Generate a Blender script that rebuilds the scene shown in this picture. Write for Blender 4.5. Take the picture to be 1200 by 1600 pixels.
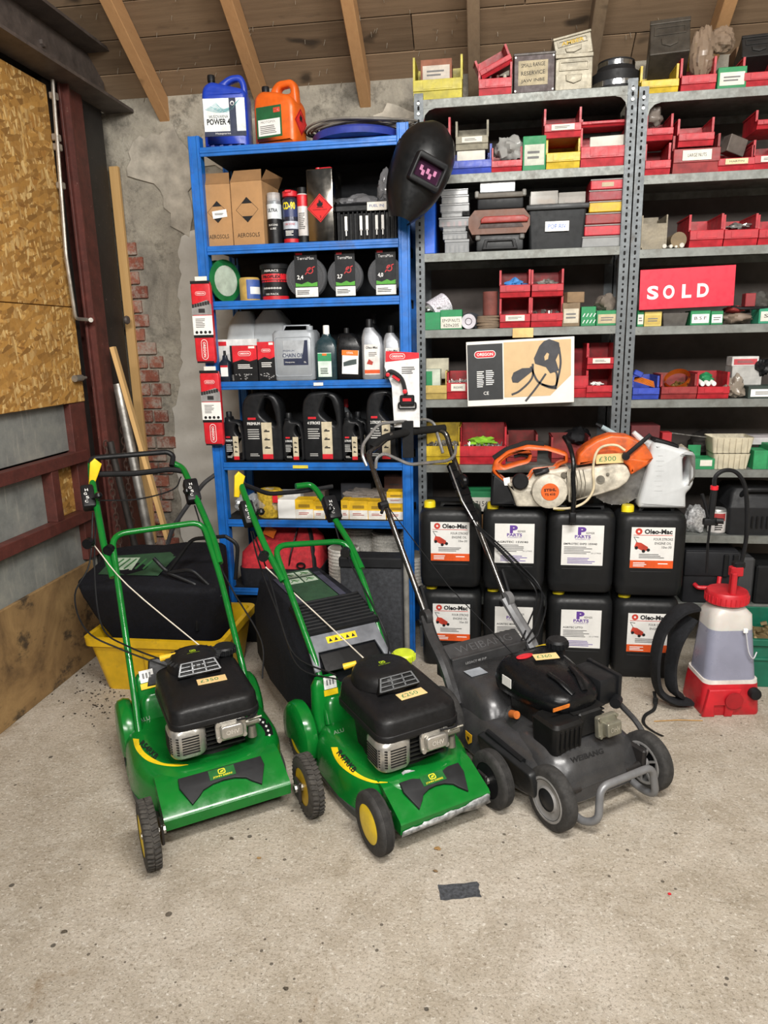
import bpy, bmesh, math, random
from mathutils import Matrix, Vector
from mathutils.bvhtree import BVHTree
for o in list(bpy.data.objects): bpy.data.objects.remove(o)
scene = bpy.context.scene
COL = scene.collection
R_ = random.Random(7)
rad = math.radians

# ---------------------------------------------------------------- camera
CAM_H = 1.53; FPX = 1115.0
PIT, YAW, ROL = rad(13.5), rad(8.25), rad(1.35)
FWD = Vector((-math.sin(YAW)*math.cos(PIT), math.cos(YAW)*math.cos(PIT), -math.sin(PIT)))
_r = Vector((math.cos(YAW), math.sin(YAW), 0)); _u = _r.cross(FWD)
RGT = _r*math.cos(ROL) - _u*math.sin(ROL)
UPV = _u*math.cos(ROL) + _r*math.sin(ROL)
CAMP = Vector((0, 0, CAM_H))
cd = bpy.data.cameras.new('camera'); cam = bpy.data.objects.new('camera', cd); COL.objects.link(cam)
cd.sensor_fit = 'VERTICAL'; cd.sensor_height = 24.0; cd.lens = FPX/1600*24.0
cd.clip_start = 0.05
m3_ = Matrix((RGT, UPV, -FWD)).transposed()
cam.matrix_world = Matrix.Translation(CAMP) @ m3_.to_4x4()
scene.camera = cam

# ---------------------------------------------------------------- world, lights, exposure
w = bpy.data.worlds.new('world'); scene.world = w; w.use_nodes = True
bg = w.node_tree.nodes['Background']; bg.inputs[0].default_value = (0.93, 0.96, 1.0, 1); bg.inputs[1].default_value = 0.13
def area(name, loc, size, power, tgt, col=(1, 0.965, 0.915)):
    l = bpy.data.lights.new(name, 'AREA'); l.shape = 'RECTANGLE'; l.size, l.size_y = size; l.energy = power; l.color = col
    o = bpy.data.objects.new(name, l); COL.objects.link(o); o.location = loc
    o.rotation_euler = (Vector(tgt)-Vector(loc)).to_track_quat('-Z', 'Y').to_euler()
area('workshop_strip_light', (0.5, 0.55, 3.35), (1.5, 0.25), 120, (0.2, 1.6, 0))
area('workshop_strip_light', (-0.4, -1.6, 3.2), (1.8, 0.4), 120, (-0.2, 3.2, 1.2))
area('workshop_strip_light', (2.2, -0.6, 3.2), (1.5, 0.3), 55, (0.2, 3.2, 1.2))
vs = scene.view_settings
vs.view_transform = 'Standard'; vs.look = 'None'; vs.gamma = 1.0; vs.use_curve_mapping = False; vs.exposure = 0.17

# ---------------------------------------------------------------- pixel helpers: a ray through the photo meets a plane of the place
def _ray(px, py): return FWD + RGT*((px-600)/FPX) - UPV*((py-800)/FPX)
def PY(px, py, Y): d = _ray(px, py); return CAMP + d*(Y/d.y)
def PX(px, py, X): d = _ray(px, py); return CAMP + d*(X/d.x)
def PJ(p): d = Vector(p)-CAMP; k = d.dot(FWD); return 600+FPX*d.dot(RGT)/k, 800-FPX*d.dot(UPV)/k
def PZ(px, py, Z=0.0): d = _ray(px, py); return CAMP + d*((Z-CAM_H)/d.z)

# ---------------------------------------------------------------- mesh helpers
def fillet(pts, r, n=4, closed=False):
    pts = [Vector(p) for p in pts]; out = []; N = len(pts)
    for i, p in enumerate(pts):
        if not closed and i in (0, N-1): out.append(p); continue
        a, b = pts[i-1]-p, pts[(i+1) % N]-p
        rr = min(r, a.length*.48, b.length*.48)
        p0, p1 = p+a.normalized()*rr, p+b.normalized()*rr
        for k in range(n+1):
            t = k/n; out.append(p0*(1-t)**2 + p*2*t*(1-t) + p1*t*t)
    return out
def spline(pts, n=6):
    pts = [Vector(p) for p in pts]; P = [pts[0]*2-pts[1]]+pts+[pts[-1]*2-pts[-2]]; out = []
    for i in range(1, len(P)-2):
        for k in range(n):
            t = k/n; a, b, c, d = P[i-1], P[i], P[i+1], P[i+2]
            out.append(.5*((2*b)+(c-a)*t+(2*a-5*b+4*c-d)*t*t+(3*b-a-3*c+d)*t**3))
    out.append(pts[-1]); return out
def rr2(w, h, r, n=4, cx=0, cy=0):
    r = min(r, w*.499, h*.499); out = []
    for sx, sy, a0 in ((1, 1, 0), (-1, 1, 90), (-1, -1, 180), (1, -1, 270)):
        for k in range(n+1):
            a = rad(a0+90*k/n); out.append((cx+sx*(w/2-r)+r*math.cos(a), cy+sy*(h/2-r)+r*math.sin(a)))
    return out
_curves = {}
def curve_mesh(key, make):
    if key not in _curves:
        cu = make(); ob = bpy.data.objects.new('tmp', cu); COL.objects.link(ob)
        me = bpy.data.meshes.new_from_object(ob)
        vv = [v.co.copy() for v in me.vertices]; ff = [tuple(p.vertices) for p in me.polygons]
        bpy.data.objects.remove(ob); bpy.data.curves.remove(cu); bpy.data.meshes.remove(me)
        _curves[key] = (vv, ff)
    return _curves[key]
def text_geo(s, bold=0.0):
    def mk():
        c = bpy.data.curves.new('t', 'FONT'); c.body = s; c.resolution_u = 5 if len(s) < 2 else 2; c.offset = bold; c.align_x = 'CENTER'; return c
    vv, ff = curve_mesh(('T', s, bold), mk)
    xs = [v.x for v in vv]; ys = [v.y for v in vv]
    return vv, ff, min(xs), max(xs), min(ys), max(ys)
class MB:
    def __init__(s): s.v = []; s.f = []; s.m = None
    def add(s, vs, fs, m=None):
        b = len(s.v); m = m if m is not None else s.m
        s.v += [tuple(m @ Vector(v)) for v in vs] if m is not None else [tuple(v) for v in vs]
        s.f += [tuple(i+b for i in f) for f in fs]; return s
    def box(s, c, d, bev=0, seg=2, m=None, tx=1, ty=1):
        x, y, z = d[0]/2, d[1]/2, d[2]/2
        vs = [(-x, -y, -z), (x, -y, -z), (x, y, -z), (-x, y, -z), (-x*tx, -y*ty, z), (x*tx, -y*ty, z), (x*tx, y*ty, z), (-x*tx, y*ty, z)]
        fs = [(3, 2, 1, 0), (4, 5, 6, 7), (0, 1, 5, 4), (1, 2, 6, 5), (2, 3, 7, 6), (3, 0, 4, 7)]
        T = Matrix.Translation(Vector(c)); T = (m @ T) if m is not None else (s.m @ T if s.m is not None else T)
        if bev:
            bm = bmesh.new(); bv = [bm.verts.new(v) for v in vs]
            for f in fs: bm.faces.new([bv[i] for i in f])
            bmesh.ops.bevel(bm, geom=bm.edges[:], offset=min(bev, x*.98, y*.98, z*.98), segments=seg, profile=.5, affect='EDGES')
            bm.verts.index_update()
            vs = [v.co.copy() for v in bm.verts]; fs = [[v.index for v in f.verts] for f in bm.faces]; bm.free()
        return s.add(vs, fs, T)
    def tube(s, pts, r, n=8, closed=False, flat=None):
        pts = [Vector(p) for p in pts]; N = len(pts)
        rs = r if isinstance(r, (list, tuple)) else [r]*N
        if s.m is not None: pass
        vs = []; fs = []; up = None
        for i, p in enumerate(pts):
            if closed: t = pts[(i+1) % N]-pts[i-1]
            else: t = pts[min(i+1, N-1)]-pts[max(i-1, 0)]
            t.normalize()
            if up is None:
                up = Vector((0, 0, 1)) if abs(t.z) < .9 else Vector((1, 0, 0))
            a = t.cross(up)
            if a.length < 1e-5: a = t.orthogonal()
            a.normalize(); b = a.cross(t); up = b
            for k in range(n):
                q = 2*math.pi*(k+.5)/n; fx = flat if flat else 1
                vs.append(p+a*(rs[i]*math.cos(q))+b*(rs[i]*fx*math.sin(q)))
        for i in range(N if closed else N-1):
            j = (i+1) % N
            for k in range(n): fs.append((i*n+k, i*n+(k+1) % n, j*n+(k+1) % n, j*n+k))
        if not closed: fs.append(tuple(range(n))[::-1]); fs.append(tuple((N-1)*n+k for k in range(n)))
        return s.add(vs, fs)
    def cyl(s, p0, p1, r0, r1=None, n=16): return s.tube([p0, p1], [r0, r0 if r1 is None else r1], n)
    def lathe(s, prof, n=24, m=None, cap=True):
        vs = []; fs = []
        for r, z in prof:
            for k in range(n): a = 2*math.pi*k/n; vs.append((r*math.cos(a), r*math.sin(a), z))
        for i in range(len(prof)-1):
            for k in range(n): fs.append((i*n+k, i*n+(k+1) % n, (i+1)*n+(k+1) % n, (i+1)*n+k))
        if cap and prof[0][0] > 1e-6: fs.append(tuple(range(n))[::-1])
        if cap and prof[-1][0] > 1e-6: fs.append(tuple((len(prof)-1)*n+k for k in range(n)))
        return s.add(vs, fs, m if m is not None else s.m)
    def loft(s, rings, caps=(1, 1), m=None):
        n = len(rings[0]); vs = [p for r in rings for p in r]; fs = []
        for i in range(len(rings)-1):
            for k in range(n): fs.append((i*n+k, i*n+(k+1) % n, (i+1)*n+(k+1) % n, (i+1)*n+k))
        if caps[0]: fs.append(tuple(range(n))[::-1])
        if caps[1]: fs.append(tuple((len(rings)-1)*n+k for k in range(n)))
        return s.add(vs, fs, m)
    def stack(s, secs, n=4, m=None):      # rounded-rectangle sections (z, w, d, r[, cx, cy])
        return s.loft([[(x, y, q[0]) for x, y in rr2(q[1], q[2], q[3], n, *(q[4:6] if len(q) > 4 else (0, 0)))] for q in secs], m=m)
    def prism(s, poly, t, m=None, y0=0.0):  # polygon in xz, extruded along +y
        n = len(poly); vs = [(x, y0, z) for x, z in poly]+[(x, y0+t, z) for x, z in poly]
        fs = [tuple(range(n)), tuple(range(2*n-1, n-1, -1))]+[(i, i+n, (i+1) % n+n, (i+1) % n) for i in range(n)]
        return s.add(vs, fs, m)
    def plate(s, outer, holes, t, bev=0.0, m=None, y0=0.0, res=2, rnd=None):  # rounded slab with holes, in xz, y0..y0+t
        loops = [outer]+list(holes)
        if rnd: loops = [[(p.x, p.y) for p in fillet([(a, b, 0) for a, b in l], rnd, 4, True)] for l in loops]
        def mk():
            c = bpy.data.curves.new('p', 'CURVE'); c.dimensions = '2D'; c.fill_mode = 'BOTH'; c.extrude = max(t/2-bev, 1e-4)
            c.bevel_depth = bev; c.bevel_resolution = res; c.offset = -bev
            for l in loops:
                sp = c.splines.new('POLY'); sp.points.add(len(l)-1); sp.use_cyclic_u = True
                for q, (a, b) in zip(sp.points, l): q.co = (a, b, 0, 1)
            return c
        vv, ff = curve_mesh(('P', str(loops), t, bev), mk)
        return s.add([(v.x, y0+t/2-v.z, v.y) for v in vv], ff, m)
    def text(s, tx, w, h, m, bold=0.0):   # lettering fitted into w x h, centred on m, facing m's +z
        vv, ff, x0, x1, y0, y1 = text_geo(tx, bold)
        sx = w/(x1-x0); sy = h/(y1-y0) if h else sx
        return s.add([((v.x-(x0+x1)/2)*sx, (v.y-(y0+y1)/2)*sy, 0) for v in vv], ff, m)
    def mesh(s, name, mat, sm=35):
        me = bpy.data.meshes.new(name); me.from_pydata(s.v, [], s.f); me.materials.append(mat)
        if sm:
            me.polygons.foreach_set('use_smooth', [True]*len(me.polygons)); me.set_sharp_from_angle(angle=rad(sm))
        me.update(); return me
    def out(s, name, mat, parent=None, sm=35, label=None, cat=None, group=None, kind=None, fix=True):
        me = s.mesh(name, mat, sm)
        if fix:
            bm = bmesh.new(); bm.from_mesh(me); bmesh.ops.remove_doubles(bm, verts=bm.verts[:], dist=1e-6)
            bmesh.ops.recalc_face_normals(bm, faces=bm.faces[:]); bm.to_mesh(me); bm.free()
        return link(name, me, parent, label, cat, group, kind)
def link(name, me, parent=None, label=None, cat=None, group=None, kind=None):
    o = bpy.data.objects.new(name, me); COL.objects.link(o)
    if parent: o.parent = parent
    return tag(o, label, cat, group, kind)
def tag(o, label=None, cat=None, group=None, kind=None):
    if label: o['label'] = label
    if cat: o['category'] = cat
    if group: o['group'] = group
    if kind: o['kind'] = kind
    return o
def thing(name, label, cat, loc=(0, 0, 0), rz=0.0, group=None):
    o = bpy.data.objects.new(name, None); o.empty_display_size = .05; COL.objects.link(o)
    o.location = loc; o.rotation_euler = (0, 0, rz); return tag(o, label, cat, group)
def FR(x, y, z, tilt=0.0, rz=0.0, rot=0.0):   # a frame for print on a front (facing -y): local x right, local y up
    return Matrix.Translation((x, y, z)) @ Matrix.Rotation(rz, 4, 'Z') @ Matrix.Rotation(rad(90)-tilt, 4, 'X') @ Matrix.Rotation(rot, 4, 'Z')
def MX(loc=(0, 0, 0), rx=0, ry=0, rz=0):
    return Matrix.Translation(loc) @ Matrix.Rotation(rad(rz), 4, 'Z') @ Matrix.Rotation(rad(ry), 4, 'Y') @ Matrix.Rotation(rad(rx), 4, 'X')

# ---------------------------------------------------------------- materials
def lin(c):
    if isinstance(c, str): c = tuple(int(c[i:i+2], 16)/255 for i in (0, 2, 4))
    return tuple((x/12.92 if x < .04045 else ((x+.055)/1.055)**2.4) for x in c)+(1,)
class N:
    def __init__(s, name):
        s.mat = bpy.data.materials.new(name); s.mat.use_nodes = True; s.t = s.mat.node_tree
        s.b = s.t.nodes['Principled BSDF']; s.tc = s.t.nodes.new('ShaderNodeTexCoord').outputs['Object']
    def n(s, typ, **kw):
        nd = s.t.nodes.new('ShaderNode'+typ)
        for k, v in kw.items(): setattr(nd, k, v)
        return nd
    def l(s, a, b): s.t.links.new(a, b)
    def noise(s, scale, detail=4, rough=.6, vec=None, sc=None, dist=0):
        nd = s.n('TexNoise'); nd.inputs['Scale'].default_value = scale; nd.inputs['Detail'].default_value = detail
        nd.inputs['Roughness'].default_value = rough; nd.inputs['Distortion'].default_value = dist
        v = vec or s.tc
        if sc:
            mp = s.n('Mapping'); mp.inputs['Scale'].default_value = sc; s.l(v, mp.inputs[0]); v = mp.outputs[0]
        s.l(v, nd.inputs['Vector']); return nd.outputs['Fac']
    def ramp(s, fac, stops, interp='LINEAR'):
        r = s.n('ValToRGB'); r.color_ramp.interpolation = interp; e = r.color_ramp.elements
        while len(e) < len(stops): e.new(.5)
        for q, (p, c) in zip(e, stops): q.position = p; q.color = lin(c) if not isinstance(c, (int, float)) else (c, c, c, 1)
        s.l(fac, r.inputs[0]); return r.outputs[0]
    def mix(s, fac, a, b, mode='MIX'):
        x = s.n('Mix', data_type='RGBA', blend_type=mode)
        for v, i in ((fac, 0), (a, 6), (b, 7)):
            if hasattr(v, 'links'): s.l(v, x.inputs[i])
            elif i == 0: x.inputs[0].default_value = v
            else: x.inputs[i].default_value = lin(v)
        return x.outputs[2]
    def col(s, c): s.l(c, s.b.inputs['Base Color']); return s
    def rough(s, v):
        if hasattr(v, 'links'): s.l(v, s.b.inputs['Roughness'])
        else: s.b.inputs['Roughness'].default_value = v
        return s
    def bump(s, h, st=.3, d=.01):
        b = s.n('Bump'); b.inputs['Strength'].default_value = st; b.inputs['Distance'].default_value = d
        s.l(h, b.inputs['Height']); s.l(b.outputs[0], s.b.inputs['Normal']); return s
def shade(c, k):
    r = tuple(int(c[i:i+2], 16)/255 for i in (0, 2, 4)); return tuple(min(1, x*k) for x in r)
_mats = {}
def mat(c, rough=.5, metal=0.0, var=.12, scale=18, bump=0.0, dirt=0.0, name=None):
    key = (c, rough, metal, var, scale, bump, dirt)
    if key in _mats: return _mats[key]
    g = N(name or 'mat_'+c)
    f = g.noise(scale)
    cc = g.ramp(f, [(.3, shade(c, 1-var)), (.7, shade(c, 1+var))])
    if dirt:
        d = g.noise(scale*.45, 8, .7); cc = g.mix(g.ramp(d, [(.62-dirt*.35, 0), (.75, 1.0 if dirt > .7 else .75)]), cc, '4a4136')
    g.col(cc); g.b.inputs['Metallic'].default_value = metal
    r2 = g.noise(scale*2.3, 3); g.rough(g.ramp(r2, [(.3, max(0, rough-.08)), (.7, min(1, rough+.1))]))
    if bump: g.bump(g.noise(scale*6, 3), bump, .004)
    if sum(shade(c, 1)) < .45 and not metal: g.b.inputs['Specular IOR Level'].default_value = .28
    _mats[key] = g.mat; return g.mat
def clear(c, alpha=.35, rough=.15, name='clear_plastic'):
    key = ('clear', c, alpha, rough)
    if key in _mats: return _mats[key]
    g = N(name); f = g.noise(12); g.col(g.ramp(f, [(.3, shade(c, .92)), (.7, shade(c, 1.06))])); g.rough(rough)
    g.b.inputs['Alpha'].default_value = alpha; _mats[key] = g.mat; return g.mat
def milky(c, trans=.35, rough=.4):
    key = ('milky', c, trans)
    if key in _mats: return _mats[key]
    g = N('milky_plastic'); f = g.noise(10); g.col(g.ramp(f, [(.3, shade(c, .95)), (.7, shade(c, 1.04))])); g.rough(rough)
    g.b.inputs['Subsurface Weight'].default_value = trans; g.b.inputs['Subsurface Radius'].default_value = (.03, .03, .03); g.b.inputs['Subsurface Scale'].default_value = .3
    _mats[key] = g.mat; return g.mat
BLACK = mat('17181a', .45, 0, .15); BLACKG = mat('101113', .28); RUBBER = mat('242424', .8, 0, .25, 30, .3)
WHITE = mat('e9e9e6', .5, 0, .03); PAPER = mat('e6e2d8', .8, 0, .05); INK = mat('1b1b1d', .6, 0, .05)
RED = mat('c8202c', .4, 0, .12); GREY = mat('8c8f92', .45, .3)
STEEL = mat('b9b7b2', .32, .9, .08, 30); CHROME = mat('d5d5d5', .15, 1.0, .04)
# ================================================================= setting
WALL_Y = 3.85; WALL_X = -1.95; ROOF_Z = 2.76; SL = .65
def m_floor():
    g = N('concrete_floor')
    big = g.noise(.8, 7, .66, dist=.3); c = g.ramp(big, [(.25, 'ab9f8e'), (.45, 'c3b8a7'), (.6, 'd0c6b8'), (.78, 'dcd4c9')])
    mid = g.noise(5, 12, .8, dist=.4); c = g.mix(g.ramp(mid, [(.44, .0), (.60, .55)]), c, 'a0937f')
    md2 = g.noise(13, 10, .8, dist=.6); c = g.mix(g.ramp(md2, [(.50, .0), (.64, .55)]), c, 'd6cfc2')
    st = g.noise(1.7, 10, .75, dist=.8); c = g.mix(g.ramp(st, [(.60, 0), (.70, .5)]), c, '85775f')
    fine = g.noise(120, 6, .8); c = g.mix(g.ramp(fine, [(.38, .75), (.48, 0)]), c, '766955')
    fl = g.noise(48, 9, .85); c = g.mix(g.ramp(fl, [(.585, 0), (.63, .85)]), c, '4f463a')
    wh = g.noise(70, 6, .8, sc=(1, 1.15, 1)); c = g.mix(g.ramp(wh, [(.56, 0), (.64, .8)]), c, 'f2ede3')
    scr = g.noise(7, 9, .85, sc=(2.2, .6, 1), dist=1.4); c = g.mix(g.ramp(scr, [(.62, 0), (.70, .55)]), c, '6b6150')
    bs = g.noise(3.1, 6, .7, sc=(1.4, .8, 1), dist=.5); c = g.mix(g.ramp(bs, [(.63, 0), (.72, .45)]), c, '8a6f48')
    for sc_, th, cc in ((11, .05, '2f2a23'), (27, .075, '4a4136'), (5, .035, '3a2f22')):
        v = g.n('TexVoronoi'); v.inputs['Scale'].default_value = sc_; g.l(g.tc, v.inputs['Vector']); se = g.n('SeparateColor'); g.l(v.outputs['Color'], se.inputs[0])
        mu = g.n('Math', operation='MULTIPLY'); g.l(se.outputs[0], mu.inputs[0]); mu.inputs[1].default_value = th*2
        lt = g.n('Math', operation='LESS_THAN'); g.l(v.outputs['Distance'], lt.inputs[0]); g.l(mu.outputs[0], lt.inputs[1])
        kp = g.n('Math', operation='GREATER_THAN'); g.l(se.outputs[1], kp.inputs[0]); kp.inputs[1].default_value = .55
        m2 = g.n('Math', operation='MULTIPLY'); g.l(lt.outputs[0], m2.inputs[0]); g.l(kp.outputs[0], m2.inputs[1]); m3 = g.n('Math', operation='MULTIPLY'); g.l(m2.outputs[0], m3.inputs[0]); m3.inputs[1].default_value = .8
        c = g.mix(m3.outputs[0], c, cc)
    g.col(c).rough(.8)
    h1 = g.noise(55, 9, .8); h2 = g.noise(9, 6, .7); ad = g.n('Math', operation='ADD'); g.l(h1, ad.inputs[0]); g.l(h2, ad.inputs[1])
    g.bump(ad.outputs[0], .9, .012); return g.mat
def m_plaster():
    g = N('old_grey_plaster'); a = g.noise(3.2, 9, .7, dist=.4)
    c = g.ramp(a, [(.3, '6b665d'), (.45, '938d81'), (.58, 'aba495'), (.75, 'c2bcaf')])
    b = g.noise(11, 8, .75); c = g.mix(g.ramp(b, [(.52, 0), (.66, .75)]), c, '5d594f')
    g.col(c).rough(.9); g.bump(g.noise(16, 10, .7), .8, .02); return g.mat
def m_white_plaster():
    g = N('white_plaster'); a = g.noise(2.2, 7, .65); c = g.ramp(a, [(.3, 'a9a49a'), (.6, 'c5c1b8')])
    b = g.noise(24, 8, .75); c = g.mix(g.ramp(b, [(.62, 0), (.74, .5)]), c, '827c71')
    g.col(c).rough(.85); g.bump(g.noise(9, 6, .6), .3, .01); return g.mat
def m_brick():
    g = N('red_brick'); inf = g.n('ObjectInfo').outputs['Random']
    c = g.ramp(inf, [(0, '7c4436'), (.5, '8f5240'), (1, '9c6350')])
    f = g.noise(26, 8, .75); c = g.mix(g.ramp(f, [(.50, 0), (.66, .8)]), c, '5a3a30')
    k = g.noise(11, 10, .8); c = g.mix(g.ramp(k, [(.46, 0), (.58, .85)]), c, 'a59c90')
    g.col(c).rough(.92); g.bump(g.noise(40, 6, .7), .7, .01); return g.mat
def m_wood(c1, c2, knots=True, sc=(1, 14, 14), name='timber'):
    g = N(name); inf = g.n('ObjectInfo').outputs['Random']
    f = g.noise(3.5, 8, .65, sc=sc, dist=.3); c = g.ramp(f, [(.3, c1), (.7, c2)])
    c = g.mix(.55, c, g.ramp(inf, [(0, shade(c1, .85)), (1, shade(c2, 1.1))]))
    if knots:
        k = g.noise(5, 2, .4, sc=(1, 2.2, 2.2)); c = g.mix(g.ramp(k, [(.68, 0), (.76, .8)]), c, shade(c1, .4))
    g.col(c).rough(.85); g.bump(f, .25, .006); return g.mat
def m_osb():
    g = N('oriented_strand_board'); c = None
    base = g.noise(4, 4, .6); c = g.ramp(base, [(.3, '9a6c2f'), (.7, 'b5833f')])
    for k, (rx, cols, scl) in enumerate(((25, ('8a6128', 'c8984e'), 62), (-40, ('94692c', 'd6ad66'), 75), (80, ('7a5120', 'cfa159'), 68), (5, ('8f6327', 'e2c283'), 85), (-70, ('7d5725', 'b98a43'), 55))):
        mp = g.n('Mapping', vector_type='TEXTURE'); mp.inputs['Rotation'].default_value = (rad(rx), 0, 0); mp.inputs['Scale'].default_value = (1, 1, 3.2); mp.inputs['Location'].default_value = (0, k*3.1, k*1.7); g.l(g.tc, mp.inputs[0])
        v = g.n('TexVoronoi'); v.inputs['Scale'].default_value = scl; g.l(mp.outputs[0], v.inputs['Vector'])
        sp_ = g.n('SeparateColor'); g.l(v.outputs['Color'], sp_.inputs[0])
        msk = g.ramp(sp_.outputs[1], [(.55, 0), (.60, .9)]); c = g.mix(msk, c, g.ramp(sp_.outputs[0], [(0, cols[0]), (1, cols[1])]))
    f = g.noise(60, 5, .7, sc=(1, 3, .8)); c = g.mix(g.ramp(f, [(.55, 0), (.7, .45)]), c, '6a4720')
    g.col(c).rough(.7); g.bump(f, .3, .003); return g.mat
def m_rust(c='5d2f28', name='maroon_painted_steel', k=.5):
    g = N(name); f = g.noise(14, 8, .7); cc = g.ramp(f, [(.3, shade(c, .7)), (.6, c), (.8, shade(c, 1.25))])
    d = g.noise(40, 6, .75); cc = g.mix(g.ramp(d, [(.62, 0), (.72, k)]), cc, '2a2320')
    e = g.noise(55, 3, .7); cc = g.mix(g.ramp(e, [(.68, 0), (.75, .5)]), cc, 'a58d7c')
    g.col(cc).rough(.55); g.bump(f, .3, .004); return g.mat
def m_sheet():
    g = N('weathered_metal_sheet'); f = g.noise(5, 9, .7); c = g.ramp(f, [(.3, '6f7270'), (.5, '8b8e8a'), (.7, 'a3a39a')])
    st = g.noise(10, 6, .7, sc=(1, 5, .5)); c = g.mix(g.ramp(st, [(.56, 0), (.72, .6)]), c, 'b9b6aa')
    r = g.noise(3, 8, .8); c = g.mix(g.ramp(r, [(.62, 0), (.76, .6)]), c, '6b5a44')
    g.col(c).rough(.55); g.b.inputs['Metallic'].default_value = .25; g.bump(f, .2, .004); return g.mat
def m_kick():
    g = N('stained_plywood'); f = g.noise(2.6, 9, .72, dist=.7); c = g.ramp(f, [(.3, '4e3b26'), (.48, '7f6440'), (.62, '96794f'), (.8, 'a98c60')])
    b = g.noise(3.4, 6, .7, sc=(1, 1.3, 2)); c = g.mix(g.ramp(b, [(.55, 0), (.64, .85)]), c, '2b241c')
    g.col(c).rough(.8); g.bump(f, .2, .004); return g.mat
M_FLOOR = m_floor(); M_PL = m_plaster(); M_WPL = m_white_plaster(); M_BRICK = m_brick()
M_BOARD = m_wood('68543f', '927a60', True, (.7, 12, 12), 'sarking_board')
M_RAFT_N = m_wood('9a7048', 'b58c60', True, (14, .8, 14), 'new_rafter'); M_RAFT_O = m_wood('6d5b47', '8c7860', True, (14, .8, 14), 'old_rafter')
M_STICK = m_wood('b98f56', 'd0ab73', False, (14, 14, .8), 'pine_batten'); M_OSB = m_osb(); M_MAROON = m_rust(); M_SHEET = m_sheet(); M_KICK = m_kick()
M_BSTEEL = m_rust('23201f', 'black_steel', .3); M_BEAM = m_rust('584f4a', 'dark_steel_beam', .5); M_GALV = mat('9a9b98', .4, .85, .15, 25, .1)

# floor
bm = MB(); bm.add([(-2.3, -3.2, 0), (3.2, -3.2, 0), (3.2, 4.0, 0), (-2.3, 4.0, 0)], [(0, 1, 2, 3)])
floor = bm.out('floor', M_FLOOR, kind='structure', sm=0); floor['label'] = 'pale worn concrete floor with dark flecks'
# back wall: mortar backing, exposed bricks, plaster coat with a ragged edge
b = MB(); b.box((.5, WALL_Y+.11, 1.5), (5.4, .2, 3.0)); wall = b.out('wall_back', M_PL, kind='structure', sm=0); wall['label'] = 'old brick wall with patchy grey and white plaster'
def brick_line(z):   # right edge of the bare brick
    return -1.785 - .03*math.sin(z*4.1) + (.0 if z < 1.3 else -.02)
brick_me = None
row = 0; z = .06
while z < 2.3:
    x = -2.02 + (0 if row % 2 else -.06)
    while x < -1.62:
        xe = min(x+.205, brick_line(z)+R_.uniform(-.03, .03))
        if xe-x > .06 and xe > -1.97 and (z < 2.05 or R_.random() < .4):
            q = MB(); q.box(((max(x, -1.97)+xe)/2, WALL_Y+.012+R_.uniform(-.003, .003), z+.033), (xe-max(x, -1.97), .04, .064), .003, 1)
            q.out('brick', M_BRICK, wall, sm=0)
        x += .218
    z += .075; row += 1
def ragged(pts, n=7, amp=.02):
    out = []
    for i, p in enumerate(pts):
        q = pts[(i+1) % len(pts)]
        n_ = max(1, min(n, int(math.hypot(q[0]-p[0], q[1]-p[1])/(amp*2.5))))
        for k in range(n_):
            t = k/n_; out.append((p[0]+(q[0]-p[0])*t+R_.uniform(-amp, amp), p[1]+(q[1]-p[1])*t+R_.uniform(-amp, amp)))
    return out
q = MB(); q.plate(ragged([(-1.78, -.05), (-1.28, -.05), (-1.28, 2.25), (-1.36, 2.22), (-1.52, 2.12), (-1.62, 2.1), (-1.66, 1.75), (-1.68, 1.40), (-1.76, 1.1), (-1.76, .5)], 11, .014), [], .008, .002, y0=WALL_Y-.001)
q.out('plaster_patch', M_WPL, wall, sm=30)
q = MB(); q.plate(ragged([(-1.88, 2.40), (-1.74, 2.36), (-1.66, 2.16), (-1.56, 2.1), (-1.53, 2.5), (-1.6, 2.62), (-1.85, 2.58)], 8, .016), [], .012, .004, y0=WALL_Y-.003)
q.out('plaster_patch', mat('a8a194', .9, 0, .2, 9, .5), wall, sm=30)
q = MB(); q.plate(ragged([(-1.5, 2.45), (-1.28, 2.4), (-.95, 2.45), (-.9, 2.66), (-1.2, 2.64), (-1.42, 2.68)], 8, .016), [], .010, .003, y0=WALL_Y-.002)
q.out('plaster_patch', mat('b3ab9b', .9, 0, .2, 9, .5), wall, sm=30)
q = MB(); q.plate(ragged([(-.58, 2.4), (-.3, 2.4), (-.33, 2.62), (-.5, 2.66), (-.56, 2.6)], 8, .016), [], .010, .003, y0=WALL_Y-.002)
q.out('plaster_patch', mat('b8b1a3', .9, 0, .2, 9, .5), wall, sm=30)
# roof: sarking boards on rafters, falling towards the back wall
ang = math.atan(SL)
b = MB(); L = 7.2
b.m = Matrix.Translation((0.5, WALL_Y+.15, ROOF_Z-.15*SL)) @ Matrix.Rotation(-ang, 4, 'X')
b.box((0, -L/2, .06), (5.6, L, .04)); ceil = b.out('ceiling', mat('2b241d', .9), kind='structure', sm=0); ceil['label'] = 'sloping boarded roof on timber rafters'
TR = b.m
s = -.2; i = 0
while s < 2.6:
    wd = .172
    for x0, x1 in ((-2.3, -.35+.5*(i % 3)), (-.35+.5*(i % 3)+.004, 3.3)):
        q = MB(); q.m = TR; q.box(((x0+x1)/2-.5, -s-wd/2, .025+R_.uniform(-.003, .003)), (x1-x0, wd-.005, .024), .002, 1); q.out('roof_board', M_BOARD, ceil, sm=0)
    s += wd; i += 1
q = MB(); q.m = TR; q.box((0, -2.6-2.3, .025), (5.6, 4.6, .024)); q.out('roof_board', M_BOARD, ceil, sm=0)
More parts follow.
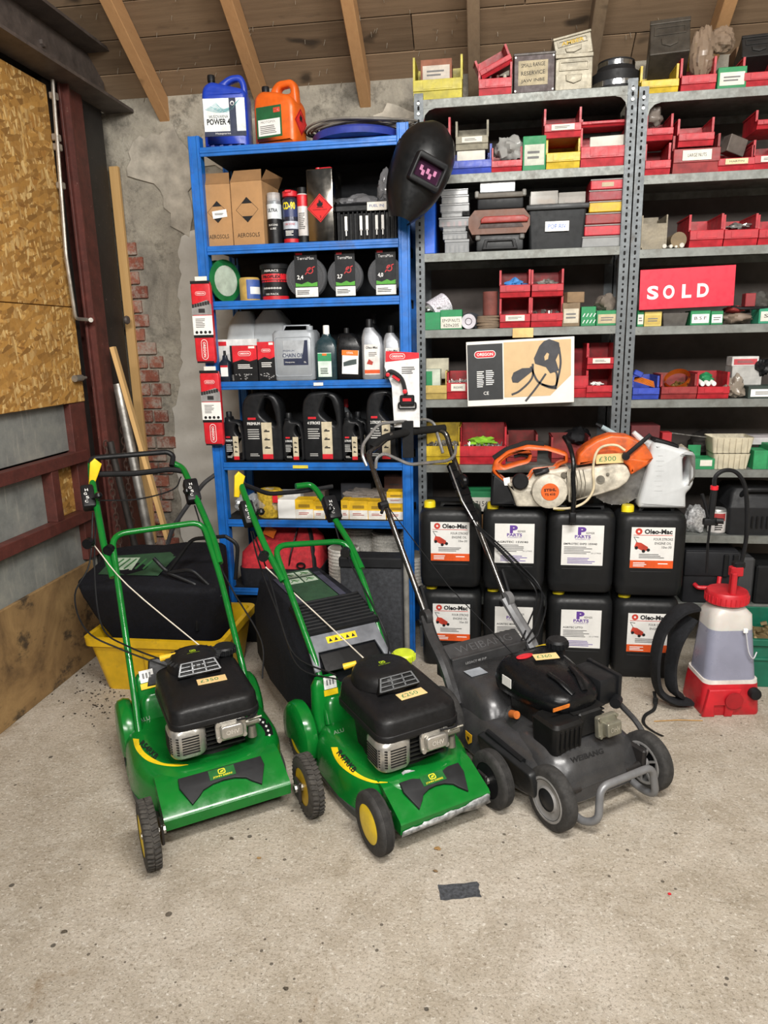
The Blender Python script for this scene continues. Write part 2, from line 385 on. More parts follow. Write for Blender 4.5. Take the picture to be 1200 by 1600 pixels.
for i, X in enumerate((-1.655, -1.125, -.605, -.07, .465, .99, 1.52)):
    y1 = .30 if i in (0,) else (.20 if i == 2 else .06)
    q = MB(); q.m = TR; q.box((X-.5, -3.4+y1-.16, -.035), (.055, 6.8, .095), .003, 1)
    q.out('rafter', M_RAFT_N if i in (0, 1, 2, 5) else M_RAFT_O, ceil, sm=0)
q = MB(); q.m = TR
for i in range(190):
    x, y = R_.uniform(-2.4, 1.3), -R_.uniform(.15, 1.0)
    q.cyl((x, y, .02), (x+R_.uniform(-.006, .006), y+R_.uniform(-.006, .006), -R_.uniform(.006, .018)), .0017, .0012, 5)
q.out('nail_tips', mat('c8bfae', .4, .7), ceil, kind='stuff')
# left wall: sheeted sliding door, steel frame
b = MB(); b.box((WALL_X-.13, .6, 1.7), (.1, 7.2, 3.4)); wl = b.out('wall_left', mat('2c2926', .9), kind='structure', sm=0); wl['label'] = 'dark backing of the sheeted left wall'
def lb(name, y0, y1, z0, z1, m, x0=WALL_X-.03, x1=WALL_X, bev=.002, par=None, lab=None):
    q = MB(); q.box(((x0+x1)/2, (y0+y1)/2, (z0+z1)/2), (x1-x0, y1-y0, z1-z0), bev, 1)
    o = q.out(name, m, par or wl, sm=0)
    if lab: o['label'] = lab
    return o
lb('strand_board', 1.6, 3.29, 1.72, 2.67, M_OSB, WALL_X-.02, WALL_X, lab='golden strand board sheet, upper')
lb('strand_board', 1.6, 3.295, 1.275, 1.716, M_OSB, WALL_X-.02, WALL_X+.003, lab='golden strand board sheet, lower')
lb('metal_sheet', 1.6, 3.17, 1.05, 1.28, M_SHEET, WALL_X-.045, WALL_X-.035)
lb('metal_sheet', 1.6, 2.93, .75, 1.0, M_SHEET, WALL_X-.045, WALL_X-.035)
lb('metal_sheet', 1.6, 3.3, .4, .73, M_SHEET, WALL_X-.045, WALL_X-.035)
lb('strand_board', 2.95, 3.3, .75, 1.0, M_OSB, WALL_X-.05, WALL_X-.04)
lb('frame_rail', 1.6, 3.24, .99, 1.045, M_MAROON, WALL_X-.03, WALL_X+.02)
lb('frame_rail', 1.6, 3.29, .70, .755, M_MAROON, WALL_X-.03, WALL_X+.02)
lb('frame_upright', 3.17, 3.30, .5, 1.275, M_MAROON, WALL_X-.05, WALL_X-.004)
lb('frame_upright', 2.93, 2.985, .755, .99, M_MAROON, WALL_X-.04, WALL_X+.015)
lb('kick_board', 1.6, 3.2, 0, .49, M_KICK, WALL_X-.02, WALL_X-.002, lab='oil stained plywood kick board')
lb('door_edge', 3.295, 3.37, .02, 2.70, M_BSTEEL, WALL_X-.06, WALL_X-.02)
# column: a maroon H section
q = MB(); q.box((WALL_X+.01, 3.465, 1.36), (.012, .19, 2.72), .002, 1); q.box((WALL_X-.06, 3.465, 1.36), (.13, .012, 2.72)); q.box((WALL_X+.03, 3.40, 1.36), (.03, .012, 2.72)); q.out('steel_column', M_MAROON, wl, sm=0)
lb('black_post', 3.60, 3.79, 0.95, 2.72, M_BSTEEL, WALL_X-.07, WALL_X-.01)
lb('black_post', 3.60, 3.79, 0, .95, M_MAROON, WALL_X-.07, WALL_X-.012)
lb('timber_batten', 3.822, 3.846, .4, 2.45, M_STICK, WALL_X-.02, WALL_X+.03)
# beam over the door
q = MB(); q.box((WALL_X+.02, 1.9, 2.815), (.012, 3.75, .2)); q.box((WALL_X+.07, 1.9, 2.92), (.14, 3.75, .014)); q.box((WALL_X+.06, 1.95, 2.712), (.15, 3.8, .014))
for y in (2.3, 2.9, 3.25): q.cyl((WALL_X+.02, y, 2.82), (WALL_X+.04, y, 2.82), .016, .016, 6)
q.out('steel_beam', M_BEAM, wl, sm=0)
# bolt rod on the board edge
q = MB(); q.tube(fillet([PX(82, 125, WALL_X+.03), PX(90, 230, WALL_X+.03), PX(103, 400, WALL_X+.03), PX(118, 498, WALL_X+.03), PX(142, 500, WALL_X+.045)], .02), .0085, 8)
for p in ((84, 150), (88, 215), (90, 230), (95, 290)): c = PX(p[0], p[1], WALL_X+.02); q.box(c, (.03, .035, .03), .004, 1)
q.cyl(PX(142, 500, WALL_X+.02), PX(142, 500, WALL_X+.06), .011, .011, 10)
q.out('bolt_rod', mat('b5b0a8', .35, .8), wl)
q = MB(); c = PX(122, 591, WALL_X+.02); q.cyl(c-Vector((0, .03, 0)), c+Vector((0, .03, 0)), .016, .016, 12); q.cyl(c+Vector((0, .03, 0)), c+Vector((0, .07, 0)), .007)
q.out('door_catch', M_GALV, wl)
q = MB(); c = PX(198, 500, WALL_X+.03); q.lathe([(0, -.008), (.02, -.008), (.024, 0), (.02, .01), (0, .014)], 12, Matrix.Translation(c) @ Matrix.Rotation(rad(90), 4, 'Y')); q.out('bolt_head', M_BEAM, wl)

b = MB(); b.box((3.25, .4, 2.3), (.1, 7.2, 4.6)); wr_ = b.out('wall_right', M_PL, kind='structure', sm=0); wr_['label'] = 'plain grey plaster wall at the right'
# ================================================================= racks
YB, YG = 3.30, 3.39; DB, DG = .43, .40
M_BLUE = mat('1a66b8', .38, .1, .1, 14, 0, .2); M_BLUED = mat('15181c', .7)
M_RACK = mat('787b77', .5, .3, .1, 20, .05, .35); M_POST = mat('63686b', .5, .35, .12, 20, .05, .2); M_BACK = mat('57504c', .75, .1, .1, 6)
zb = {}   # blue shelf surfaces
for i, py in enumerate((221, 379, 467, 595, 723, 813, 921)): zb[i] = PY(470, py, YB).z
BX0, BX1 = -1.315, -.335; BTOP = 2.425
rack = thing('shelving_unit', 'tall blue steel shelving unit with seven shelves against wall', 'shelving', ((BX0+BX1)/2, YB, 0))
hw = (BX1-BX0)/2
def channel(q, x, y, z0, z1, s=1, w=.05, d=.045, t=.004):   # folded post: face with two ribs and a return
    q.box((x, y, (z0+z1)/2), (w, t, z1-z0)); q.box((x-s*w/2, y+d/2, (z0+z1)/2), (t, d, z1-z0))
    q.box((x+s*(w/2-.006), y-.004, (z0+z1)/2), (.010, .008, z1-z0), .002, 1); q.box((x-s*(w/2-.006), y-.004, (z0+z1)/2), (.010, .008, z1-z0), .002, 1)
for s, y in ((-1, 0), (1, 0), (-1, DB), (1, DB)):
    q = MB(); channel(q, s*(hw-.025), y, 0, BTOP, s); q.out('upright', M_BLUE, rack, sm=0)
for i in range(7):
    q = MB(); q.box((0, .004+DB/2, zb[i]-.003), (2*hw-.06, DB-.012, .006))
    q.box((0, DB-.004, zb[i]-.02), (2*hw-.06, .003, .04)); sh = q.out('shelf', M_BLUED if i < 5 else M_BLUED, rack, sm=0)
    q = MB(); q.box((0, .001, zb[i]-.018), (2*hw-.1, .006, .038), .002, 1); q.box((0, -.003, zb[i]-.018), (2*hw-.1, .006, .012), .002, 1); q.out('shelf_lip', M_BLUE, sh, sm=0)
q = MB(); q.box((0, DB+.004, 1.3), (2*hw-.04, .003, 2.2)); q.out('back_panel', mat('222427', .8), rack, sm=0)
# shelf tags
q = MB(); c = PY(498, 600, YB); q.box((c.x-rack.location.x, -.0075, c.z), (.045, .001, .014)); q.out('shelf_tag', PAPER, rack, sm=0)
q = MB(); c = PY(470, 729, YB); q.box((c.x-rack.location.x, -.0075, c.z), (.075, .001, .015)); q.out('shelf_tag', mat('d9c63a', .6), rack, sm=0)

zl = {}; zr = {}
for i, (a, c) in enumerate(((146, 141), (267.5, 270), (391, 387), (512.5, 509), (623.5, 625), (727, 735), (838, 838), (944, 944))):
    z_a = PY(800, a, YG).z; z_c = PY(1100, c-1, YG).z
    if i >= 6: z_a = z_c
    zl[i] = z_a; zr[i] = z_c
GX = (-.322, .612, 1.56)
M_HOLE = mat('121212', .8)
def slotted_post(q, h, x, y, z0, z1, s):
    q.box((x, y, (z0+z1)/2), (.038, .003, z1-z0)); q.box((x-s*.019, y+.02, (z0+z1)/2), (.003, .04, z1-z0))
    z = z0+.03; k = 0
    while z < z1-.02:
        h.plate(rr2(.009, .018 if k % 2 else .009, .0045, 3, x, z), [], .001, 0, y0=y-.0022); z += .026; k += 1
def grey_rack(x0, x1, zs, lab, top):
    cx = (x0+x1)/2; h2 = (x1-x0)/2-.003
    rk = thing('shelving_unit', lab, 'shelving', (cx, YG, 0))
    for s, y in ((-1, 0), (1, 0), (-1, DG), (1, DG)):
        q = MB(); hh = MB(); slotted_post(q, hh, s*(h2-.019), y, 0, top, s); p = q.out('slotted_post', M_POST, rk, sm=0)
        if y == 0: hh.out('post_holes', M_HOLE, p, sm=0)
    for i in sorted(zs):
        z = zs[i]
        q = MB(); q.box((0, DG/2, z-.002), (2*h2-.01, DG-.012, .004)); q.box((0, .003, z-.018), (2*h2-.01, .004, .036), .001, 1); q.box((0, DG-.003, z-.018), (2*h2-.01, .004, .036))
        q.cyl((h2-.055, -.001, z-.018), (h2-.055, .003, z-.018), .0045, .0045, 8); q.cyl((-h2+.055, -.001, z-.018), (-h2+.055, .003, z-.018), .0045, .0045, 8)
        q.out('shelf', M_RACK, rk, sm=0)
    for s in (-1, 1):      # corner gusset under the top shelf
        xo = s*(h2-.04); pts = [(xo, zs[0]-.036)]+[(xo-s*(.05-.05*math.sin(t)), zs[0]-.036-(.05-.05*math.cos(t))) for t in [rad(a) for a in (0, 30, 60, 90)]]
        q = MB(); q.prism(pts, .003, y0=.001); q.out('gusset', M_RACK, rk, sm=0)
        for z in (zs[0]-.015, zs[0]-.055):
            q = MB(); q.cyl((s*(h2-.019), -.006, z), (s*(h2-.019), 0, z), .007, .007, 6); q.out('bolt', M_GALV, rk)
    q = MB(); q.box((0, DG+.003, 1.3), (2*h2-.01, .003, 2.4)); q.out('back_panel', M_BACK, rk, sm=0)
    return rk
grey_rack(GX[0], GX[1], zl, 'grey slotted steel rack of parts bins beside blue shelving unit', PY(990, 122, YG).z)
grey_rack(GX[1], GX[2], zr, 'grey slotted steel rack with red sold sign, rightmost', PY(1010, 135, YG).z)
# ================================================================= builders for shelf goods
def item(name, label, cat, rect, zs, Y, group=None, rz=0.0):
    x0, y0, x1, y1 = rect; ym = (y0+y1)/2
    X0, X1 = PY(x0, ym, Y).x, PY(x1, ym, Y).x; h = PY((x0+x1)/2, y0, Y).z-zs
    return thing(name, label, cat, ((X0+X1)/2, Y, zs), rad(rz), group), X1-X0, h
def T_(root, s, x, z, w, h, m=None, y=-.001, bold=0.0, name='lettering', rot=0, par=None):
    q = MB(); q.text(s, w, h, FR(x, y, z, rot=rad(rot)), bold); return q.out(name, m or INK, par or root, sm=0)
def sheet(root, x, z, w, h, m, y=-.0006, name='label', par=None, t=.0012, rot=0):
    q = MB(); q.box((0, 0, 0), (w, t, h), 0, 1, Matrix.Translation((x, y, z)) @ Matrix.Rotation(rad(-rot), 4, 'Y')); return q.out(name, m, par or root, sm=0)
def lines(root, x, z, w, h, n, m=None, y=-.0014, par=None, name='small_print'):
    q = MB()
    for k in range(n): ww = w*R_.uniform(.7, 1); q.box((x-(w-ww)/2, y, z+h/2-h*(k+.5)/n), (ww, .0004, h/n*.45))
    return q.out(name, m or mat('6a6a6a', .7), par or root, sm=0)
def oregon(root, x, z, w, y=-.001, par=None, rot=0):
    h = w*.3; M = Matrix.Translation((x, y, z)) @ Matrix.Rotation(rad(-rot), 4, 'Y')
    q = MB(); q.plate(rr2(w*1.06, h*1.2, h*.6, 4), [], .0006, 0, M, y0=-.0003); a = q.out('badge_rim', WHITE, par or root, sm=0)
    q = MB(); q.plate(rr2(w, h, h*.5, 4), [], .0008, 0, M, y0=-.001); q.out('badge', RED, par or root, sm=0)
    q = MB(); q.text('OREGON', w*.8, h*.5, M @ Matrix.Translation((0, -.0014, 0)) @ Matrix.Rotation(rad(90), 4, 'X'), .02); q.out('lettering', WHITE, par or root, sm=0)
def carton(root, w, d, h, m, lid=None, bev=.002):
    q = MB(); q.box((0, d/2, h/2), (w, d, h), bev, 1); return q.out('carton', m, root, sm=0)
def can(root, r, h, m, name='can', y=None, neck=.62, dome=.06, cap=None, capm=None, n=24):
    T = Matrix.Translation((0, r if y is None else y, 0)); q = MB()
    q.lathe([(0, 0), (r*.93, 0), (r, .004), (r, h*(1-dome)-.004), (r*.94, h*(1-dome)), (r*neck, h)], n, T); b = q.out(name, m, root)
    if cap: q = MB(); q.lathe([(r*neck*1.02, h*.97), (r*neck*1.02, h+cap*.9), (r*neck*.9, h+cap), (0, h+cap)], n, T); q.out('cap', capm, root)
    return b
def band(root, r, z0, z1, m, name='band', a0=0, a1=360, y=None, lift=.0006):
    q = MB(); n = 24; y = r if y is None else y; vs = []
    for k in range(n+1): a = rad(a0+(a1-a0)*k/n); vs += [((r+lift)*math.cos(a), y+(r+lift)*math.sin(a), z0), ((r+lift)*math.cos(a), y+(r+lift)*math.sin(a), z1)]
    q.add(vs, [(2*k, 2*k+2, 2*k+3, 2*k+1) for k in range(n)]); return q.out(name, m, root)
def curved_text(root, s, r, z, w, h, m, y=None, bold=0.0, lift=.0016, ac=-90):
    vv, ff, x0, x1, y0, y1 = text_geo(s, bold); y = r if y is None else y; q = MB(); out = []
    for v in vv:
        a = rad(ac)+((v.x-(x0+x1)/2)*w/(x1-x0))/r; zz = z+(v.y-(y0+y1)/2)*h/(y1-y0); out.append(((r+lift)*math.cos(a), y+(r+lift)*math.sin(a), zz))
    q.add(out, ff); return q.out('lettering', m, root, sm=0)
def lump(q, c, s, seed=1, n=10, k=14, amp=.25, flat=True):
    rr = random.Random(seed); vs = []; c = Vector(c); n, k = (n, k) if n < 7 else (16, 24)
    W_ = [(Vector((rr.uniform(-1, 1), rr.uniform(-1, 1), rr.uniform(-1, 1))).normalized()*rr.choice((2.2, 3.5, 5, 7.5, 11)), rr.uniform(0, 6)) for _ in range(9)]
    for i in range(n+1):
        t = math.pi*i/n
        for j in range(k):
            p = 2*math.pi*j/k; u = Vector((math.sin(t)*math.cos(p), math.sin(t)*math.sin(p), math.cos(t)))
            a = 1+amp*.5*sum((1-2*abs(math.sin(w_.dot(u)+ph)))/(.6+.25*w_.length) for w_, ph in W_)
            v = Vector((u.x*s[0], u.y*s[1], u.z*s[2]))*a
            if flat: v.z = max(v.z, -s[2]*.85)
            vs.append(c+v)
    q.add(vs, [(i*k+j, i*k+(j+1) % k, (i+1)*k+(j+1) % k, (i+1)*k+j) for i in range(n) for j in range(k)]); return q
def rubble(name, label, cat, x, y, z, w, d, m, n=40, sz=.012, seed=3):
    rr = random.Random(seed); q = MB()
    for i in range(n):
        px, py = x+rr.uniform(-w/2, w/2), y+rr.uniform(0, d); pz = z+rr.uniform(0, sz*1.6); T = Matrix.Translation((px, py, pz)) @ Matrix.Rotation(rr.uniform(0, 6), 4, Vector((rr.random(), rr.random(), rr.random()+.1)).normalized())
        l = sz*rr.uniform(.6, 1.6)
        if rr.random() < .5: q.tube([T @ Vector((0, 0, -l)), T @ Vector((0, 0, l))], sz*rr.uniform(.25, .5), 6)
        else: q.box((0, 0, 0), (l, l*.7, l*.5), 0, 1, T)
    q.box((x, y+d/2, z-sz*.5), (w, d, sz)); return q.out(name, m, None, sm=30, label=label, cat=cat, kind='stuff')

# ================================================================= goods on the blue shelving
g_ = lambda *a: a
CARD = mat('a98258', .85, 0, .06, 12, .1); CARDD = mat('8d6a45', .85, 0, .06, 12, .1)
# top shelf: two jugs
def jug(root, w, d, h, m, body, handle, hole, capx, capr, capz, capm, hd=.045, bev=.022):
    q = MB(); q.plate([(x*w, z*h) for x, z in body], [], d, bev, None, 0, rnd=.02); b = q.out('jug_body', m, root, sm=50)
    q = MB(); q.plate([(x*w, z*h) for x, z in handle], [[(x*w, z*h) for x, z in hole]], hd, min(.012, hd*.3), None, d/2-hd/2, rnd=.02); q.out('jug_handle', m, root, sm=50)
    q = MB(); q.lathe([(capr*.85, capz*h-.02), (capr*.85, capz*h), (capr, capz*h), (capr, capz*h+.02), (capr*.9, capz*h+.026), (0, capz*h+.026)], 18, Matrix.Translation((capx*w, d/2, 0))); q.out('cap', capm, root)
    return b
r, w, h = item('cleaner_jug', 'blue plastic jug of cleaner with white label on top blue shelf', 'jug', (316, 106, 384, 228), zb[0], YB+.05, rz=6)
BL = mat('1f3fae', .35, 0, .06)
b = jug(r, w, .13, h, BL, [(-.5, 0), (.5, 0), (.5, .70), (.42, .76), (-.28, .86), (-.45, .80), (-.5, .70)], [(-.22, .70), (-.22, .84), (.10, .96), (.38, .97), (.47, .86), (.49, .66)], [(-.02, .80), (.14, .88), (.32, .89), (.36, .74)], -.32, .017, .90, BLACK)
lb_ = sheet(r, -.0, .40*h, w*.93, h*.47, mat('dfe6e6', .5), name='label')
sheet(r, 0, .40*h-h*.205, w*.93, h*.06, mat('16213f', .5), -.0014, 'label_band', lb_); sheet(r, w*.19, .42*h, w*.15, h*.43, mat('16213f', .5), -.0016, 'label_band', lb_)
q = MB()
for k in range(9): q.tube(spline([(w*(-.42+.1*k*.3), -.0016, h*(.50+.01*k)), (w*(-.1+.02*k), -.0016, h*(.46+.012*(k % 4))), (w*(.2+.02*k), -.0016, h*(.5+.015*k))], 4), .0012, 3)
q.out('label_splash', mat('7fb6bd', .6), lb_, sm=0)
T_(r, 'HUSQVARNA', -w*.13, h*.405, w*.42, h*.045, y=-.002, par=lb_); T_(r, 'POWER 4', -w*.14, h*.345, w*.52, h*.075, y=-.002, bold=.03, par=lb_); T_(r, 'Husqvarna', -w*.05, h*.195, w*.34, h*.03, WHITE, -.003, par=lb_)
q = MB(); q.plate([(w*.19+.009*math.cos(a), h*.57+.009*math.sin(a)) for a in [2*math.pi*k/16 for k in range(16)]], [[(w*.19+.006*math.cos(a), h*.565+.006*math.sin(a)) for a in [2*math.pi*k/12 for k in range(12)]]], .0005, 0, y0=-.003); q.out('drop_emblem', WHITE, lb_, sm=0)
for k in range(4): q = MB(); q.prism([(w*(-.36+.2*k), .002), (w*(-.24+.2*k), .002), (w*(-.28+.2*k), h*.06), (w*(-.35+.2*k), h*.05)], .003, y0=-.002); q.out('foot_rib', mat('16307f', .4), r, sm=0)
ORG = mat('d9611c', .38, 0, .08)
r, w, h = item('fuel_jug', 'orange plastic fuel jug with green label on top blue shelf', 'jug', (385, 120, 467, 222), zb[0], YB+.04, rz=-14)
w *= .86
b = jug(r, w, .13, h, ORG, [(-.5, 0), (.5, 0), (.5, .60), (.40, .72), (.05, .80), (-.30, .84), (-.46, .76), (-.5, .6)], [(-.20, .70), (-.16, .88), (.0, .99), (.36, .99), (.46, .9), (.49, .58)], [(.02, .80), (.06, .88), (.30, .89), (.34, .78)], -.33, .017, .86, BLACK)
lb_ = sheet(r, -w*.1, .36*h, w*.62, h*.46, mat('1d5a34', .5), name='label'); sheet(r, -w*.1, .28*h, w*.54, h*.24, WHITE, -.0014, 'label_panel', lb_); sheet(r, w*.1, .52*h, w*.16, h*.07, mat('c8402a', .5), -.0014, 'label_panel', lb_)
T_(r, 'MOTOMIX', -w*.12, .36*h, w*.36, h*.035, y=-.002, par=lb_); lines(r, -w*.1, .25*h, w*.45, h*.13, 5, y=-.0021, par=lb_); T_(r, 'STIHL', w*.1, .52*h, w*.12, h*.04, WHITE, -.002, par=lb_)
def diamond(root, M, s, txt=True):
    q = MB(); q.plate([(0, -s), (s, 0), (0, s), (-s, 0)], [], .001, 0, M, y0=-.0008); dm = q.out('hazard_diamond', mat('cf1f1f', .45), root, sm=0)
    q = MB(); q.plate([(0, -s*.92), (s*.92, 0), (0, s*.92), (-s*.92, 0)], [[(0, -s*.88), (s*.88, 0), (0, s*.88), (-s*.88, 0)]], .0004, 0, M, y0=-.0014)
    q.plate([(x*s*.5, z*s*.5+.1*s) for x, z in ((-.35, .0), (-.5, .3), (-.35, .6), (-.25, .45), (-.1, 1.1), (.05, .7), (.15, .9), (.22, .5), (.4, .7), (.45, .25), (.3, 0))], [], .0004, 0, M, y0=-.0014)
    q.box((0, -.0012, s*.05), (s*.5, .0004, s*.05), 0, 1, M)
    if txt: q.text('FLAMMABLE LIQUID', s*1.1, s*.09, M @ Matrix.Translation((0, -.0016, -s*.12)) @ Matrix.Rotation(rad(90), 4, 'X')); q.text('3', s*.13, s*.2, M @ Matrix.Translation((0, -.0016, -s*.62)) @ Matrix.Rotation(rad(90), 4, 'X'))
    q.out('hazard_print', INK, dm, sm=0)
diamond(r, Matrix.Translation((w*.5+.001, .065, h*.36)) @ Matrix.Rotation(rad(90), 4, 'Z'), .055, False)
# top shelf: coil of blue cable tray with grey leads
p = PY(560, 205, YB+.14)
r = thing('cable_coil', 'blue disc with coiled grey cable lying on top blue shelf', 'cable', (p.x, p.y, zb[0]))
q = MB(); q.lathe([(0, .004), (.17, .004), (.20, .008), (.205, .03), (.195, .04), (.16, .05), (0, .055)], 40); q.out('disc', mat('2a3a8e', .4), r)
q = MB()
for k in range(9): a = .13+.012*k; q.tube([(a*1.15*math.cos(t)+.02, a*.75*math.sin(t), .062+.006*math.sin(t*3+k)+.004*(k % 3)) for t in [2*math.pi*j/28 for j in range(28)]], .005, 6, True)
q.tube(spline([(.12, -.08, .06), (.2, -.1, .05), (.24, -.09, .06), (.22, -.02, .08)], 5), .006, 6); q.tube(spline([(-.16, -.1, .012), (-.12, -.12, .03), (-.05, -.1, .06), (.0, -.08, .08)], 5), .005, 6); q.out('cable', mat('6e6a63', .6), r)
q = MB(); q.box((.205, -.105, .045), (.03, .06, .035), .006, 2, MX((0, 0, 0), 0, 0, 0)); q.out('plug', BLACK, r)
r, w, h = item('tool_tray', 'dark green low tray behind cable coil on top blue shelf', 'tray', (467, 193, 540, 212), zb[0], YB+.33); q = MB(); q.box((0, .04, .04), (w, .08, .08), .005, 1); q.out('tray', mat('27463a', .6), r)
# second shelf
def aerosol_box(rect, label, rz, tagged, Y, dd):
    r, w, h = item('aerosol_carton', label, 'carton', rect, zb[1], Y, 'aerosol cartons', rz); d = dd
    q = MB(); q.box((0, d/2, h*.42), (w, d, h*.84), .002, 1); q.out('carton', CARD, r, sm=0)
    for pts in (((-w/2, 0, h*.84), (w/2, 0, h*.84), (w/2-.01, .03, h), (-w/2+.01, .03, h)), ((w/2, 0, h*.84), (w/2, d, h*.84), (w/2+.03, d-.02, h*.98), (w/2+.015, .03, h*.99)), ((-w/2, d, h*.84), (w/2, d, h*.84), (w/2-.02, d+.0, h*.96), (-w/2+.02, d+.0, h*.96))):
        q = MB(); q.add(list(pts)+[tuple(Vector(p)+Vector((0, .003, 0))) for p in pts], [(0, 1, 2, 3), (7, 6, 5, 4), (0, 4, 5, 1), (1, 5, 6, 2), (2, 6, 7, 3), (3, 7, 4, 0)]); q.out('flap', CARDD, r, sm=0)
    s = w*.36; cz = h*.47
    q = MB(); q.plate([(0, cz-s), (s, cz), (0, cz+s), (-s, cz)], [[(0, cz-s*.97), (s*.97, cz), (0, cz+s*.97), (-s*.97, cz)]], .0006, 0, y0=-.001)
    q.prism([(0, cz+s), (-s*.5, cz+s*.5), (s*.5, cz+s*.5)], .0006, y0=-.001); q.prism([(0, cz-s), (s*.5, cz-s*.5), (-s*.5, cz-s*.5)], .0006, y0=-.001)
    q.text('AEROSOLS', w*.72, h*.055, FR(0, -.001, h*.14)); q.out('print', INK, r, sm=0)
    if tagged: lb_ = sheet(r, w*.08, cz-h*.03, w*.52, h*.10, WHITE, -.0016, 'address_label', rot=6); lines(r, w*.08, cz-h*.03, w*.35, h*.03, 2, INK, -.0026, lb_)
    return r
aerosol_box((318, 268, 361, 387), 'brown aerosol carton with white address label on blue shelf', 0, True, YB+.03, .2)
aerosol_box((361, 263, 411, 385), 'brown aerosol carton without sticker beside silicone can on blue shelf', -4, False, YB+.02, .22)
r, w, h = item('spray_can', 'black and silver silicone spray can with clear cap on blue shelf', 'spray can', (415, 300, 437, 381), zb[1], YB+.03, 'spray cans'); rr = w/2
can(r, rr, h*.9, mat('9da3a8', .3, .5), 'can', cap=0); band(r, rr, h*.02, h*.5, mat('17181b', .4)); band(r, rr, h*.5, h*.78, mat('cfd6da', .4), 'label'); curved_text(r, 'SILICONE', rr, h*.38, rr*1.3, h*.035, WHITE); curved_text(r, 'LUBE', rr, h*.31, rr*.8, h*.035, WHITE); curved_text(r, 'ULTRA', rr, h*.66, rr*1.4, h*.07, INK, bold=.03)
q = MB(); q.lathe([(rr*.95, h*.84), (rr*.9, h*1.0), (0, h*1.02)], 20, Matrix.Translation((0, rr, 0))); q.out('cap', clear('d9dadc', .4), r)
r, w, h = item('spray_can', 'spray can with red nozzle and yellow lettering on blue shelf', 'spray can', (439, 295, 464, 379), zb[1], YB+.03, 'spray cans'); rr = w/2
can(r, rr, h*.88, mat('2c2f3e', .3, .3), 'can'); band(r, rr, h*.5, h*.72, mat('26325c', .4), 'label'); curved_text(r, 'CD-90', rr, h*.70, rr*1.6, h*.14, mat('e2cf2a', .5), bold=.04); band(r, rr, h*.03, h*.1, RED); band(r, rr, h*.28, h*.42, mat('b8c0cc', .4), 'label'); curved_text(r, 'JOB DONE', rr, h*.36, rr*1.3, h*.05, RED); lines(r, 0, h*.2, rr*1.0, h*.1, 4, WHITE, -.001)
q = MB(); q.lathe([(rr*.7, h*.86), (rr*.95, h*.88), (rr*.95, h*.97), (rr*.5, h*1.0), (0, h*1.0)], 20, Matrix.Translation((0, rr, 0))); q.box((0, .004, h*.96), (rr*.8, .014, h*.05), .003, 1); q.out('trigger_cap', RED, r)
r, w, h = item('spray_can', 'slim white and red spray can with black cap beside metal tin', 'spray can', (463, 291, 480, 378), zb[1], YB+.03, 'spray cans'); rr = w/2
can(r, rr, h*.9, mat('c9c5c3', .35), 'can', dome=.03); band(r, rr, h*.66, h*.86, RED); band(r, rr, 0, h*.14, BLACK); lines(r, 0, h*.4, rr*1.1, h*.3, 9, y=-.0008)
q = MB(); q.lathe([(rr*.85, h*.87), (rr*.85, h*.99), (0, h)], 18, Matrix.Translation((0, rr, 0))); q.out('cap', BLACK, r)
r, w, h = item('solvent_tin', 'shiny metal solvent tin with red flammable diamond on blue shelf', 'tin', (479, 258, 521, 378), zb[1], YB+.02, rz=-6)
q = MB(); q.box((0, .07, h*.48), (w, .14, h*.96), .006, 2); q.out('tin_body', mat('8f8a82', .18, 1.0, .1, 6), r)
q = MB(); q.tube(fillet([(-w*.25, .07, h*.95), (-w*.25, .07, h*1.0), (w*.3, .07, h*1.0), (w*.3, .07, h*.95)], .01), .006, 8); q.lathe([(.012, h*.95), (.012, h*.985), (0, h*.985)], 12, Matrix.Translation((-w*.1, .03, 0))); q.out('handle', RED, r)
diamond(r, Matrix.Translation((0, -.001, h*.45)), w*.49)
r, w, h = item('tool_basket', 'black slatted plastic basket with handwritten label on blue shelf', 'basket', (526, 300, 620, 378), zb[1], YB+.05)
q = MB(); q.box((0, .1, .006), (w*.92, .2, .012)); q.box((0, .195, h*.42), (w*.96, .01, h*.84)); q.box((-w*.47, .1, h*.42), (.01, .2, h*.84)); q.box((w*.47, .1, h*.42), (.01, .2, h*.84)); q.box((0, .01, h*.3), (w*.9, .006, h*.56)); bb = q.out('basket_body', mat('141516', .5), r)
for k in range(13): q = MB(); q.box((-w*.45+w*.9*k/12, .0, h*.32), (w*.03, .014, h*.6), .003, 1); q.out('slat', BLACK, r, sm=0)
q = MB(); q.box((0, .0, h*.68), (w*1.02, .02, h*.13), .004, 1); q.box((0, .1, h*.76), (w*1.02, .22, h*.05), .006, 1); rim = q.out('rim', BLACK, r)
lb_ = sheet(r, w*.18, h*.70, w*.32, h*.17, PAPER, -.012, 'label'); T_(r, 'FUEL INJ', w*.18, h*.70, w*.24, h*.07, mat('27458f', .6), -.0135, par=lb_)
for x in (-.34, -.09, .01, .17, .27): q = MB(); q.box((w*x, -.009, h*.37), (w*.045, .003, h*.30), .001, 1); q.box((w*x, -.009, h*.18), (w*.02, .003, h*.12)); q.out('handle_tag', WHITE, r, sm=0)
q = MB(); lump(q, (PY(560, 290, YB+.13).x, YB+.14, zb[1]+h*.86), (.12, .07, .035), 4, amp=.2); lump(q, (PY(600, 272, YB+.13).x, YB+.12, zb[1]+h*1.12), (.03, .03, .08), 9, amp=.25)
q.out('plastic_bag', clear('8f8f92', .55, .12), None, 20, 'crumpled clear plastic bag on top of black basket', 'bag', fix=False)
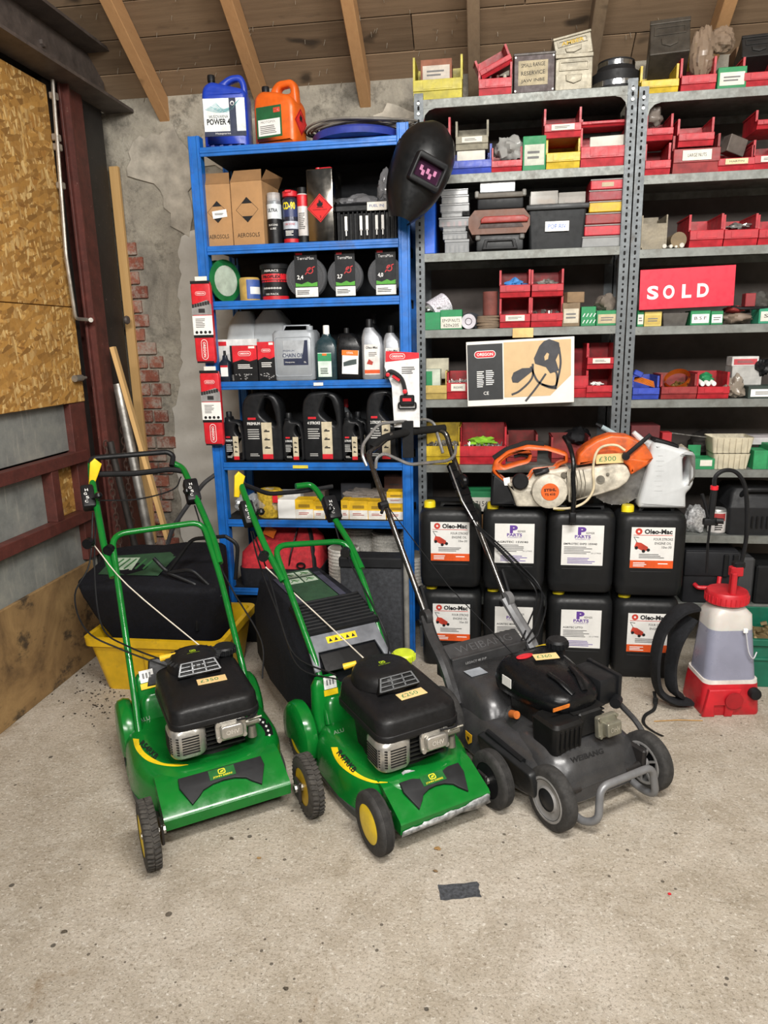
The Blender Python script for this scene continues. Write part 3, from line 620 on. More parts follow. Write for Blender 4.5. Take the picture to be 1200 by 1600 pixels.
# third shelf
r, w, h = item('line_reel', 'green line reel standing on edge on third blue shelf', 'reel', (324, 405, 361, 470), zb[2], YB+.06); R0 = h/2
q = MB(); q.lathe([(.03, -.03), (R0, -.03), (R0, -.024), (R0*.85, -.02), (R0*.85, .02), (R0, .024), (R0, .03), (.03, .03)], 30, Matrix.Translation((0, .03, R0)) @ Matrix.Rotation(rad(62), 4, 'Z') @ Matrix.Rotation(rad(90), 4, 'X')); q.out('reel', mat('1c6b3a', .4), r)
q = MB(); q.lathe([(0, .032), (R0*.72, .032), (R0*.72, .030)], 24, Matrix.Translation((0, .03, R0)) @ Matrix.Rotation(rad(62), 4, 'Z') @ Matrix.Rotation(rad(90), 4, 'X')); q.out('label', mat('aebcae', .6), r)
r, w, h = item('paint_tin', 'small cream and blue tin with white label beside green reel', 'tin', (370, 433, 401, 470), zb[2], YB+.05); can(r, w/2, h, mat('b99a53', .5), 'tin', neck=.9, dome=.03); band(r, w/2, h*.1, h*.9, mat('3c5aa0', .4), 'label', 270, 390); band(r, w/2, h*.3, h*.6, WHITE, 'label', 290, 360, lift=.0012)
r, w, h = item('plastic_tub', 'black tub with red bands and lid on third blue shelf', 'tub', (401, 411, 446, 467), zb[2], YB+.03); rr = w/2
q = MB(); q.lathe([(0, 0), (rr*.88, 0), (rr*.92, h*.85), (rr, h*.86), (rr, h*.97), (rr*.9, h), (0, h)], 28, Matrix.Translation((0, rr, 0))); q.out('tub', BLACK, r)
band(r, rr*.91, h*.56, h*.72, RED, y=rr); band(r, rr*.9, h*.02, h*.12, RED, y=rr); band(r, rr*.9, h*.5, h*.54, RED, y=rr); curved_text(r, 'PROFLEX', rr*.92, h*.64, rr*1.3, h*.08, INK, rr, .03); curved_text(r, 'ABRACS', rr*.95, h*.80, rr*1.0, h*.06, WHITE, rr); curved_text(r, '100 PACK', rr*.9, h*.17, rr*.9, h*.05, WHITE, rr); curved_text(r, '8888888', rr*.9, h*.33, rr*1.3, h*.05, WHITE, rr)
for i, (rect, sz, lab) in enumerate((((446, 393, 509, 466), '2,4', 'trimmer line reel pack beside black tub, leftmost of three'), ((511, 392, 566, 464), '2,7', 'trimmer line reel pack in the middle of three'), ((574, 389, 630, 463), '4,0', 'trimmer line reel pack beside right blue upright, rightmost of three'))):
    r, w, h = item('trimmer_line_pack', lab, 'line reel', rect, zb[2], YB+.05, 'trimmer line packs'); R0 = w*.5; cz = h*.47
    q = MB(); q.lathe([(R0*.35, 0), (R0*.97, 0), (R0, .008), (R0, .045), (R0*.97, .05), (R0*.35, .05)], 32, Matrix.Translation((0, .05, cz)) @ Matrix.Rotation(rad(90), 4, 'X')); q.out('blister', clear('77797d', .38, .12), r)
    q = MB()
    for k in range(7): q.tube([((R0*.5+R0*.058*k)*math.cos(t), .025+.006*(k % 3-1), cz+(R0*.5+R0*.058*k)*math.sin(t)) for t in [2*math.pi*j/24 for j in range(24)]], .0035, 5, True)
    q.out('line_coil', mat('2b2a2c', .4), r)
    lb_ = sheet(r, w*.02, h*.52, w*.56, h*.96, mat('15171a', .5), -.002, 'card'); sheet(r, w*.02, h*.15, w*.56, h*.2, mat('dedfdc', .6), -.0032, 'card_panel', lb_)
    q = MB(); q.prism([(-w*.25, h*.27), (w*.29, h*.27), (w*.29, h*.36), (w*.15, h*.33), (w*.05, h*.37), (-w*.1, h*.32), (-w*.25, h*.35)], .0006, y0=-.0034); q.out('grass_print', mat('4d9a33', .6), lb_, sm=0)
    T_(r, 'TerraMax', w*.02, h*.86, w*.42, h*.06, mat('cfcfcf', .5), -.0034, par=lb_); T_(r, sz, -w*.13, h*.46, w*.15, h*.1, WHITE, -.0034, par=lb_, bold=.02); sheet(r, -w*.14, h*.95, w*.16, h*.04, RED, -.0032, 'card_panel', lb_)
    q = MB(); q.tube([(w*.12+w*.07*math.cos(t)*(1+.2*k), -.003, h*.6+h*.06*math.sin(t+k)) for k in (0,) for t in [2*math.pi*j/14 for j in range(14)]], .003, 4, True); q.tube(spline([(w*.0, -.003, h*.52), (w*.1, -.003, h*.62), (w*.24, -.003, h*.68)], 4), .003, 4); q.out('line_print', mat('b3262a', .5), lb_, sm=0)
    lines(r, -w*.02, h*.15, w*.4, h*.1, 3, INK, -.0042, lb_)
# fourth shelf
for i, (rect, lab) in enumerate((((352, 486, 405, 595), 'cloudy white container behind saw chain boxes, nearer the left blue upright'), ((390, 484, 452, 595), 'cloudy white container standing behind the grey chain oil can'))):
    r, w, h = item('liquid_container', lab, 'container', rect, zb[3], YB+.2); q = MB(); q.stack([(0, w, .16, .03), (h*.6, w, .16, .03), (h*.85, w*.8, .13, .03), (h, w*.4, .08, .02)]); q.v = [(x, y+.08, z) for x, y, z in q.v]; q.out('container', milky('b6bcc0', .2), r)
r, w, h = item('saw_chain_box', 'black and white picture box on fourth blue shelf, leftmost of the chain boxes', 'box', (342, 530, 403, 595), zb[3], YB+.09); q = MB(); q.box((0, .02, h/2), (w, .04, h), .002, 1); q.out('box', mat('d8d8d6', .6), r, sm=0); sheet(r, w*.1, h*.5, w*.6, h*.7, mat('1f2022', .5), name='print'); sheet(r, -w*.38, h*.9, w*.2, h*.1, RED, name='print')
def chainbox(rect, lab, d):
    r, w, h = item('saw_chain_box', lab, 'box', rect, zb[3], YB+.03, 'red saw chain boxes'); q = MB(); q.box((0, d/2, h/2), (w, d, h), .002, 1); q.out('box', BLACK, r, sm=0)
    q = MB(); q.prism([(-w/2, h), (w/2, h), (w/2, h*.62), (w*.2, h*.56), (-w*.1, h*.62), (-w/2, h*.54)], .001, y0=-.001); q.out('red_print', RED, r, sm=0); oregon(r, 0, h*.78, w*.5, -.002)
    q = MB()
    for k in range(16): q.box((R_.uniform(-w*.4, w*.4), -.001, R_.uniform(h*.05, h*.22)), (.006, .0006, .004))
    q.out('chain_print', mat('9a9a9a', .5), r, sm=0); sheet(r, w*.3, h*.95, w*.25, h*.06, PAPER, -.002, 'price_sticker'); lines(r, 0, h*.42, w*.6, h*.14, 3, WHITE, -.0012)
chainbox((364, 540, 402, 594), 'red and black saw chain box with price sticker, beside small bottle', .03); chainbox((403, 534, 430, 593), 'red and black saw chain box tight against grey chain oil can', .05)
r, w, h = item('oil_bottle', 'tiny black oil bottle at left end of fourth blue shelf', 'bottle', (342, 548, 358, 594), zb[3], YB+.015); q = MB(); q.stack([(0, w, .04, .008), (h*.62, w, .04, .008), (h*.72, w*.5, .02, .006), (h*.85, w*.4, .016, .005)]); q.v = [(x, y+.02, z) for x, y, z in q.v]; q.out('bottle', mat('1c2430', .3), r); q = MB(); q.lathe([(.007, h*.85), (.006, h), (0, h)], 12, Matrix.Translation((0, .02, 0))); q.out('cap', BLACK, r); sheet(r, 0, h*.35, w*.7, h*.35, WHITE, name='label'); sheet(r, 0, h*.5, w*.7, h*.06, RED, -.0016, name='label')
r, w, h = item('oil_can', 'grey plastic can of chain oil with navy label on blue shelf', 'jerrycan', (425, 507, 491, 594), zb[3], YB+.03); d = .15
GC = mat('9aa0a6', .4, .15, .05)
q = MB(); q.stack([(0, w*.94, d*.94, .02), (.006, w, d, .025), (h*.84, w, d, .025), (h*.90, w*.9, d*.9, .03)], 5); q.v = [(x, y+d/2, z) for x, y, z in q.v]; b = q.out('can_body', GC, r, sm=50)
q = MB(); q.plate([(-w*.34, h*.88), (w*.36, h*.88), (w*.34, h), (-w*.28, h)], [[(-w*.24, h*.9), (w*.26, h*.9), (w*.25, h*.955), (-w*.2, h*.955)]], .03, .006, y0=d/2-.015); q.out('handle', GC, r); q = MB(); q.lathe([(.016, h*.88), (.016, h*.97), (0, h*.97)], 16, Matrix.Translation((w*.36, d*.3, 0))); q.out('cap', GC, r)
q = MB(); q.plate(rr2(w*.88, h*.72, .012, 4, 0, h*.43), [rr2(w*.84, h*.68, .012, 4, 0, h*.43)], .003, .001, y0=-.002); q.out('panel_rim', GC, r)
lb_ = sheet(r, w*.06, h*.50, w*.58, h*.44, mat('1b2440', .5), -.001, 'label'); q = MB(); q.prism([(-w*.23, h*.72), (w*.28, h*.72), (w*.24, h*.52), (w*.2, h*.4), (-w*.23, h*.4)], .0006, y0=-.0022); q.out('label_panel', mat('a6abb0', .4, .1), lb_, sm=0)
T_(r, 'PREMIUM', -w*.1, h*.535, w*.26, h*.035, mat('3b4560', .6), -.0028, par=lb_); T_(r, 'CHAIN OIL', -.0, h*.455, w*.5, h*.075, mat('26304f', .6), -.0028, bold=.02, par=lb_); T_(r, 'Husqvarna', -w*.08, h*.33, w*.22, h*.03, WHITE, -.0028, par=lb_); T_(r, '5L', w*.28, h*.33, w*.06, h*.03, WHITE, -.0028, par=lb_)
def bottle(rect, lab, m, capm, secs, lbl, d=.07, Y=YB+.03, z=None, name='oil_bottle', capz=None, capr=.012, capx=0):
    r, w, h = item(name, lab, 'bottle', rect, zb[3] if z is None else z, Y); q = MB()
    q.stack([(zf*h, w*wf, d*df, .018, w*cx, 0) for zf, wf, df, cx in secs], 5); q.v = [(x, y+d/2, zz) for x, y, zz in q.v]; q.out('bottle', m, r, sm=50)
    cz = secs[-1][0]; q = MB(); q.lathe([(capr, cz*h-.004), (capr, h*.985), (capr*.85, h), (0, h)], 16, Matrix.Translation((w*capx, d/2, 0))); q.out('cap', capm, r)
    lbl(r, w, h); return r
def lb1(r, w, h):
    l = sheet(r, -w*.05, h*.28, w*.6, h*.44, mat('cfe0d6', .5), name='label'); sheet(r, -w*.05, h*.42, w*.6, h*.14, mat('2c8a5a', .5), -.0016, 'label_panel', l); lines(r, -w*.05, h*.17, w*.4, h*.12, 4, INK, -.0018, l); sheet(r, -w*.05, h*.47, w*.2, h*.04, mat('d2691e', .5), -.0024, 'label_panel', l)
bottle((491, 508, 526, 593), 'dark teal bottle with white cap and green label on blue shelf', mat('22363c', .25), WHITE, [(0, .94, .95, 0), (.03, 1, 1, 0), (.6, 1, 1, 0), (.72, .8, .8, 0), (.8, .4, .45, 0), (.84, .38, .42, 0)], lb1, capr=.015)
def lb2(r, w, h):
    l = sheet(r, w*.06, h*.34, w*.62, h*.46, mat('e0e2e2', .5), name='label', rot=-3); sheet(r, w*.06, h*.52, w*.62, h*.10, mat('e0701d', .5), -.0016, 'label_panel', l, rot=-3); q = MB(); q.prism([(-w*.2, h*.26), (w*.3, h*.3), (w*.3, h*.40), (w*.05, h*.38), (-w*.2, h*.34)], .0006, y0=-.002); q.out('saw_print', mat('3d4a4a', .5), l, sm=0); T_(r, 'STIHL', w*.06, h*.52, w*.25, h*.04, WHITE, -.0026, par=l)
r = bottle((524, 512, 565, 593), 'black bottle with orange and white chainsaw label on blue shelf', BLACKG, BLACK, [(0, .94, .95, 0), (.03, 1, 1, 0), (.62, 1, 1, 0), (.78, .86, .9, -.03), (.88, .6, .6, -.1), (.9, .4, .5, -.1)], lb2, capr=.012, capx=-.1)
q = MB()
for x in (-.008, .012): q.lathe([(.011, -.004), (.011, 0), (.008, .001), (0, .001)], 16, Matrix.Translation((x, .006, .165)) @ Matrix.Rotation(rad(90), 4, 'X'))
q.out('cap_rings', mat('2a2b2c', .3), r)
def lb3(r, w, h):
    l = sheet(r, w*.0, h*.33, w*.7, h*.5, mat('d9d6d2', .5), name='label'); sheet(r, 0, h*.13, w*.7, h*.06, mat('d2521e', .5), -.0016, 'label_panel', l); T_(r, 'Oleo-Mac', 0, h*.53, w*.55, h*.04, INK, -.002, par=l, bold=.02); lines(r, w*.05, h*.42, w*.4, h*.08, 3, y=-.0018, par=l); q = MB(); q.prism([(-w*.25, h*.26), (.0, h*.24), (w*.05, h*.29), (-w*.15, h*.34)], .0006, y0=-.002); q.out('mower_print', mat('b0392a', .5), l, sm=0)
SIL = mat('9c9fa4', .35, .4, .06)
SS = [(0, .94, .95, 0), (.03, 1, 1, 0), (.55, 1, 1, 0), (.70, .9, .9, -.05), (.82, .55, .6, -.15), (.86, .4, .5, -.15)]
bottle((564, 498, 598, 592), 'silver grey two stroke oil bottle with white label, beside black bottle', SIL, BLACK, SS, lb3, capr=.015, capx=-.15)
bottle((598, 508, 628, 590), 'silver grey oil bottle half hidden by hanging white card', SIL, BLACK, SS, lb3, capr=.014, capx=-.1)
bottle((570, 490, 596, 590), 'black bottle standing behind the silver oil bottles', BLACK, BLACK, SS, lambda r, w, h: lines(r, 0, h*.3, w*.5, h*.2, 3), Y=YB+.18)
# fifth shelf: black oil bottles
def oil5(rect, lab, big, Y=YB+.03, col='c2b79c', tx='PREMIUM'):
    r, w, h = item('oil_bottle', lab, 'bottle', rect, zb[4], Y, 'black oil bottles'); d = .11 if big else .07
    if big:
        out = [(-.5, .0), (.5, .0), (.5, .55), (.48, .82), (.36, .95), (.1, 1.0), (-.3, .97), (-.46, .86), (-.5, .7)]; hole = [(.0, .80), (.1, .92), (.24, .88), (.34, .66), (.36, .5), (.2, .56), (.02, .64), (-.06, .7)]
    else:
        out = [(-.5, 0), (.5, 0), (.5, .58), (.42, .76), (.25, .82), (-.1, .84), (-.1, .9), (-.38, .9), (-.38, .82), (-.5, .7)]; hole = [(.08, .68), (.18, .76), (.32, .72), (.4, .56), (.28, .5), (.12, .58)]
    q = MB(); q.plate([(x*w, z*h) for x, z in out], [[(x*w, z*h) for x, z in hole]], d, .014 if big else .010, rnd=.02); q.out('bottle', mat('1b1c1e', .33, 0, .1), r, sm=50)
    q = MB(); c = (-.18 if big else -.24)*w; cr = .02 if big else .014; q.lathe([(cr, h*.88), (cr, h*(1.03 if big else .985)), (cr*.85, h*(1.05 if big else 1.0)), (0, h*(1.05 if big else 1.0))], 18, Matrix.Translation((c, d/2, 0))); q.out('cap', BLACK, r)
    zt = .62 if big else .5
    sheet(r, w*.12, h*.31, w*.26, h*zt*.82, mat(col, .5), name='label_strip'); sheet(r, w*.12, h*.075, w*.26, h*.07, RED, -.0014, 'label_foot'); sheet(r, -w*.24, h*zt, w*.2, h*.03, RED, name='badge'); T_(r, tx, -w*.2, h*(zt-.07), w*.32, h*.04, WHITE, bold=.02); lines(r, -w*.2, h*(zt-.22), w*.32, h*.16, 5, mat('b5b5b2', .6)); lines(r, -w*.2, h*.1, w*.26, h*.05, 2, mat('b5b5b2', .6))
    q = MB()
    for k in range(3): q.box((w*.12, -.0014, h*(.2+.12*k*zt*1.6)), (w*.14, .0006, h*.018)); q.box((w*.1, -.0014, h*(.218+.12*k*zt*1.6)), (w*.06, .0006, h*.012))
    q.out('icons', INK, r, sm=0); return r
oil5((348, 644, 380, 720), 'small black oil bottle at left end of fifth blue shelf', False)
oil5((378, 612, 440, 720), 'large black oil bottle with green-topped label strip on fifth blue shelf', True); oil5((441, 646, 474, 719), 'small black oil bottle between the two large black bottles', False, tx='2 STROKE')
oil5((472, 610, 534, 720), 'large black four stroke oil bottle in middle of fifth blue shelf', True, tx='4 STROKE'); oil5((534, 645, 566, 719), 'small black oil bottle in front of its twin, right of the large four stroke bottle', False, tx='2 STROKE')
oil5((552, 644, 576, 716), 'small black oil bottle tucked behind its twin on fifth blue shelf', False, YB+.12); oil5((572, 608, 622, 719), 'large black oil bottle behind the grey mower handle, under hanging card', True, tx='2 STROKE')
r = bottle((528, 624, 550, 660), 'translucent bottle with red cap at back of fifth blue shelf', milky('8a8f94', .2), RED, SS, lambda r, w, h: None, Y=YB+.25, z=zb[4]+.0); 
# sixth shelf
Y6 = YB+.03
q = MB(); c = PY(385, 800, YB+.06); lump(q, (c.x, YB+.08, zb[5]+.06), (.07, .05, .06), 21, amp=.28); q.out('plastic_bag', clear('a5a7a6', .5, .12), None, 15, 'clear plastic bag of parts at left end of sixth blue shelf', 'bag', fix=False)
r, w, h = item('strimmer_spool', 'yellow wound spool in clear wrap on sixth blue shelf', 'spool', (397, 768, 437, 811), zb[5], Y6); q = MB(); q.lathe([(0, 0), (w*.48, 0), (w*.5, .006), (w*.45, h*.3), (w*.5, h*.9), (w*.4, h), (0, h)], 24, Matrix.Translation((0, w*.5, 0))); q.out('spool', mat('b8992f', .4, 0, .25, 60), r); q = MB(); lump(q, (0, w*.5, h*.5), (w*.58, w*.5, h*.56), 8, amp=.06); q.out('wrap', clear('d8d8d8', .3, .1), r, 20); sheet(r, w*.35, h*.75, w*.2, h*.3, RED, -.006, 'label')
r, w, h = item('small_box', 'plain white box beside yellow spool on sixth blue shelf', 'box', (434, 781, 462, 812), zb[5], Y6); carton(r, w, .07, h, WHITE)
r, w, h = item('small_box', 'white box set back behind the plain white box on sixth shelf', 'box', (433, 770, 470, 800), zb[5], Y6+.1); carton(r, w, .09, h, mat('cfcfcb', .7))
def ybox(rect, lab, Y=Y6, z=None, d=.08):
    r, w, h = item('filter_box', lab, 'box', rect, zb[5] if z is None else z, Y, 'yellow filter boxes'); q = MB(); q.box((0, d/2, h/2), (w, d, h), .001, 1); q.out('box', mat('e0b41e', .5), r, sm=0); sheet(r, 0, h*.26, w*.96, h*.48, mat('e2dfd8', .6), name='label'); lines(r, 0, h*.28, w*.6, h*.16, 2, mat('a03a2a', .6)); sheet(r, 0, h*.68, w*.6, h*.16, mat('9a7a1a', .6), name='print'); return r
ybox((461, 781, 490, 812), 'yellow and white filter box beside plain white box'); ybox((490, 784, 508, 812), 'narrow yellow filter box left of the green handle control box'); ybox((533, 782, 545, 811), 'slim yellow filter box right of the green handle control box'); ybox((545, 783, 575, 812), 'yellow filter box third from right end of sixth blue shelf'); ybox((575, 784, 603, 813), 'yellow filter box second from right end of sixth blue shelf')
ra = ybox((604, 787, 633, 812), 'yellow filter box at right end, lower of stack'); ybox((604, 769, 633, 787), 'open yellow filter box at right end, upper of stack', z=ra.location.z+(PY(618, 787, Y6).z-zb[5])+.001)
for rect, lab, c, Y in (((420, 772, 455, 800), 'grey brown carton at back of sixth blue shelf, left', '6f6257', YB+.22), ((455, 768, 508, 800), 'brown carton at back of sixth blue shelf, behind filter boxes', '75675b', YB+.2), ((533, 755, 580, 790), 'dark grey printed carton at back of sixth blue shelf', '3c3e44', YB+.25), ((560, 768, 632, 795), 'buff carton with printed lettering at back right of sixth shelf', '8d8074', YB+.22), ((600, 745, 633, 766), 'reddish brown carton high at back right of sixth shelf', '6a4b42', YB+.3)):
    r, w, h = item('carton', lab, 'carton', rect, zb[5], Y); carton(r, w, .1, h, mat(c, .8)); lines(r, 0, h*.75, w*.5, h*.1, 1, mat('55504c', .7))
q = MB(); c = PY(565, 785, YB+.1); lump(q, (c.x, YB+.17, zb[5]+.09), (.13, .05, .035), 31, amp=.25); q.out('plastic_bag', clear('a9a099', .5, .15), None, 15, 'crumpled plastic bag lying behind row of yellow filter boxes', 'bag', fix=False)
# bottom shelf: bag and rope spools
r, w, h = item('tool_bag', 'red and black canvas tool bag on bottom blue shelf', 'bag', (372, 835, 498, 912), zb[6], YB+.03)
q = MB(); d = .26; ring = lambda z, wf, df, cx: [(x+cx*w, y+d/2, z*h) for x, y in rr2(w*wf, d*df, .04, 4)]
q.loft([ring(0, 1, 1, 0), ring(.3, 1.02, 1, 0), ring(.34, 1.02, 1, 0)]); q.out('bag_base', mat('1d1e22', .8, 0, .2, 50), r, 50)
q = MB(); q.loft([ring(.3, 1.0, .98, 0), ring(.6, .98, .8, .0), ring(.85, .82, .4, .08), ring(1.08, .5, .12, .12), ring(1.12, .45, .08, .12)]); rb_ = q.out('bag_top', mat('b3222c', .75, 0, .15, 40, .2), r, 50)
q = MB(); q.tube(spline([(w*.1, .04, h*.25), (w*.15, .01, h*.6), (w*.22, .09, h*1.1), (w*.26, .1, h*1.25), (w*.36, .08, h*1.0), (w*.42, .03, h*.6), (w*.45, .0, h*.3)], 6), .012, 6, flat=.4); q.out('carry_strap', BLACK, r)
q = MB(); q.tube([(w*.28+.02*math.cos(t), -.004+.0*t, h*.42+.014*math.sin(t)) for t in [2*math.pi*j/16 for j in range(16)]], .005, 6, True); q.out('buckle', BLACK, r)
q = MB(); q.box((0, 0, 0), (.06, .002, .05), 0, 1, Matrix.Translation((-w*.12, .05, h*1.0)) @ Matrix.Rotation(rad(25), 4, 'Y')); q.out('orange_tag', mat('d8691c', .5), r, sm=0)
def spool(px, py, wpx, z, Y, lab, hgt, rr):
    c = PY(px, py, Y); r = thing('rope_spool', lab, 'rope', (c.x, Y+rr, z), 0, 'white rope spools'); q = MB(); n = int(hgt/.009)
    for k in range(n):
        a = rr*(1-.05*(k % 2)); q.tube([(a*math.cos(t), a*math.sin(t), .006+k*.009) for t in [2*math.pi*j/22 for j in range(22)]], .0062, 5, True)
    q.out('rope', mat('c9c6bf', .85, 0, .15, 120, .4), r); q = MB(); q.cyl((0, 0, 0), (0, 0, hgt), rr*.96, rr*.96, 20); q.out('spool_core', mat('8f8a80', .8), r)
spool(533, 880, 60, zb[6], YB+.04, 'white rope spool at front beside red tool bag', .19, .075); spool(560, 860, 50, zb[6], YB+.2, 'white rope spool behind the green mower handle', .26, .075)
spool(605, 880, 60, zb[6], YB+.16, 'white rope spool with loose top, right end of bottom shelf', .25, .085); spool(640, 900, 40, zb[6], YB+.02, 'white rope spool at right front of bottom blue shelf', .17, .07)
# goods hung on the uprights
def pouch(p0, p1, lab):
    a, b_ = PY(p0[0], p0[1], YB-.02), PY(p1[0], p1[1], YB-.02); L_ = (a-b_).length; W_ = .095
    r = thing('chain_bar_pouch', lab, 'packaging', (b_.x, YB-.045, b_.z), 0, 'red chain and bar packs'); 
    q = MB(); q.plate([(-W_*.44, 0), (W_*.44, 0), (W_*.5, .02), (W_*.5, L_-.02), (W_*.44, L_), (-W_*.44, L_), (-W_*.5, L_-.02), (-W_*.5, .02)], [], .03, .007); q.out('pouch', RED, r)
    sheet(r, 0, L_*.995, W_*.96, L_*.035, BLACK, -.001, 'top_band'); sheet(r, 0, L_*.014, W_*.86, L_*.02, BLACK, -.001, 'foot_band'); sheet(r, 0, L_*.47, W_*1.0, L_*.24, WHITE, -.001, 'label'); sheet(r, 0, L_*.335, W_*1.0, L_*.035, BLACK, -.001, 'band')
    lines(r, -W_*.1, L_*.50, W_*.5, L_*.12, 6, y=-.0022); q = MB()
    for k in range(4): q.plate([(-W_*.33+W_*.22*k+.007*math.cos(t), L_*.385+.007*math.sin(t)) for t in [2*math.pi*j/12 for j in range(12)]], [], .0006, 0, y0=-.0024)
    q.out('icons', INK, r, sm=0)
    q = MB(); q.plate([(-W_*.5, L_*.60), (W_*.5, L_*.60), (W_*.5, L_*.72), (W_*.3, L_*.78), (-W_*.5, L_*.72)], [], .001, 0, y0=-.0012); q.out('chain_print', mat('8f8f8f', .4), r, sm=0); q = MB()
    for k in range(7): q.box((-W_*.42+W_*.13*k, -.002, L_*(.71+.006*k)), (.011, .001, .016), .001, 1)
    q.box((0, -.002, L_*.65), (.03, .001, .018)); q.out('chain_print', mat('2a2a2c', .4), r, sm=0)
    oregon(r, -W_*.0, L_*.86, W_*.5, -.0016); oregon(r, 0, L_*.17, L_*.24, -.0016, rot=-90); sheet(r, W_*.05, L_*1.03, W_*.6, L_*.07, PAPER, .006, 'hang_tab')
pouch((318, 441), (325, 567), 'red saw chain pack hung on left blue upright, upper'); pouch((331, 580), (338, 695), 'red saw chain pack hung on left blue upright, lower')
c = PY(628, 608, YB-.05); r = thing('strap_card', 'white hanging card with black and red ratchet strap on right blue upright', 'packaging', (c.x, YB-.045, PY(628, 668, YB-.05).z)); H_ = PY(628, 548, YB-.05).z-r.location.z; W_ = PY(655, 600, YB-.05).x-PY(601, 600, YB-.05).x
q = MB(); q.plate([(-W_*.25, 0), (W_*.5, 0), (W_*.5, H_*.97), (-W_*.45, H_), (-W_*.5, H_*.8), (-W_*.3, H_*.55)], [], .004, .001, y0=.002); q.out('card', mat('dcdcdc', .5), r, sm=0)
q = MB(); q.prism([(-W_*.45, H_), (W_*.5, H_*.97), (W_*.5, H_*.90), (-W_*.47, H_*.86)], .001, y0=.0005); q.out('red_header', RED, r, sm=0); oregon(r, -W_*.12, H_*.93, W_*.42, 0.0)
q = MB(); q.tube(spline([(-W_*.45, -.012, H_*.66), (-W_*.3, -.014, H_*.74), (W_*.0, -.014, H_*.64), (W_*.12, -.012, H_*.44)], 5), .017, 8, flat=.6); q.out('strap_handle', BLACK, r); q = MB(); q.tube(spline([(-W_*.25, -.026, H_*.68), (-W_*.05, -.027, H_*.62)], 4), .007, 6); q.lathe([(0, -.006), (.01, -.004), (.01, .004), (0, .006)], 12, MX((W_*.1, -.026, H_*.48), rx=90)); q.lathe([(0, -.006), (.009, -.004), (.009, .004), (0, .006)], 12, MX((-W_*.38, -.026, H_*.7), rx=90)); q.out('red_grip', RED, r)
q = MB(); q.box((W_*.15, -.01, H_*.36), (W_*.42, .02, H_*.14), .005, 1); q.tube(fillet([(-W_*.1, -.012, H_*.33), (-W_*.1, -.012, H_*.25), (W_*.4, -.012, H_*.25), (W_*.4, -.012, H_*.33)], .008, 3, True), .004, 6, True); q.box((W_*.15, -.006, -H_*.16), (W_*.34, .006, H_*.5), .002, 1); q.out('strap', mat('151618', .7), r); sheet(r, W_*.15, H_*.37, W_*.25, H_*.04, RED, -.021, 'label'); lines(r, W_*.2, H_*.75, W_*.4, H_*.1, 4, y=-.0)
# welding mask hung on the right blue upright
c = PY(655, 268, YB-.11); r = thing('welding_mask', 'black welding mask with dark window hung on blue shelving corner', 'welding mask', (c.x, c.y, c.z), rad(22)); r.rotation_euler = (rad(4), rad(24), rad(26))
prof = []
for i in range(13):
    t = i/12; z = .19-.40*t
    wv = .125*(1-(abs(t-.35)/.68)**2.6*.75) if t > .35 else .125*math.sqrt(max(.02, 1-((.35-t)/.37)**2)); dv = .13*(math.sqrt(max(.03, 1-((.42-t)/.45)**2)) if t < .42 else 1-.35*((t-.42)/.58)**1.5)
    prof.append([(wv*math.sin(a), -dv*math.cos(a)*1.0, z) for a in [rad(-105+210*k/20) for k in range(21)]])
q = MB()
for i in range(12):
    for k in range(20): pass
n = 21; vs = [p for rw in prof for p in rw]; q.add(vs, [(i*n+k, i*n+k+1, (i+1)*n+k+1, (i+1)*n+k) for i in range(12) for k in range(20)]); ins = [(x*.96, y*.96+.002, z*.985) for x, y, z in vs]; q.add(ins, [(i*n+k, (i+1)*n+k, (i+1)*n+k+1, i*n+k+1) for i in range(12) for k in range(20)])
q.out('shell', mat('141516', .35), r, 60, fix=False)
q = MB(); q.plate(rr2(.135, .115, .012, 4, 0, 0), [rr2(.108, .066, .004, 3, 0, .0)], .05, .006, MX((0, -.152, -.025), rx=6)); q.out('window_frame', BLACK, r)
q = MB(); q.box((0, -.128, -.025), (.112, .004, .07)); q.out('window_glass', mat('2a1626', .05, 0, .3, 4), r, sm=0)
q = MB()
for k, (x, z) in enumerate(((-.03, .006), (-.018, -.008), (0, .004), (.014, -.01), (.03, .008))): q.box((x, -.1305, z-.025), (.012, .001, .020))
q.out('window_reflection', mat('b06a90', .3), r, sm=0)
for s in (-1, 1): q = MB(); q.cyl((s*.108, .01, .06), (s*.125, .012, .06), .022, .018, 14); q.out('pivot_knob', BLACK, r)
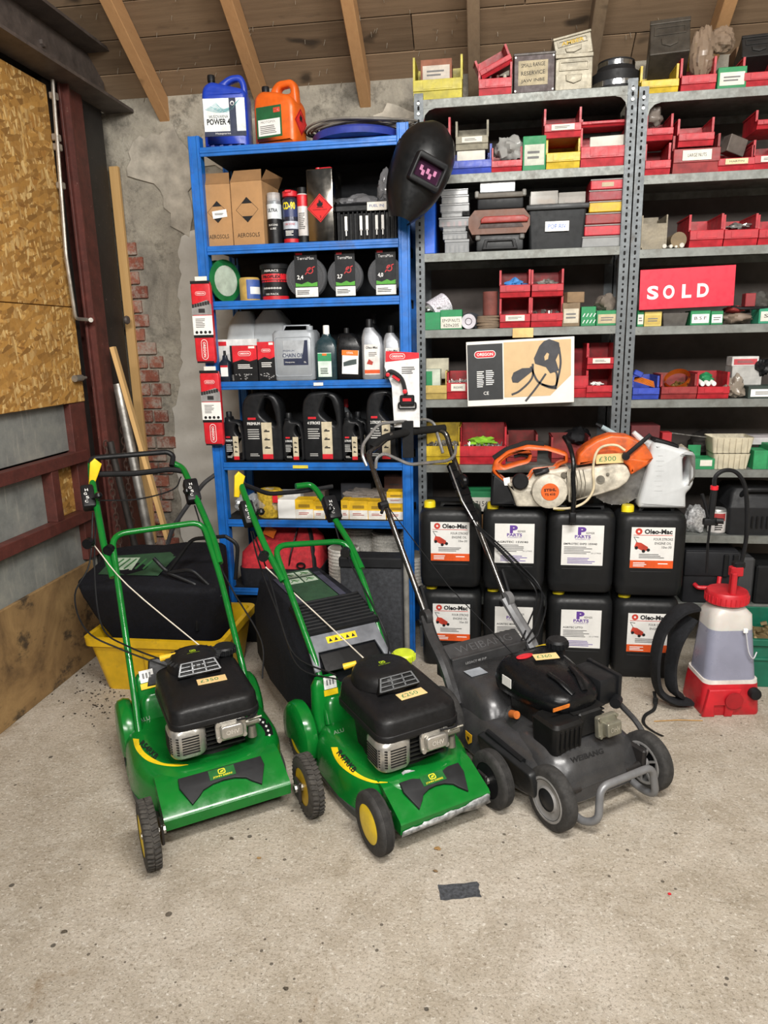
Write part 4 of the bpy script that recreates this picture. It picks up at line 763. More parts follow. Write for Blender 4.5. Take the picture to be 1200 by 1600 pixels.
# ================================================================= goods on the grey racks
BR = mat('ad1e2a', .45, 0, .16, 16, 0, .32); BRD = mat('8d2a2c', .5, 0, .2, 16, 0, .5); BYL = mat('c9ab26', .45, 0, .14, 16, 0, .35); BYG = mat('b3a83a', .5, 0, .14, 16, 0, .35); BBL = mat('2f45a8', .45, 0, .14, 16, 0, .2); BGN = mat('1f6e46', .5, 0, .12, 16, 0, .2); BCR = mat('8f8a78', .6, 0, .2, 16, 0, .5)
GNB = mat('23804f', .6, 0, .1, 14, 0, .15); WLB = mat('d3d0c5', .75, 0, .08, 14, 0, .2); GALVBOX = mat('8a8474', .5, .4, .2, 14, .1, .4); JUNK = mat('8c8a86', .35, .7, .3, 60); BAGM = clear('8a8078', .75, .25, 'dusty_bag')
_binc = {}
def pbin(rect, zs, lab, m=BR, d=.19, Y=None, lip=.45, card=None, ctext=None, z=None):
    Y = YG+.008 if Y is None else Y
    r, w, h = item('parts_bin', lab, 'bin', rect, zs, Y, 'plastic parts bins'); t = .004; lp = lip*h
    q = MB()
    q.box((0, d/2+.008, t/2+.001), (w*.92, d-.016, t)); q.box((0, d-t/2, h*.5), (w*.96, t, h))
    for s in (-1, 1):
        pf = [(.014, .001), (d, .001), (d, h), (.03, h), (.022, lp*1.1), (.004, lp)]
        M = Matrix.Translation((s*(w/2-t)+t/2, 0, 0)) @ Matrix.Rotation(rad(90), 4, 'Z')
        q.prism(pf, t, M); q.box((s*(w/2-.003), d/2+.014, h-.003), (.009, d-.03, .006)); q.box((s*(w/2-.003), .027, (h+lp)/2), (.009, .008, h-lp))
    q.out('bin_body', m, r, sm=0)
    q = MB(); q.add([(-w/2+.001, .012, .002), (w/2-.001, .012, .002), (w/2-.001, .004, lp*.5), (-w/2+.001, .004, lp*.5)], [(0, 1, 2, 3)])
    q.add([(-w*.46, .014, .002), (w*.46, .014, .002), (w*.48, .008, lp*.45), (-w*.48, .008, lp*.45)], [(3, 2, 1, 0)])
    q.box((0, .003, lp*.73), (w, .006, lp*.56), .0015, 1); q.box((0, -.0008, lp*.73), (w*.6, .002, lp*.4), .0006, 1); q.out('front_lip', m, r, sm=0)
    if card: c_ = sheet(r, 0, lp*.73, w*.62, lp*.42, card, -.0026, 'label_card'); (T_(r, ctext, 0, lp*.73, w*.4, lp*.14, INK, -.0036, par=c_) if ctext else lines(r, 0, lp*.73, w*.45, lp*.2, 2, y=-.0036, par=c_))
    r['w'] = w; r['h'] = h; r['lp'] = lp; return r
def fill(b, name, lab, cat, m, n=30, sz=.01, seed=1, up=.75):
    rubble(name, lab, cat, b.location.x, b.location.y+.03, b.location.z+b['lp']*up, b['w']*.84, .13, m, n, sz, seed)
def rbox(rect, zs, name, lab, cat, m, d=.12, Y=None, lab_m=None, top_m=None, text=None, rz=0, bev=.002):
    r, w, h = item(name, lab, cat, rect, zs, YG+.01 if Y is None else Y, None, rz); q = MB(); q.box((0, d/2, h/2), (w, d, h), bev, 1); q.out('box', m, r, sm=0)
    if lab_m: l = sheet(r, 0, h*.45, w*.86, h*.6, lab_m, name='label'); (T_(r, text, 0, h*.48, w*.6, h*.22, INK, -.0018, par=l) if text else lines(r, 0, h*.45, w*.6, h*.3, 2, y=-.0018, par=l))
    if top_m: q = MB(); q.box((0, d/2, h*.9), (w*1.02, d*1.02, h*.24), .001, 1); q.out('lid', top_m, r, sm=0)
    return r, w, h
def bag(px, py, s, zs, Y, lab, m=None, seed=1, amp=.22, name='plastic_bag', cat='bag'):
    c = PY(px, py, Y); q = MB(); lump(q, (c.x, Y+s[1], zs+s[2]*.86), s, seed, 9, 14, amp); return q.out(name, m or BAGM, None, 40, lab, cat, fix=False)
def drawer(rect, zs, lab, m, d=.28, Y=None, rx=0, rz=0, txt=None, tm=None):  # an old loose metal drawer with cup handle and card frame
    r, w, h = item('metal_drawer', lab, 'metal box', rect, zs, YG+.01 if Y is None else Y, 'old metal drawers', rz); r.rotation_euler = (rad(rx), 0, rad(rz))
    q = MB(); q.box((0, d/2, h/2), (w, d, h), .003, 1); q.box((0, .0, h*.93), (w*1.02, .012, h*.12), .002, 1); q.out('drawer_body', m, r, sm=0)
    q = MB(); q.plate([(-w*.22, h*.42), (w*.22, h*.42), (w*.2, h*.25), (0, h*.17), (-w*.2, h*.25)], [], .008, .002, y0=-.006); q.out('cup_handle', m, r)
    q = MB(); q.plate(rr2(w*.8, h*.26, .002, 2, 0, h*.66), [rr2(w*.72, h*.18, .002, 2, 0, h*.66)], .004, .001, y0=-.004); q.out('card_frame', m, r, sm=0)
    if txt: T_(r, txt, 0, h*.66, w*.6, h*.16, tm, -.003, bold=.02)
    return r
# ---- left rack, top shelf
zs = zl[0]
b = pbin((645, 84, 722, 150), zs, 'yellow green parts bin holding a small carton, top of left grey rack', BYG); rbox((657, 92, 706, 118), b.location.z+b['lp']*.9, 'carton', 'small red brown carton inside the yellow green bin', 'carton', mat('8a5a46', .8), .1, YG+.05, mat('b9b0a4', .6))
b = pbin((748, 95, 800, 138), zs, 'red parts bin full of little bottles, top of left grey rack', BR, lip=.5)
for i, (x, c) in enumerate(((755, 'd0cdc6'), (766, '4a1f1c'), (778, '5a2a22'), (789, 'b8b2a2'))):
    p = PY(x, 110, YG+.06); r = thing('small_bottle', ('small bottle with white cap at left of the red bin' if i == 0 else 'small brown bottle second from left in the red bin' if i == 1 else 'small brown bottle third from left in the red bin' if i == 2 else 'small bottle with cream cap at right in the red bin'), 'bottle', (p.x, YG+.06, zs+.006), 0, 'bottles in red bin')
    q = MB(); q.lathe([(0, 0), (.011, 0), (.012, .01), (.012, .06), (.006, .068)], 14); q.out('bottle', mat('3d1a16', .3), r); q = MB(); q.lathe([(.008, .066), (.008, .085), (0, .086)], 12); q.out('cap', mat(c, .5), r)
b2 = pbin((752, 78, 805, 102), zs+.098, 'tilted red parts bin lying on the bottles, top of left grey rack', BR, .16, YG+.03); b2.rotation_euler = (rad(10), rad(-24), 0)
r, w, h = item('steel_box', 'dark red steel box with handwritten paper label, top of left grey rack', 'box', (803, 82, 867, 137), zs, YG+.008)
q = MB(); q.box((0, .1, h/2), (w, .2, h), .003, 1); q.out('box_body', mat('3a2f2f', .5, .3, .2, 14, .1, .3), r, sm=0); q = MB(); q.box((0, .1, h*.97), (w*1.03, .205, h*.08), .003, 1); q.out('lid', mat('4a4644', .5, .4, .2, 14, .1, .3), r, sm=0)
l = sheet(r, -w*.03, h*.5, w*.72, h*.62, mat('a59a80', .8, 0, .15, 20, 0, .2), name='label'); [T_(r, s, -w*.03, h*z, w*.58, h*.1, INK, -.002, par=l, rot=2) for s, z in (('SMALL RANGE', .70), ('RESERVICE', .5), ('JAW INBE', .3))]
for x in (-.46, .46):
    for z in (.06, .9): q = MB(); q.cyl((w*x, -.002, h*z), (w*x, .002, h*z), .004, .004, 8); q.out('rivet', JUNK, r)
drawer((868, 83, 926, 130), zs, 'grey metal drawer lying flat, lower of the two on left rack top', GALVBOX)
zt = PY(897, 88, YG+.01).z; dr = drawer((869, 52, 928, 88), zt, 'tilted grey metal drawer with yellow lettering on top of another drawer', GALVBOX, .26, YG+.01, 0, 0, 'AMBER', mat('c2a034', .6)); dr.rotation_euler = (0, rad(-10), 0)
c = PY(963, 110, YG+.1)
r = thing('pipe_coupling', 'stack of black rubber pipe couplings with steel bands at rack corner', 'coupling', (c.x, YG+.11, zs)); q = MB(); q.lathe([(.075, 0), (.1, 0), (.1, .07), (.088, .075), (.078, .09), (.075, .12), (.055, .12), (.055, .08), (.075, .07)], 36); q.out('rubber', mat('1c1c1d', .55), r)
for rr, z0, z1 in ((.1012, .012, .032), (.0765, .094, .112)): q = MB(); q.lathe([(rr, z0), (rr+.001, z0), (rr+.001, z1), (rr, z1)], 36); q.out('steel_band', CHROME, r)
# ---- right rack, top shelf
zs = zr[0]
b = pbin((1003, 98, 1062, 133), zs, 'bright yellow parts bin holding bolts, top of right grey rack', BYL); fill(b, 'loose_bolts', 'loose bolts standing in the bright yellow bin', 'bolts', JUNK, 26, .012, 2)
dr = drawer((1018, 28, 1080, 62), zs+.12, 'dark metal drawer leaning up behind yellow bin, right rack top', mat('4b463f', .5, .4, .2, 14, .1, .3), .26, YG+.06); dr.rotation_euler = (rad(-28), 0, rad(-8)); dr.location.z = zs+.165
pbin((1066, 64, 1090, 95), zs+.10, 'yellow parts bin perched at the back between drawer and brown bag', BYL, .14, YG+.2)
b = pbin((1066, 86, 1121, 131), zs, 'red parts bin under the brown plastic bag, right rack top', BR)
c = PY(1103, 68, YG+.08); q = MB(); lump(q, (c.x-.01, YG+.09, zs+.16), (.05, .05, .11), 12, amp=.18); lump(q, (c.x+.07, YG+.12, zs+.215), (.06, .05, .055), 5, amp=.2); q.out('plastic_bag', clear('8d7a68', .8, .2), None, 15, 'crumpled brown tinted plastic bag in red bin, right rack top', 'bag', fix=False)
r, w, h = rbox((1122, 104, 1167, 131), zs, 'parts_box', 'green and white box between red bins, right rack top', 'box', GNB, .14, lab_m=WLB)
pbin((1164, 84, 1215, 128), zs, 'red parts bin at right edge, right rack top', BR); dr = drawer((1163, 44, 1215, 72), zs+.13, 'black metal drawer with brown top edge tilted over red bin', mat('252423', .5, .2), .24, YG+.06); dr.rotation_euler = (rad(-24), 0, rad(-6))
rbox((1150, 72, 1175, 100), zs+.02, 'carton', 'brown carton at back behind green and white box, right rack top', 'carton', mat('6a5038', .8), .1, YG+.25)
# ---- left rack, second shelf
zs = zl[1]
pbin((660, 182, 703, 268), zs, 'red parts bin mostly hidden by welding mask', BR, .19, YG+.02)
pbin((712, 186, 763, 238), zs+.105, 'dirty cream parts bin stacked on blue bin', BCR, .17, YG+.04, card=WLB)
b = pbin((704, 224, 768, 271), zs, 'wide blue parts bin under the cream bin', BBL)
rbox((714, 224, 758, 240), zs+.05, 'carton', 'white paper packet inside the wide blue bin', 'carton', WLB, .1, YG+.06)
b = pbin((768, 228, 816, 268), zs, 'red parts bin with grey plastic bag on top, second shelf', BR); bag(797, 225, (.068, .055, .058), zs+.05, YG+.0, 'grey plastic bag of bolts spilling from red bin', clear('a3a3a0', .8, .2), 6)
rbox((817, 212, 853, 266), zs, 'parts_box', 'green box with white label beside yellow bin, second shelf', 'box', GNB, .16, YG+.01, mat('b9bcae', .7))
b = pbin((854, 210, 907, 264), zs, 'yellow parts bin with a red bin stacked on it, second shelf', BYL, lip=.48); pbin((851, 166, 909, 215), PY(880, 214, YG).z, 'red parts bin stacked on the yellow bin, second shelf', BR, .19, YG+.004, card=WLB)
b = pbin((908, 196, 982, 262), zs, 'wide red parts bin holding white papers, second shelf', BR, lip=.5); pbin((909, 182, 984, 208), zs+.17, 'wide red parts bin at the back above the papers', BR, .1, YG+.06, lip=.6); rbox((922, 212, 976, 232), zs+.08, 'papers', 'fan of white instruction papers in the wide red bin', 'papers', WLB, .02, YG+.06, rz=-5); fill(b, 'loose_bolts', 'few loose bolts among papers in the wide red bin', 'bolts', JUNK, 10, .012, 5)
# ---- right rack, second shelf
zs = zr[1]
b = pbin((1009, 222, 1049, 271), zs, 'red parts bin at left, lower of stack, right rack second shelf', BR); pbin((1011, 176, 1053, 221), zs+.135, 'red parts bin at left holding grey bag, upper of stack', BR, card=None); bag(1024, 190, (.04, .04, .05), zs+.2, YG+.03, 'grey dusty bag in upper red bin next to the uprights', None, 7)
pbin((1053, 208, 1126, 270), zs, 'wide brown-stained red parts bin with white label strip', BRD, .2, YG+.006, .62, WLB, 'LARGE NUTS'); pbin((1061, 182, 1117, 234), zs+.105, 'red parts bin stacked on the stained bin', BR, .18, YG+.012)
b = pbin((1123, 226, 1180, 267), zs, 'red parts bin with cream shaped label and metal block', BR, .19, None, .5, mat('cfc19a', .7), 'MARTIN'); r, w, h = rbox((1133, 212, 1166, 242), zs+.075, 'metal_block', 'grey metal block tilted in labelled red bin', 'metal part', mat('6a625c', .5, .4), .05, YG+.05, rz=12); r.rotation_euler = (0, rad(16), rad(20))
pbin((1180, 215, 1230, 266), zs, 'red parts bin cut by right edge, lower of stack, second shelf', BR, card=WLB); pbin((1184, 168, 1232, 212), zs+.155, 'red parts bin cut by right edge, upper of stack, second shelf', BR)
# ---- left rack, third shelf
zs = zl[2]
r, w, h = item('blue_panel', 'upright blue steel panel at left end of third shelf', 'panel', (660, 300, 680, 395), zs, YG+.02); q = MB(); q.box((0, .15, h/2), (w, .3, h), .004, 1); q.out('panel', mat('1f5fd0', .4), r, sm=0)
CLR = clear('b5b8ba', .55, .15); cases = ((295, 305), (305, 318), (318, 331), (331, 339), (339, 354), (354, 362), (362, 374), (374, 395))
names = ('topmost', 'second from top', 'third from top', 'fourth from top', 'wide with red contents fifth from top', 'sixth from top', 'second from bottom', 'bottom')
zc = zs
for i in range(7, -1, -1):
    y0, y1 = cases[i]; hh = PY(708, y0, YG+.03).z-PY(708, y1, YG+.03).z if i < 7 else PY(708, y0, YG+.03).z-zs
    x0, x1 = ((688, 731), (690, 732), (688, 733), (690, 722), (686, 733), (692, 728), (692, 730), (695, 733))[i]
    X0, X1 = PY(x0, 345, YG+.03).x, PY(x1, 345, YG+.03).x; w = X1-X0
    r = thing('organiser_case', 'clear plastic organiser case, %s in the stack' % names[i], 'case', ((X0+X1)/2, YG+.03, zc), 0, 'clear organiser cases'); hh = max(hh-.001, .01)
    q = MB(); q.box((0, .06, hh*.4), (w, .12, hh*.8), .002, 1); q.out('tray', CLR, r, sm=0); q = MB(); q.box((0, .06, hh*.9), (w*1.02, .124, hh*.18), .001, 1); q.out('lid', clear('d3d6d8', .5, .1), r, sm=0)
    q = MB()
    for k in range(5): q.box((-w*.38+w*.19*k, .05, hh*.35), (.006+.008*(k % 2), .06, hh*.5))
    q.out('contents', mat(('6d6a66', '8b8780', '77736f', '908c88', 'a5464a', '7c7975', '86827d', '6f6c69')[i], .5, .4), r, sm=0)
    zc += hh+.001
r, w, h = item('tool_case', 'black organiser tool case at base of toolbox stack', 'case', (742, 366, 820, 393), zs, YG+.01); q = MB(); q.box((0, .12, h*.5), (w*.94, .24, h*.96), .01, 2); q.out('case', mat('26282a', .5), r); q = MB(); q.plate([(-w*.36, h*.1), (w*.36, h*.1), (w*.3, h*.7), (-w*.3, h*.7)], [[(-w*.28, h*.22), (w*.28, h*.22), (w*.24, h*.58), (-w*.24, h*.58)]], .012, .003, y0=-.010); q.out('handle', BLACK, r)
for s in (-1, 1): q = MB(); q.box((s*w*.44, -.004, h*.82), (w*.1, .016, h*.3), .004, 1); q.out('latch', mat('5a5a58', .5), r)
z1 = zs+h+.002
r, w, h = item('toolbox', 'dusty brown and red toolbox in middle of stack', 'toolbox', (732, 327, 828, 368), z1, YG+.005)
q = MB(); q.loft([[(x*w, y, z*h) for x, z in ((-.44, 0), (.44, 0), (.5, .3), (.5, .68), (.4, 1), (-.4, 1), (-.5, .68), (-.5, .3))] for y in (.0, .22)]); q.out('case', mat('6e4f42', .6, 0, .15, 10, 0, .3), r, sm=0); q = MB(); q.plate([(-w*.3, h*.44), (w*.46, h*.44), (w*.48, h*.6), (w*.4, h*.72), (-w*.24, h*.72), (-w*.3, h*.6)], [], .02, .006, y0=-.014); q.out('handle', mat('93352f', .5, 0, .12, 14, 0, .3), r); q = MB(); q.plate([(-w*.34, h*.24), (w*.4, h*.24), (w*.36, h*.42), (-w*.3, h*.42)], [], .004, .001, y0=-.002); q.out('recess', mat('3b2a26', .6), r)
z1 += h+.002
r, w, h = item('tool_case', 'grey black tool case on top of the brown toolbox', 'case', (742, 297, 822, 329), z1, YG+.01); q = MB(); q.box((0, .11, h*.45), (w*.9, .22, h*.9), .01, 2); q.out('case', mat('1f2022', .5), r); q = MB(); q.box((0, .0, h*.72), (w*.9, .03, h*.3), .008, 2); q.out('handle', mat('5d5851', .6), r)
for s in (-1, 1): q = MB(); q.box((s*w*.46, .0, h*.8), (w*.08, .03, h*.36), .004, 1); q.out('latch', mat('75736e', .5), r)
z1 += h*.9+.002
r, w, h = item('organiser_case', 'clear organiser box of fittings on top of toolbox stack', 'case', (750, 281, 805, 302), z1, YG+.02); q = MB(); q.box((0, .06, h*.5), (w, .12, h), .002, 1); q.out('tray', clear('c3c8cb', .45, .1), r, sm=0); q = MB(); [q.box((x*w, .03, h*.4), (w*.05, .03, h*.5)) for x in (-.35, -.1, .02, .2, .33)]; q.out('contents', WHITE, r, sm=0)
r, w, h = item('storage_box', 'large black storage box with handwritten white label', 'box', (824, 318, 917, 393), zs, YG+.01)
q = MB(); q.stack([(0, w*.9, .22, .012), (h*.86, w*.98, .235, .012)]); q.v = [(x, y+.12, z) for x, y, z in q.v]; q.out('box_body', mat('1f2123', .5, 0, .15), r); q = MB(); q.box((0, .12, h*.93), (w*1.06, .26, h*.12), .006, 2); q.out('lid', mat('2c2e30', .5), r)
l = sheet(r, 0, h*.5, w*.4, h*.22, WHITE, -.003, 'label'); T_(r, 'POP RIV', 0, h*.5, w*.3, h*.1, mat('2b62b8', .6), -.0045, par=l)
z1 = zs+h*.99+.002
for rect, lab, c in (((829, 296, 872, 317), 'small clear box of brown rivets on black storage box, left', '8a6b52'), ((873, 298, 915, 316), 'small clear box on black storage box, right', '9a8d86')):
    r, w, h = item('organiser_case', lab, 'case', rect, z1, YG+.015); q = MB(); q.box((0, .05, h*.45), (w, .1, h*.9), .002, 1); q.out('tray', clear('c9c6c0', .5, .1), r, sm=0); q = MB(); [q.box((R_.uniform(-w*.4, w*.4), .03+R_.uniform(0, .05), h*.3), (w*.14, .02, h*.3)) for k in range(8)]; q.out('contents', mat(c, .5), r, sm=0)
zc = zs
for (y0, y1, m, lab, x0, x1) in ((373, 391, clear('aeb0b0', .75, .15), 'clear case at bottom of the red case stack', 911, 972), (355, 373, mat('b52330', .45), 'angled red case second from bottom of stack', 914, 972), (336, 354, BRD, 'dark red case third from bottom of stack', 915, 972), (318, 336, mat('c9a51f', .5, 0, .14, 16, 0, .3), 'worn yellow case in the red case stack', 920, 973), (300, 317, mat('8f3038', .5), 'dull red case second from top of stack', 919, 974), (283, 300, mat('b8232f', .45), 'red case with paper label at top of stack', 921, 974)):
    hh = PY(945, y0, YG+.02).z-PY(945, y1, YG+.02).z; X0, X1 = PY(x0, 340, YG+.02).x, PY(x1, 340, YG+.02).x; w = X1-X0
    r = thing('small_parts_case', lab, 'case', ((X0+X1)/2, YG+.02, zc), 0, 'red small parts cases'); q = MB(); q.box((0, .08, hh*.5), (w, .16, hh*.96), .003, 1); q.out('case', m, r, sm=0); q = MB(); q.box((0, -.001, hh*.9), (w*1.01, .006, hh*.1)); q.out('lid_edge', mat('7e7a76', .5), r, sm=0)
    if y0 == 283: sheet(r, 0, hh*.45, w*.35, hh*.4, mat('b5a68c', .8), -.001, 'label')
    zc += hh+.0005
# ---- right rack, third shelf
zs = zr[2]
r, w, h = item('metal_bucket', 'battered grey metal box standing open beside uprights, third shelf', 'box', (1003, 330, 1042, 387), zs, YG+.01); q = MB()
for c_, s_ in (((0, .004, h*.34), (w, .006, h*.68)), ((0, .18, h*.5), (w, .006, h)), ((-w*.49, .09, h*.45), (.006, .18, h*.9)), ((w*.49, .09, h*.45), (.006, .18, h*.9)), ((0, .09, .004), (w, .18, .008))): q.box(c_, s_)
q.out('box', mat('827a69', .6, .2, .2, 14, .2, .4), r, sm=0)
r = thing('cardboard_tube', 'rolled brown cardboard tube lying end on, third shelf right rack', 'tube', (PY(1061, 368, YG+.01).x, YG+.01, zs+.034)); q = MB(); q.lathe([(.028, 0), (.033, 0), (.033, .2), (.028, .2), (.028, 0)], 20, Matrix.Rotation(rad(-90), 4, 'X')); q.out('tube', mat('75664f', .8), r); q = MB(); q.lathe([(0, .05), (.027, .05)], 16, Matrix.Rotation(rad(-90), 4, 'X')); q.out('inside', mat('0c0b0a', .9), r, sm=0)
for i, (px, py, rr, lab) in enumerate(((1039, 377, .0095, 'white tube end left of the row, third shelf right rack'), (1049, 380, .008, 'white tube end second in the row, third shelf right rack'), (1057, 381, .006, 'thin white tube end in the row, third shelf right rack'), (1066, 380, .0105, 'white tube end under the cardboard roll'))):
    c = PY(px, py, YG+.004); q = MB(); q.lathe([(0, 0), (rr*.8, 0), (rr, .002), (rr, .12), (0, .12)], 14, Matrix.Translation((c.x, YG+.004, zs+rr+.001)) @ Matrix.Rotation(rad(-90), 4, 'X')); q.out('plastic_tube', mat('c2beb4', .5), None, 35, lab, 'tube', 'white tube ends')
for i, (x0, x1, lab) in enumerate(((1079, 1132, 'red parts bin nearest cardboard tube, third shelf right rack'), (1133, 1186, 'red parts bin with silver foil packets, third shelf right rack'), (1187, 1240, 'red parts bin cut by right edge, third shelf right rack'))):
    b = pbin((x0, 333, x1, 380), zs, lab, BR, .24, lip=.5)
    if i == 1: bag((x0+x1)/2, 350, (.06, .05, .026), zs+.06, YG+.04, 'crumpled silver foil packets in red bin, third shelf', mat('a9a7a4', .3, .6), 14, .3, 'foil_packets', 'packets')
    if i == 0: fill(b, 'loose_screws', 'few loose screws in the red bin nearest the cardboard tube', 'screws', JUNK, 9, .01, 8)
# ---- left rack, fourth shelf
zs = zl[3]
b, w, h = rbox((660, 488, 688, 511), zs, 'parts_box', 'low green box holding foil at left end of fourth shelf', 'box', GNB, .14); bag(676, 485, (.045, .05, .02), zs+h, YG+.02, 'crumpled silver foil in low green box', mat('a3a2a0', .35, .6), 15, .3, 'foil', 'foil')
r = thing('tape_roll', 'patterned white paper roll lying over low green box', 'roll', (PY(684, 473, YG+.06).x, YG+.05, zs+.10)); q = MB(); q.lathe([(.04, -.045), (.052, -.045), (.052, .045), (.04, .045), (.04, -.045)], 28, MX((0, .04, 0), 0, 62, 30)); q.out('roll', mat('bcb8c0', .7, 0, .3, 160), r)
r, w, h = rbox((688, 484, 722, 515), zs, 'parts_box', 'green box with white handwritten label on fourth shelf', 'box', GNB, .15); l = sheet(r, 0, h*.36, w*.96, h*.58, WLB, -.001, 'label'); T_(r, 'EP+SP-NUTS', 0, h*.46, w*.8, h*.16, INK, -.002, par=l); T_(r, '620x20S', 0, h*.22, w*.7, h*.16, INK, -.002, par=l)
r = thing('tape_roll', 'white tape roll standing on edge beside green handwritten box', 'roll', (PY(732, 503, YG+.01).x, YG+.01, zs+.034)); q = MB(); q.lathe([(.014, 0), (.033, 0), (.034, .003), (.034, .045), (.014, .045), (.014, 0)], 26, Matrix.Rotation(rad(-90), 4, 'X')); q.out('tape', mat('b9b6be', .5), r); q = MB(); q.lathe([(.010, .001), (.016, -.001), (.016, .03), (.010, .03)], 20, Matrix.Rotation(rad(-90), 4, 'X')); q.out('core', mat('3b3038', .6), r)
c = PY(763, 500, YG+.03)
for k in range(8): q = MB(); q.lathe([(.012, 0), (.052+.003*(k % 3), 0), (.052+.003*(k % 3), .0065), (.012, .0065)], 24, Matrix.Translation((c.x+.003*(k % 2), YG+.065, zs+.0072*k))); q.out('sanding_disc', mat('7b6a58', .8), None, 35, 'brown sanding disc, %s of the stack under dull red roll' % ('bottom', 'second from bottom', 'third from bottom', 'fourth from bottom', 'fourth from top', 'third from top', 'second from top', 'top')[k], 'disc', 'stack of brown discs')
r = thing('abrasive_roll', 'dull red abrasive roll standing on brown discs', 'roll', (PY(766, 470, YG+.03).x, YG+.06, zs+.059)); q = MB(); q.lathe([(0, 0), (.033, 0), (.034, .105), (.012, .106), (.012, .09), (0, .09)], 26); q.out('roll', mat('6f3d36', .75), r)
bag(735, 480, (.06, .05, .045), zs, YG+.25, 'dark grey rag bundle at back of fourth shelf', mat('3d4046', .8), 17, .2, 'rag', 'rag')
for x0, y0, x1, y1, lab, cm in ((781, 465, 829, 511, 'red parts bin with white card, lower left of the four', WLB), (830, 463, 880, 509, 'red parts bin with fittings, lower right of the four', None)):
    b = pbin((x0, y0, x1, y1), zs, lab, BR, .2, card=cm)
    if not cm: fill(b, 'loose_fittings', 'loose metal fittings in lower right red bin of the four', 'fittings', JUNK, 22, .014, 9)
for x0, y0, x1, y1, lab, c_ in ((781, 421, 829, 465, 'red parts bin with blue packets, upper left of the four', '3f7fc0'), (831, 420, 881, 463, 'red parts bin with grey scraps, upper right of the four', '77736e')):
    b = pbin((x0, y0, x1, y1), PY(830, 464, YG).z, lab, BR, .2); bag((x0+x1)/2, 440, (.05, .04, .02), b.location.z+b['lp']*.8, YG+.03, ('blue packets in upper left red bin of the four' if x0 == 781 else 'grey scraps in upper right red bin of the four'), mat(c_, .6), x0, .35, 'packets', 'packets')
r, w, h = rbox((879, 473, 906, 509), zs, 'carton', 'worn brown carton with white label beside red bins, fourth shelf', 'carton', mat('7b6a55', .85), .12, lab_m=mat('bdb5a3', .8)); rbox((886, 456, 914, 474), zs+h, 'carton', 'small torn brown carton on top of worn carton, fourth shelf', 'carton', mat('836c52', .85), .08, rz=12)
r, w, h = rbox((908, 479, 931, 508), zs, 'parts_box', 'green box with white diagonal stripes on fourth shelf', 'box', GNB, .12)
for k in range(4):
    q = MB(); q.prism([(-w*.4+w*.24*k, h*.15), (-w*.34+w*.24*k, h*.15), (-w*.22+w*.24*k, h*.32), (-w*.28+w*.24*k, h*.32)], .0006, y0=-.0006); q.prism([(-w*.4+w*.24*k, h*.48), (-w*.34+w*.24*k, h*.48), (-w*.22+w*.24*k, h*.65), (-w*.28+w*.24*k, h*.65)], .0006, y0=-.0006); q.out('stripe', WHITE, r, sm=0)
r, w, h = rbox((932, 485, 966, 508), zs, 'parts_box', 'green and white box under grey bag at right end, fourth shelf', 'box', GNB, .12, lab_m=mat('b9ab8c', .8)); bag(949, 470, (.05, .05, .04), zs+h, YG+.015, 'grey dusty paper bag on green and white box', mat('6b6259', .85), 19, .22, 'paper_bag')
# wooden tag under the fourth shelf edge
c = PY(817, 520, YG-.003); q = MB(); q.box((c.x, YG-.006, c.z), (.092, .004, .042), .001, 1); q.out('blank_price_card', mat('d9b276', .8), None, 0, 'blank buff card stuck on shelf edge above boxed harness', 'card')
# ---- right rack, fourth shelf
zs = zr[3]
a, b_ = PY(1000, 452, YG-.012), PY(1148, 449, YG-.012); w = b_.x-a.x; h = PY(1074, 418, YG-.012).z-PY(1074, 481, YG-.012).z
r = thing('sold_sign', 'bright red sign reading SOLD in white on right grey rack', 'sign', ((a.x+b_.x)/2, YG-.014, PY(1074, 481, YG-.012).z)); r.rotation_euler = (0, rad(-1.2), 0)
q = MB(); q.box((0, 0, h/2), (w, .006, h), .0008, 1); q.out('board', mat('d0243c', .4, 0, .02), r, sm=0)
for ch, x in (('S', -.36), ('O', -.19), ('L', .0), ('D', .17)): T_(r, ch, w*x, h*.42, w*(.12 if ch != 'L' else .10), h*.34, WHITE, -.004, bold=.035)
rbox((996, 485, 1006, 508), zs, 'parts_box', 'narrow green and white box under left end of sold sign', 'box', GNB, .1, lab_m=WLB); rbox((1007, 487, 1034, 507), zs, 'parts_box', 'pale yellow box with printed square under sold sign', 'box', mat('c9b562', .6, 0, .1, 14, 0, .15), .1, lab_m=mat('b8a050', .6))
r, w, h = item('metal_tray', 'grey metal tray of bolts under sold sign', 'tray', (1035, 489, 1076, 508), zs, YG+.01); q = MB(); q.loft([[(x, y+.06, 0) for x, y in rr2(w*.84, .10, .004, 2)], [(x, y+.06, h) for x, y in rr2(w, .12, .004, 2)]], (1, 0)); q.out('tray', mat('5f5c58', .5, .4), r, sm=0); rubble('loose_bolts', 'small bolts heaped in grey metal tray under sold sign', 'bolts', r.location.x, YG+.03, zs+h*.7, w*.8, .07, JUNK, 24, .008, 12)
rbox((1079, 485, 1110, 506), zs, 'parts_box', 'white fronted green box with handwriting under sold sign', 'box', GNB, .1, lab_m=WHITE, text='B.S.F'); rbox((1111, 486, 1130, 505), zs, 'parts_box', 'small green and white box right of handwritten box, under sold sign', 'box', GNB, .1, lab_m=WHITE)
bag(1156, 490, (.075, .06, .03), zs, YG+.005, 'brown dusty plastic bag with red lining right of sold sign', mat('75675a', .6), 23, .18); bag(1152, 478, (.045, .05, .018), zs+.048, YG+.01, 'red packet lying in the brown dusty bag', mat('8a2a2a', .5), 29, .15, 'packet', 'packet')
rbox((1186, 480, 1225, 505), zs, 'parts_box', 'green box marked SPS at right edge, fourth shelf', 'box', mat('2a8a6a', .6), .1, lab_m=WLB, text='SPS')
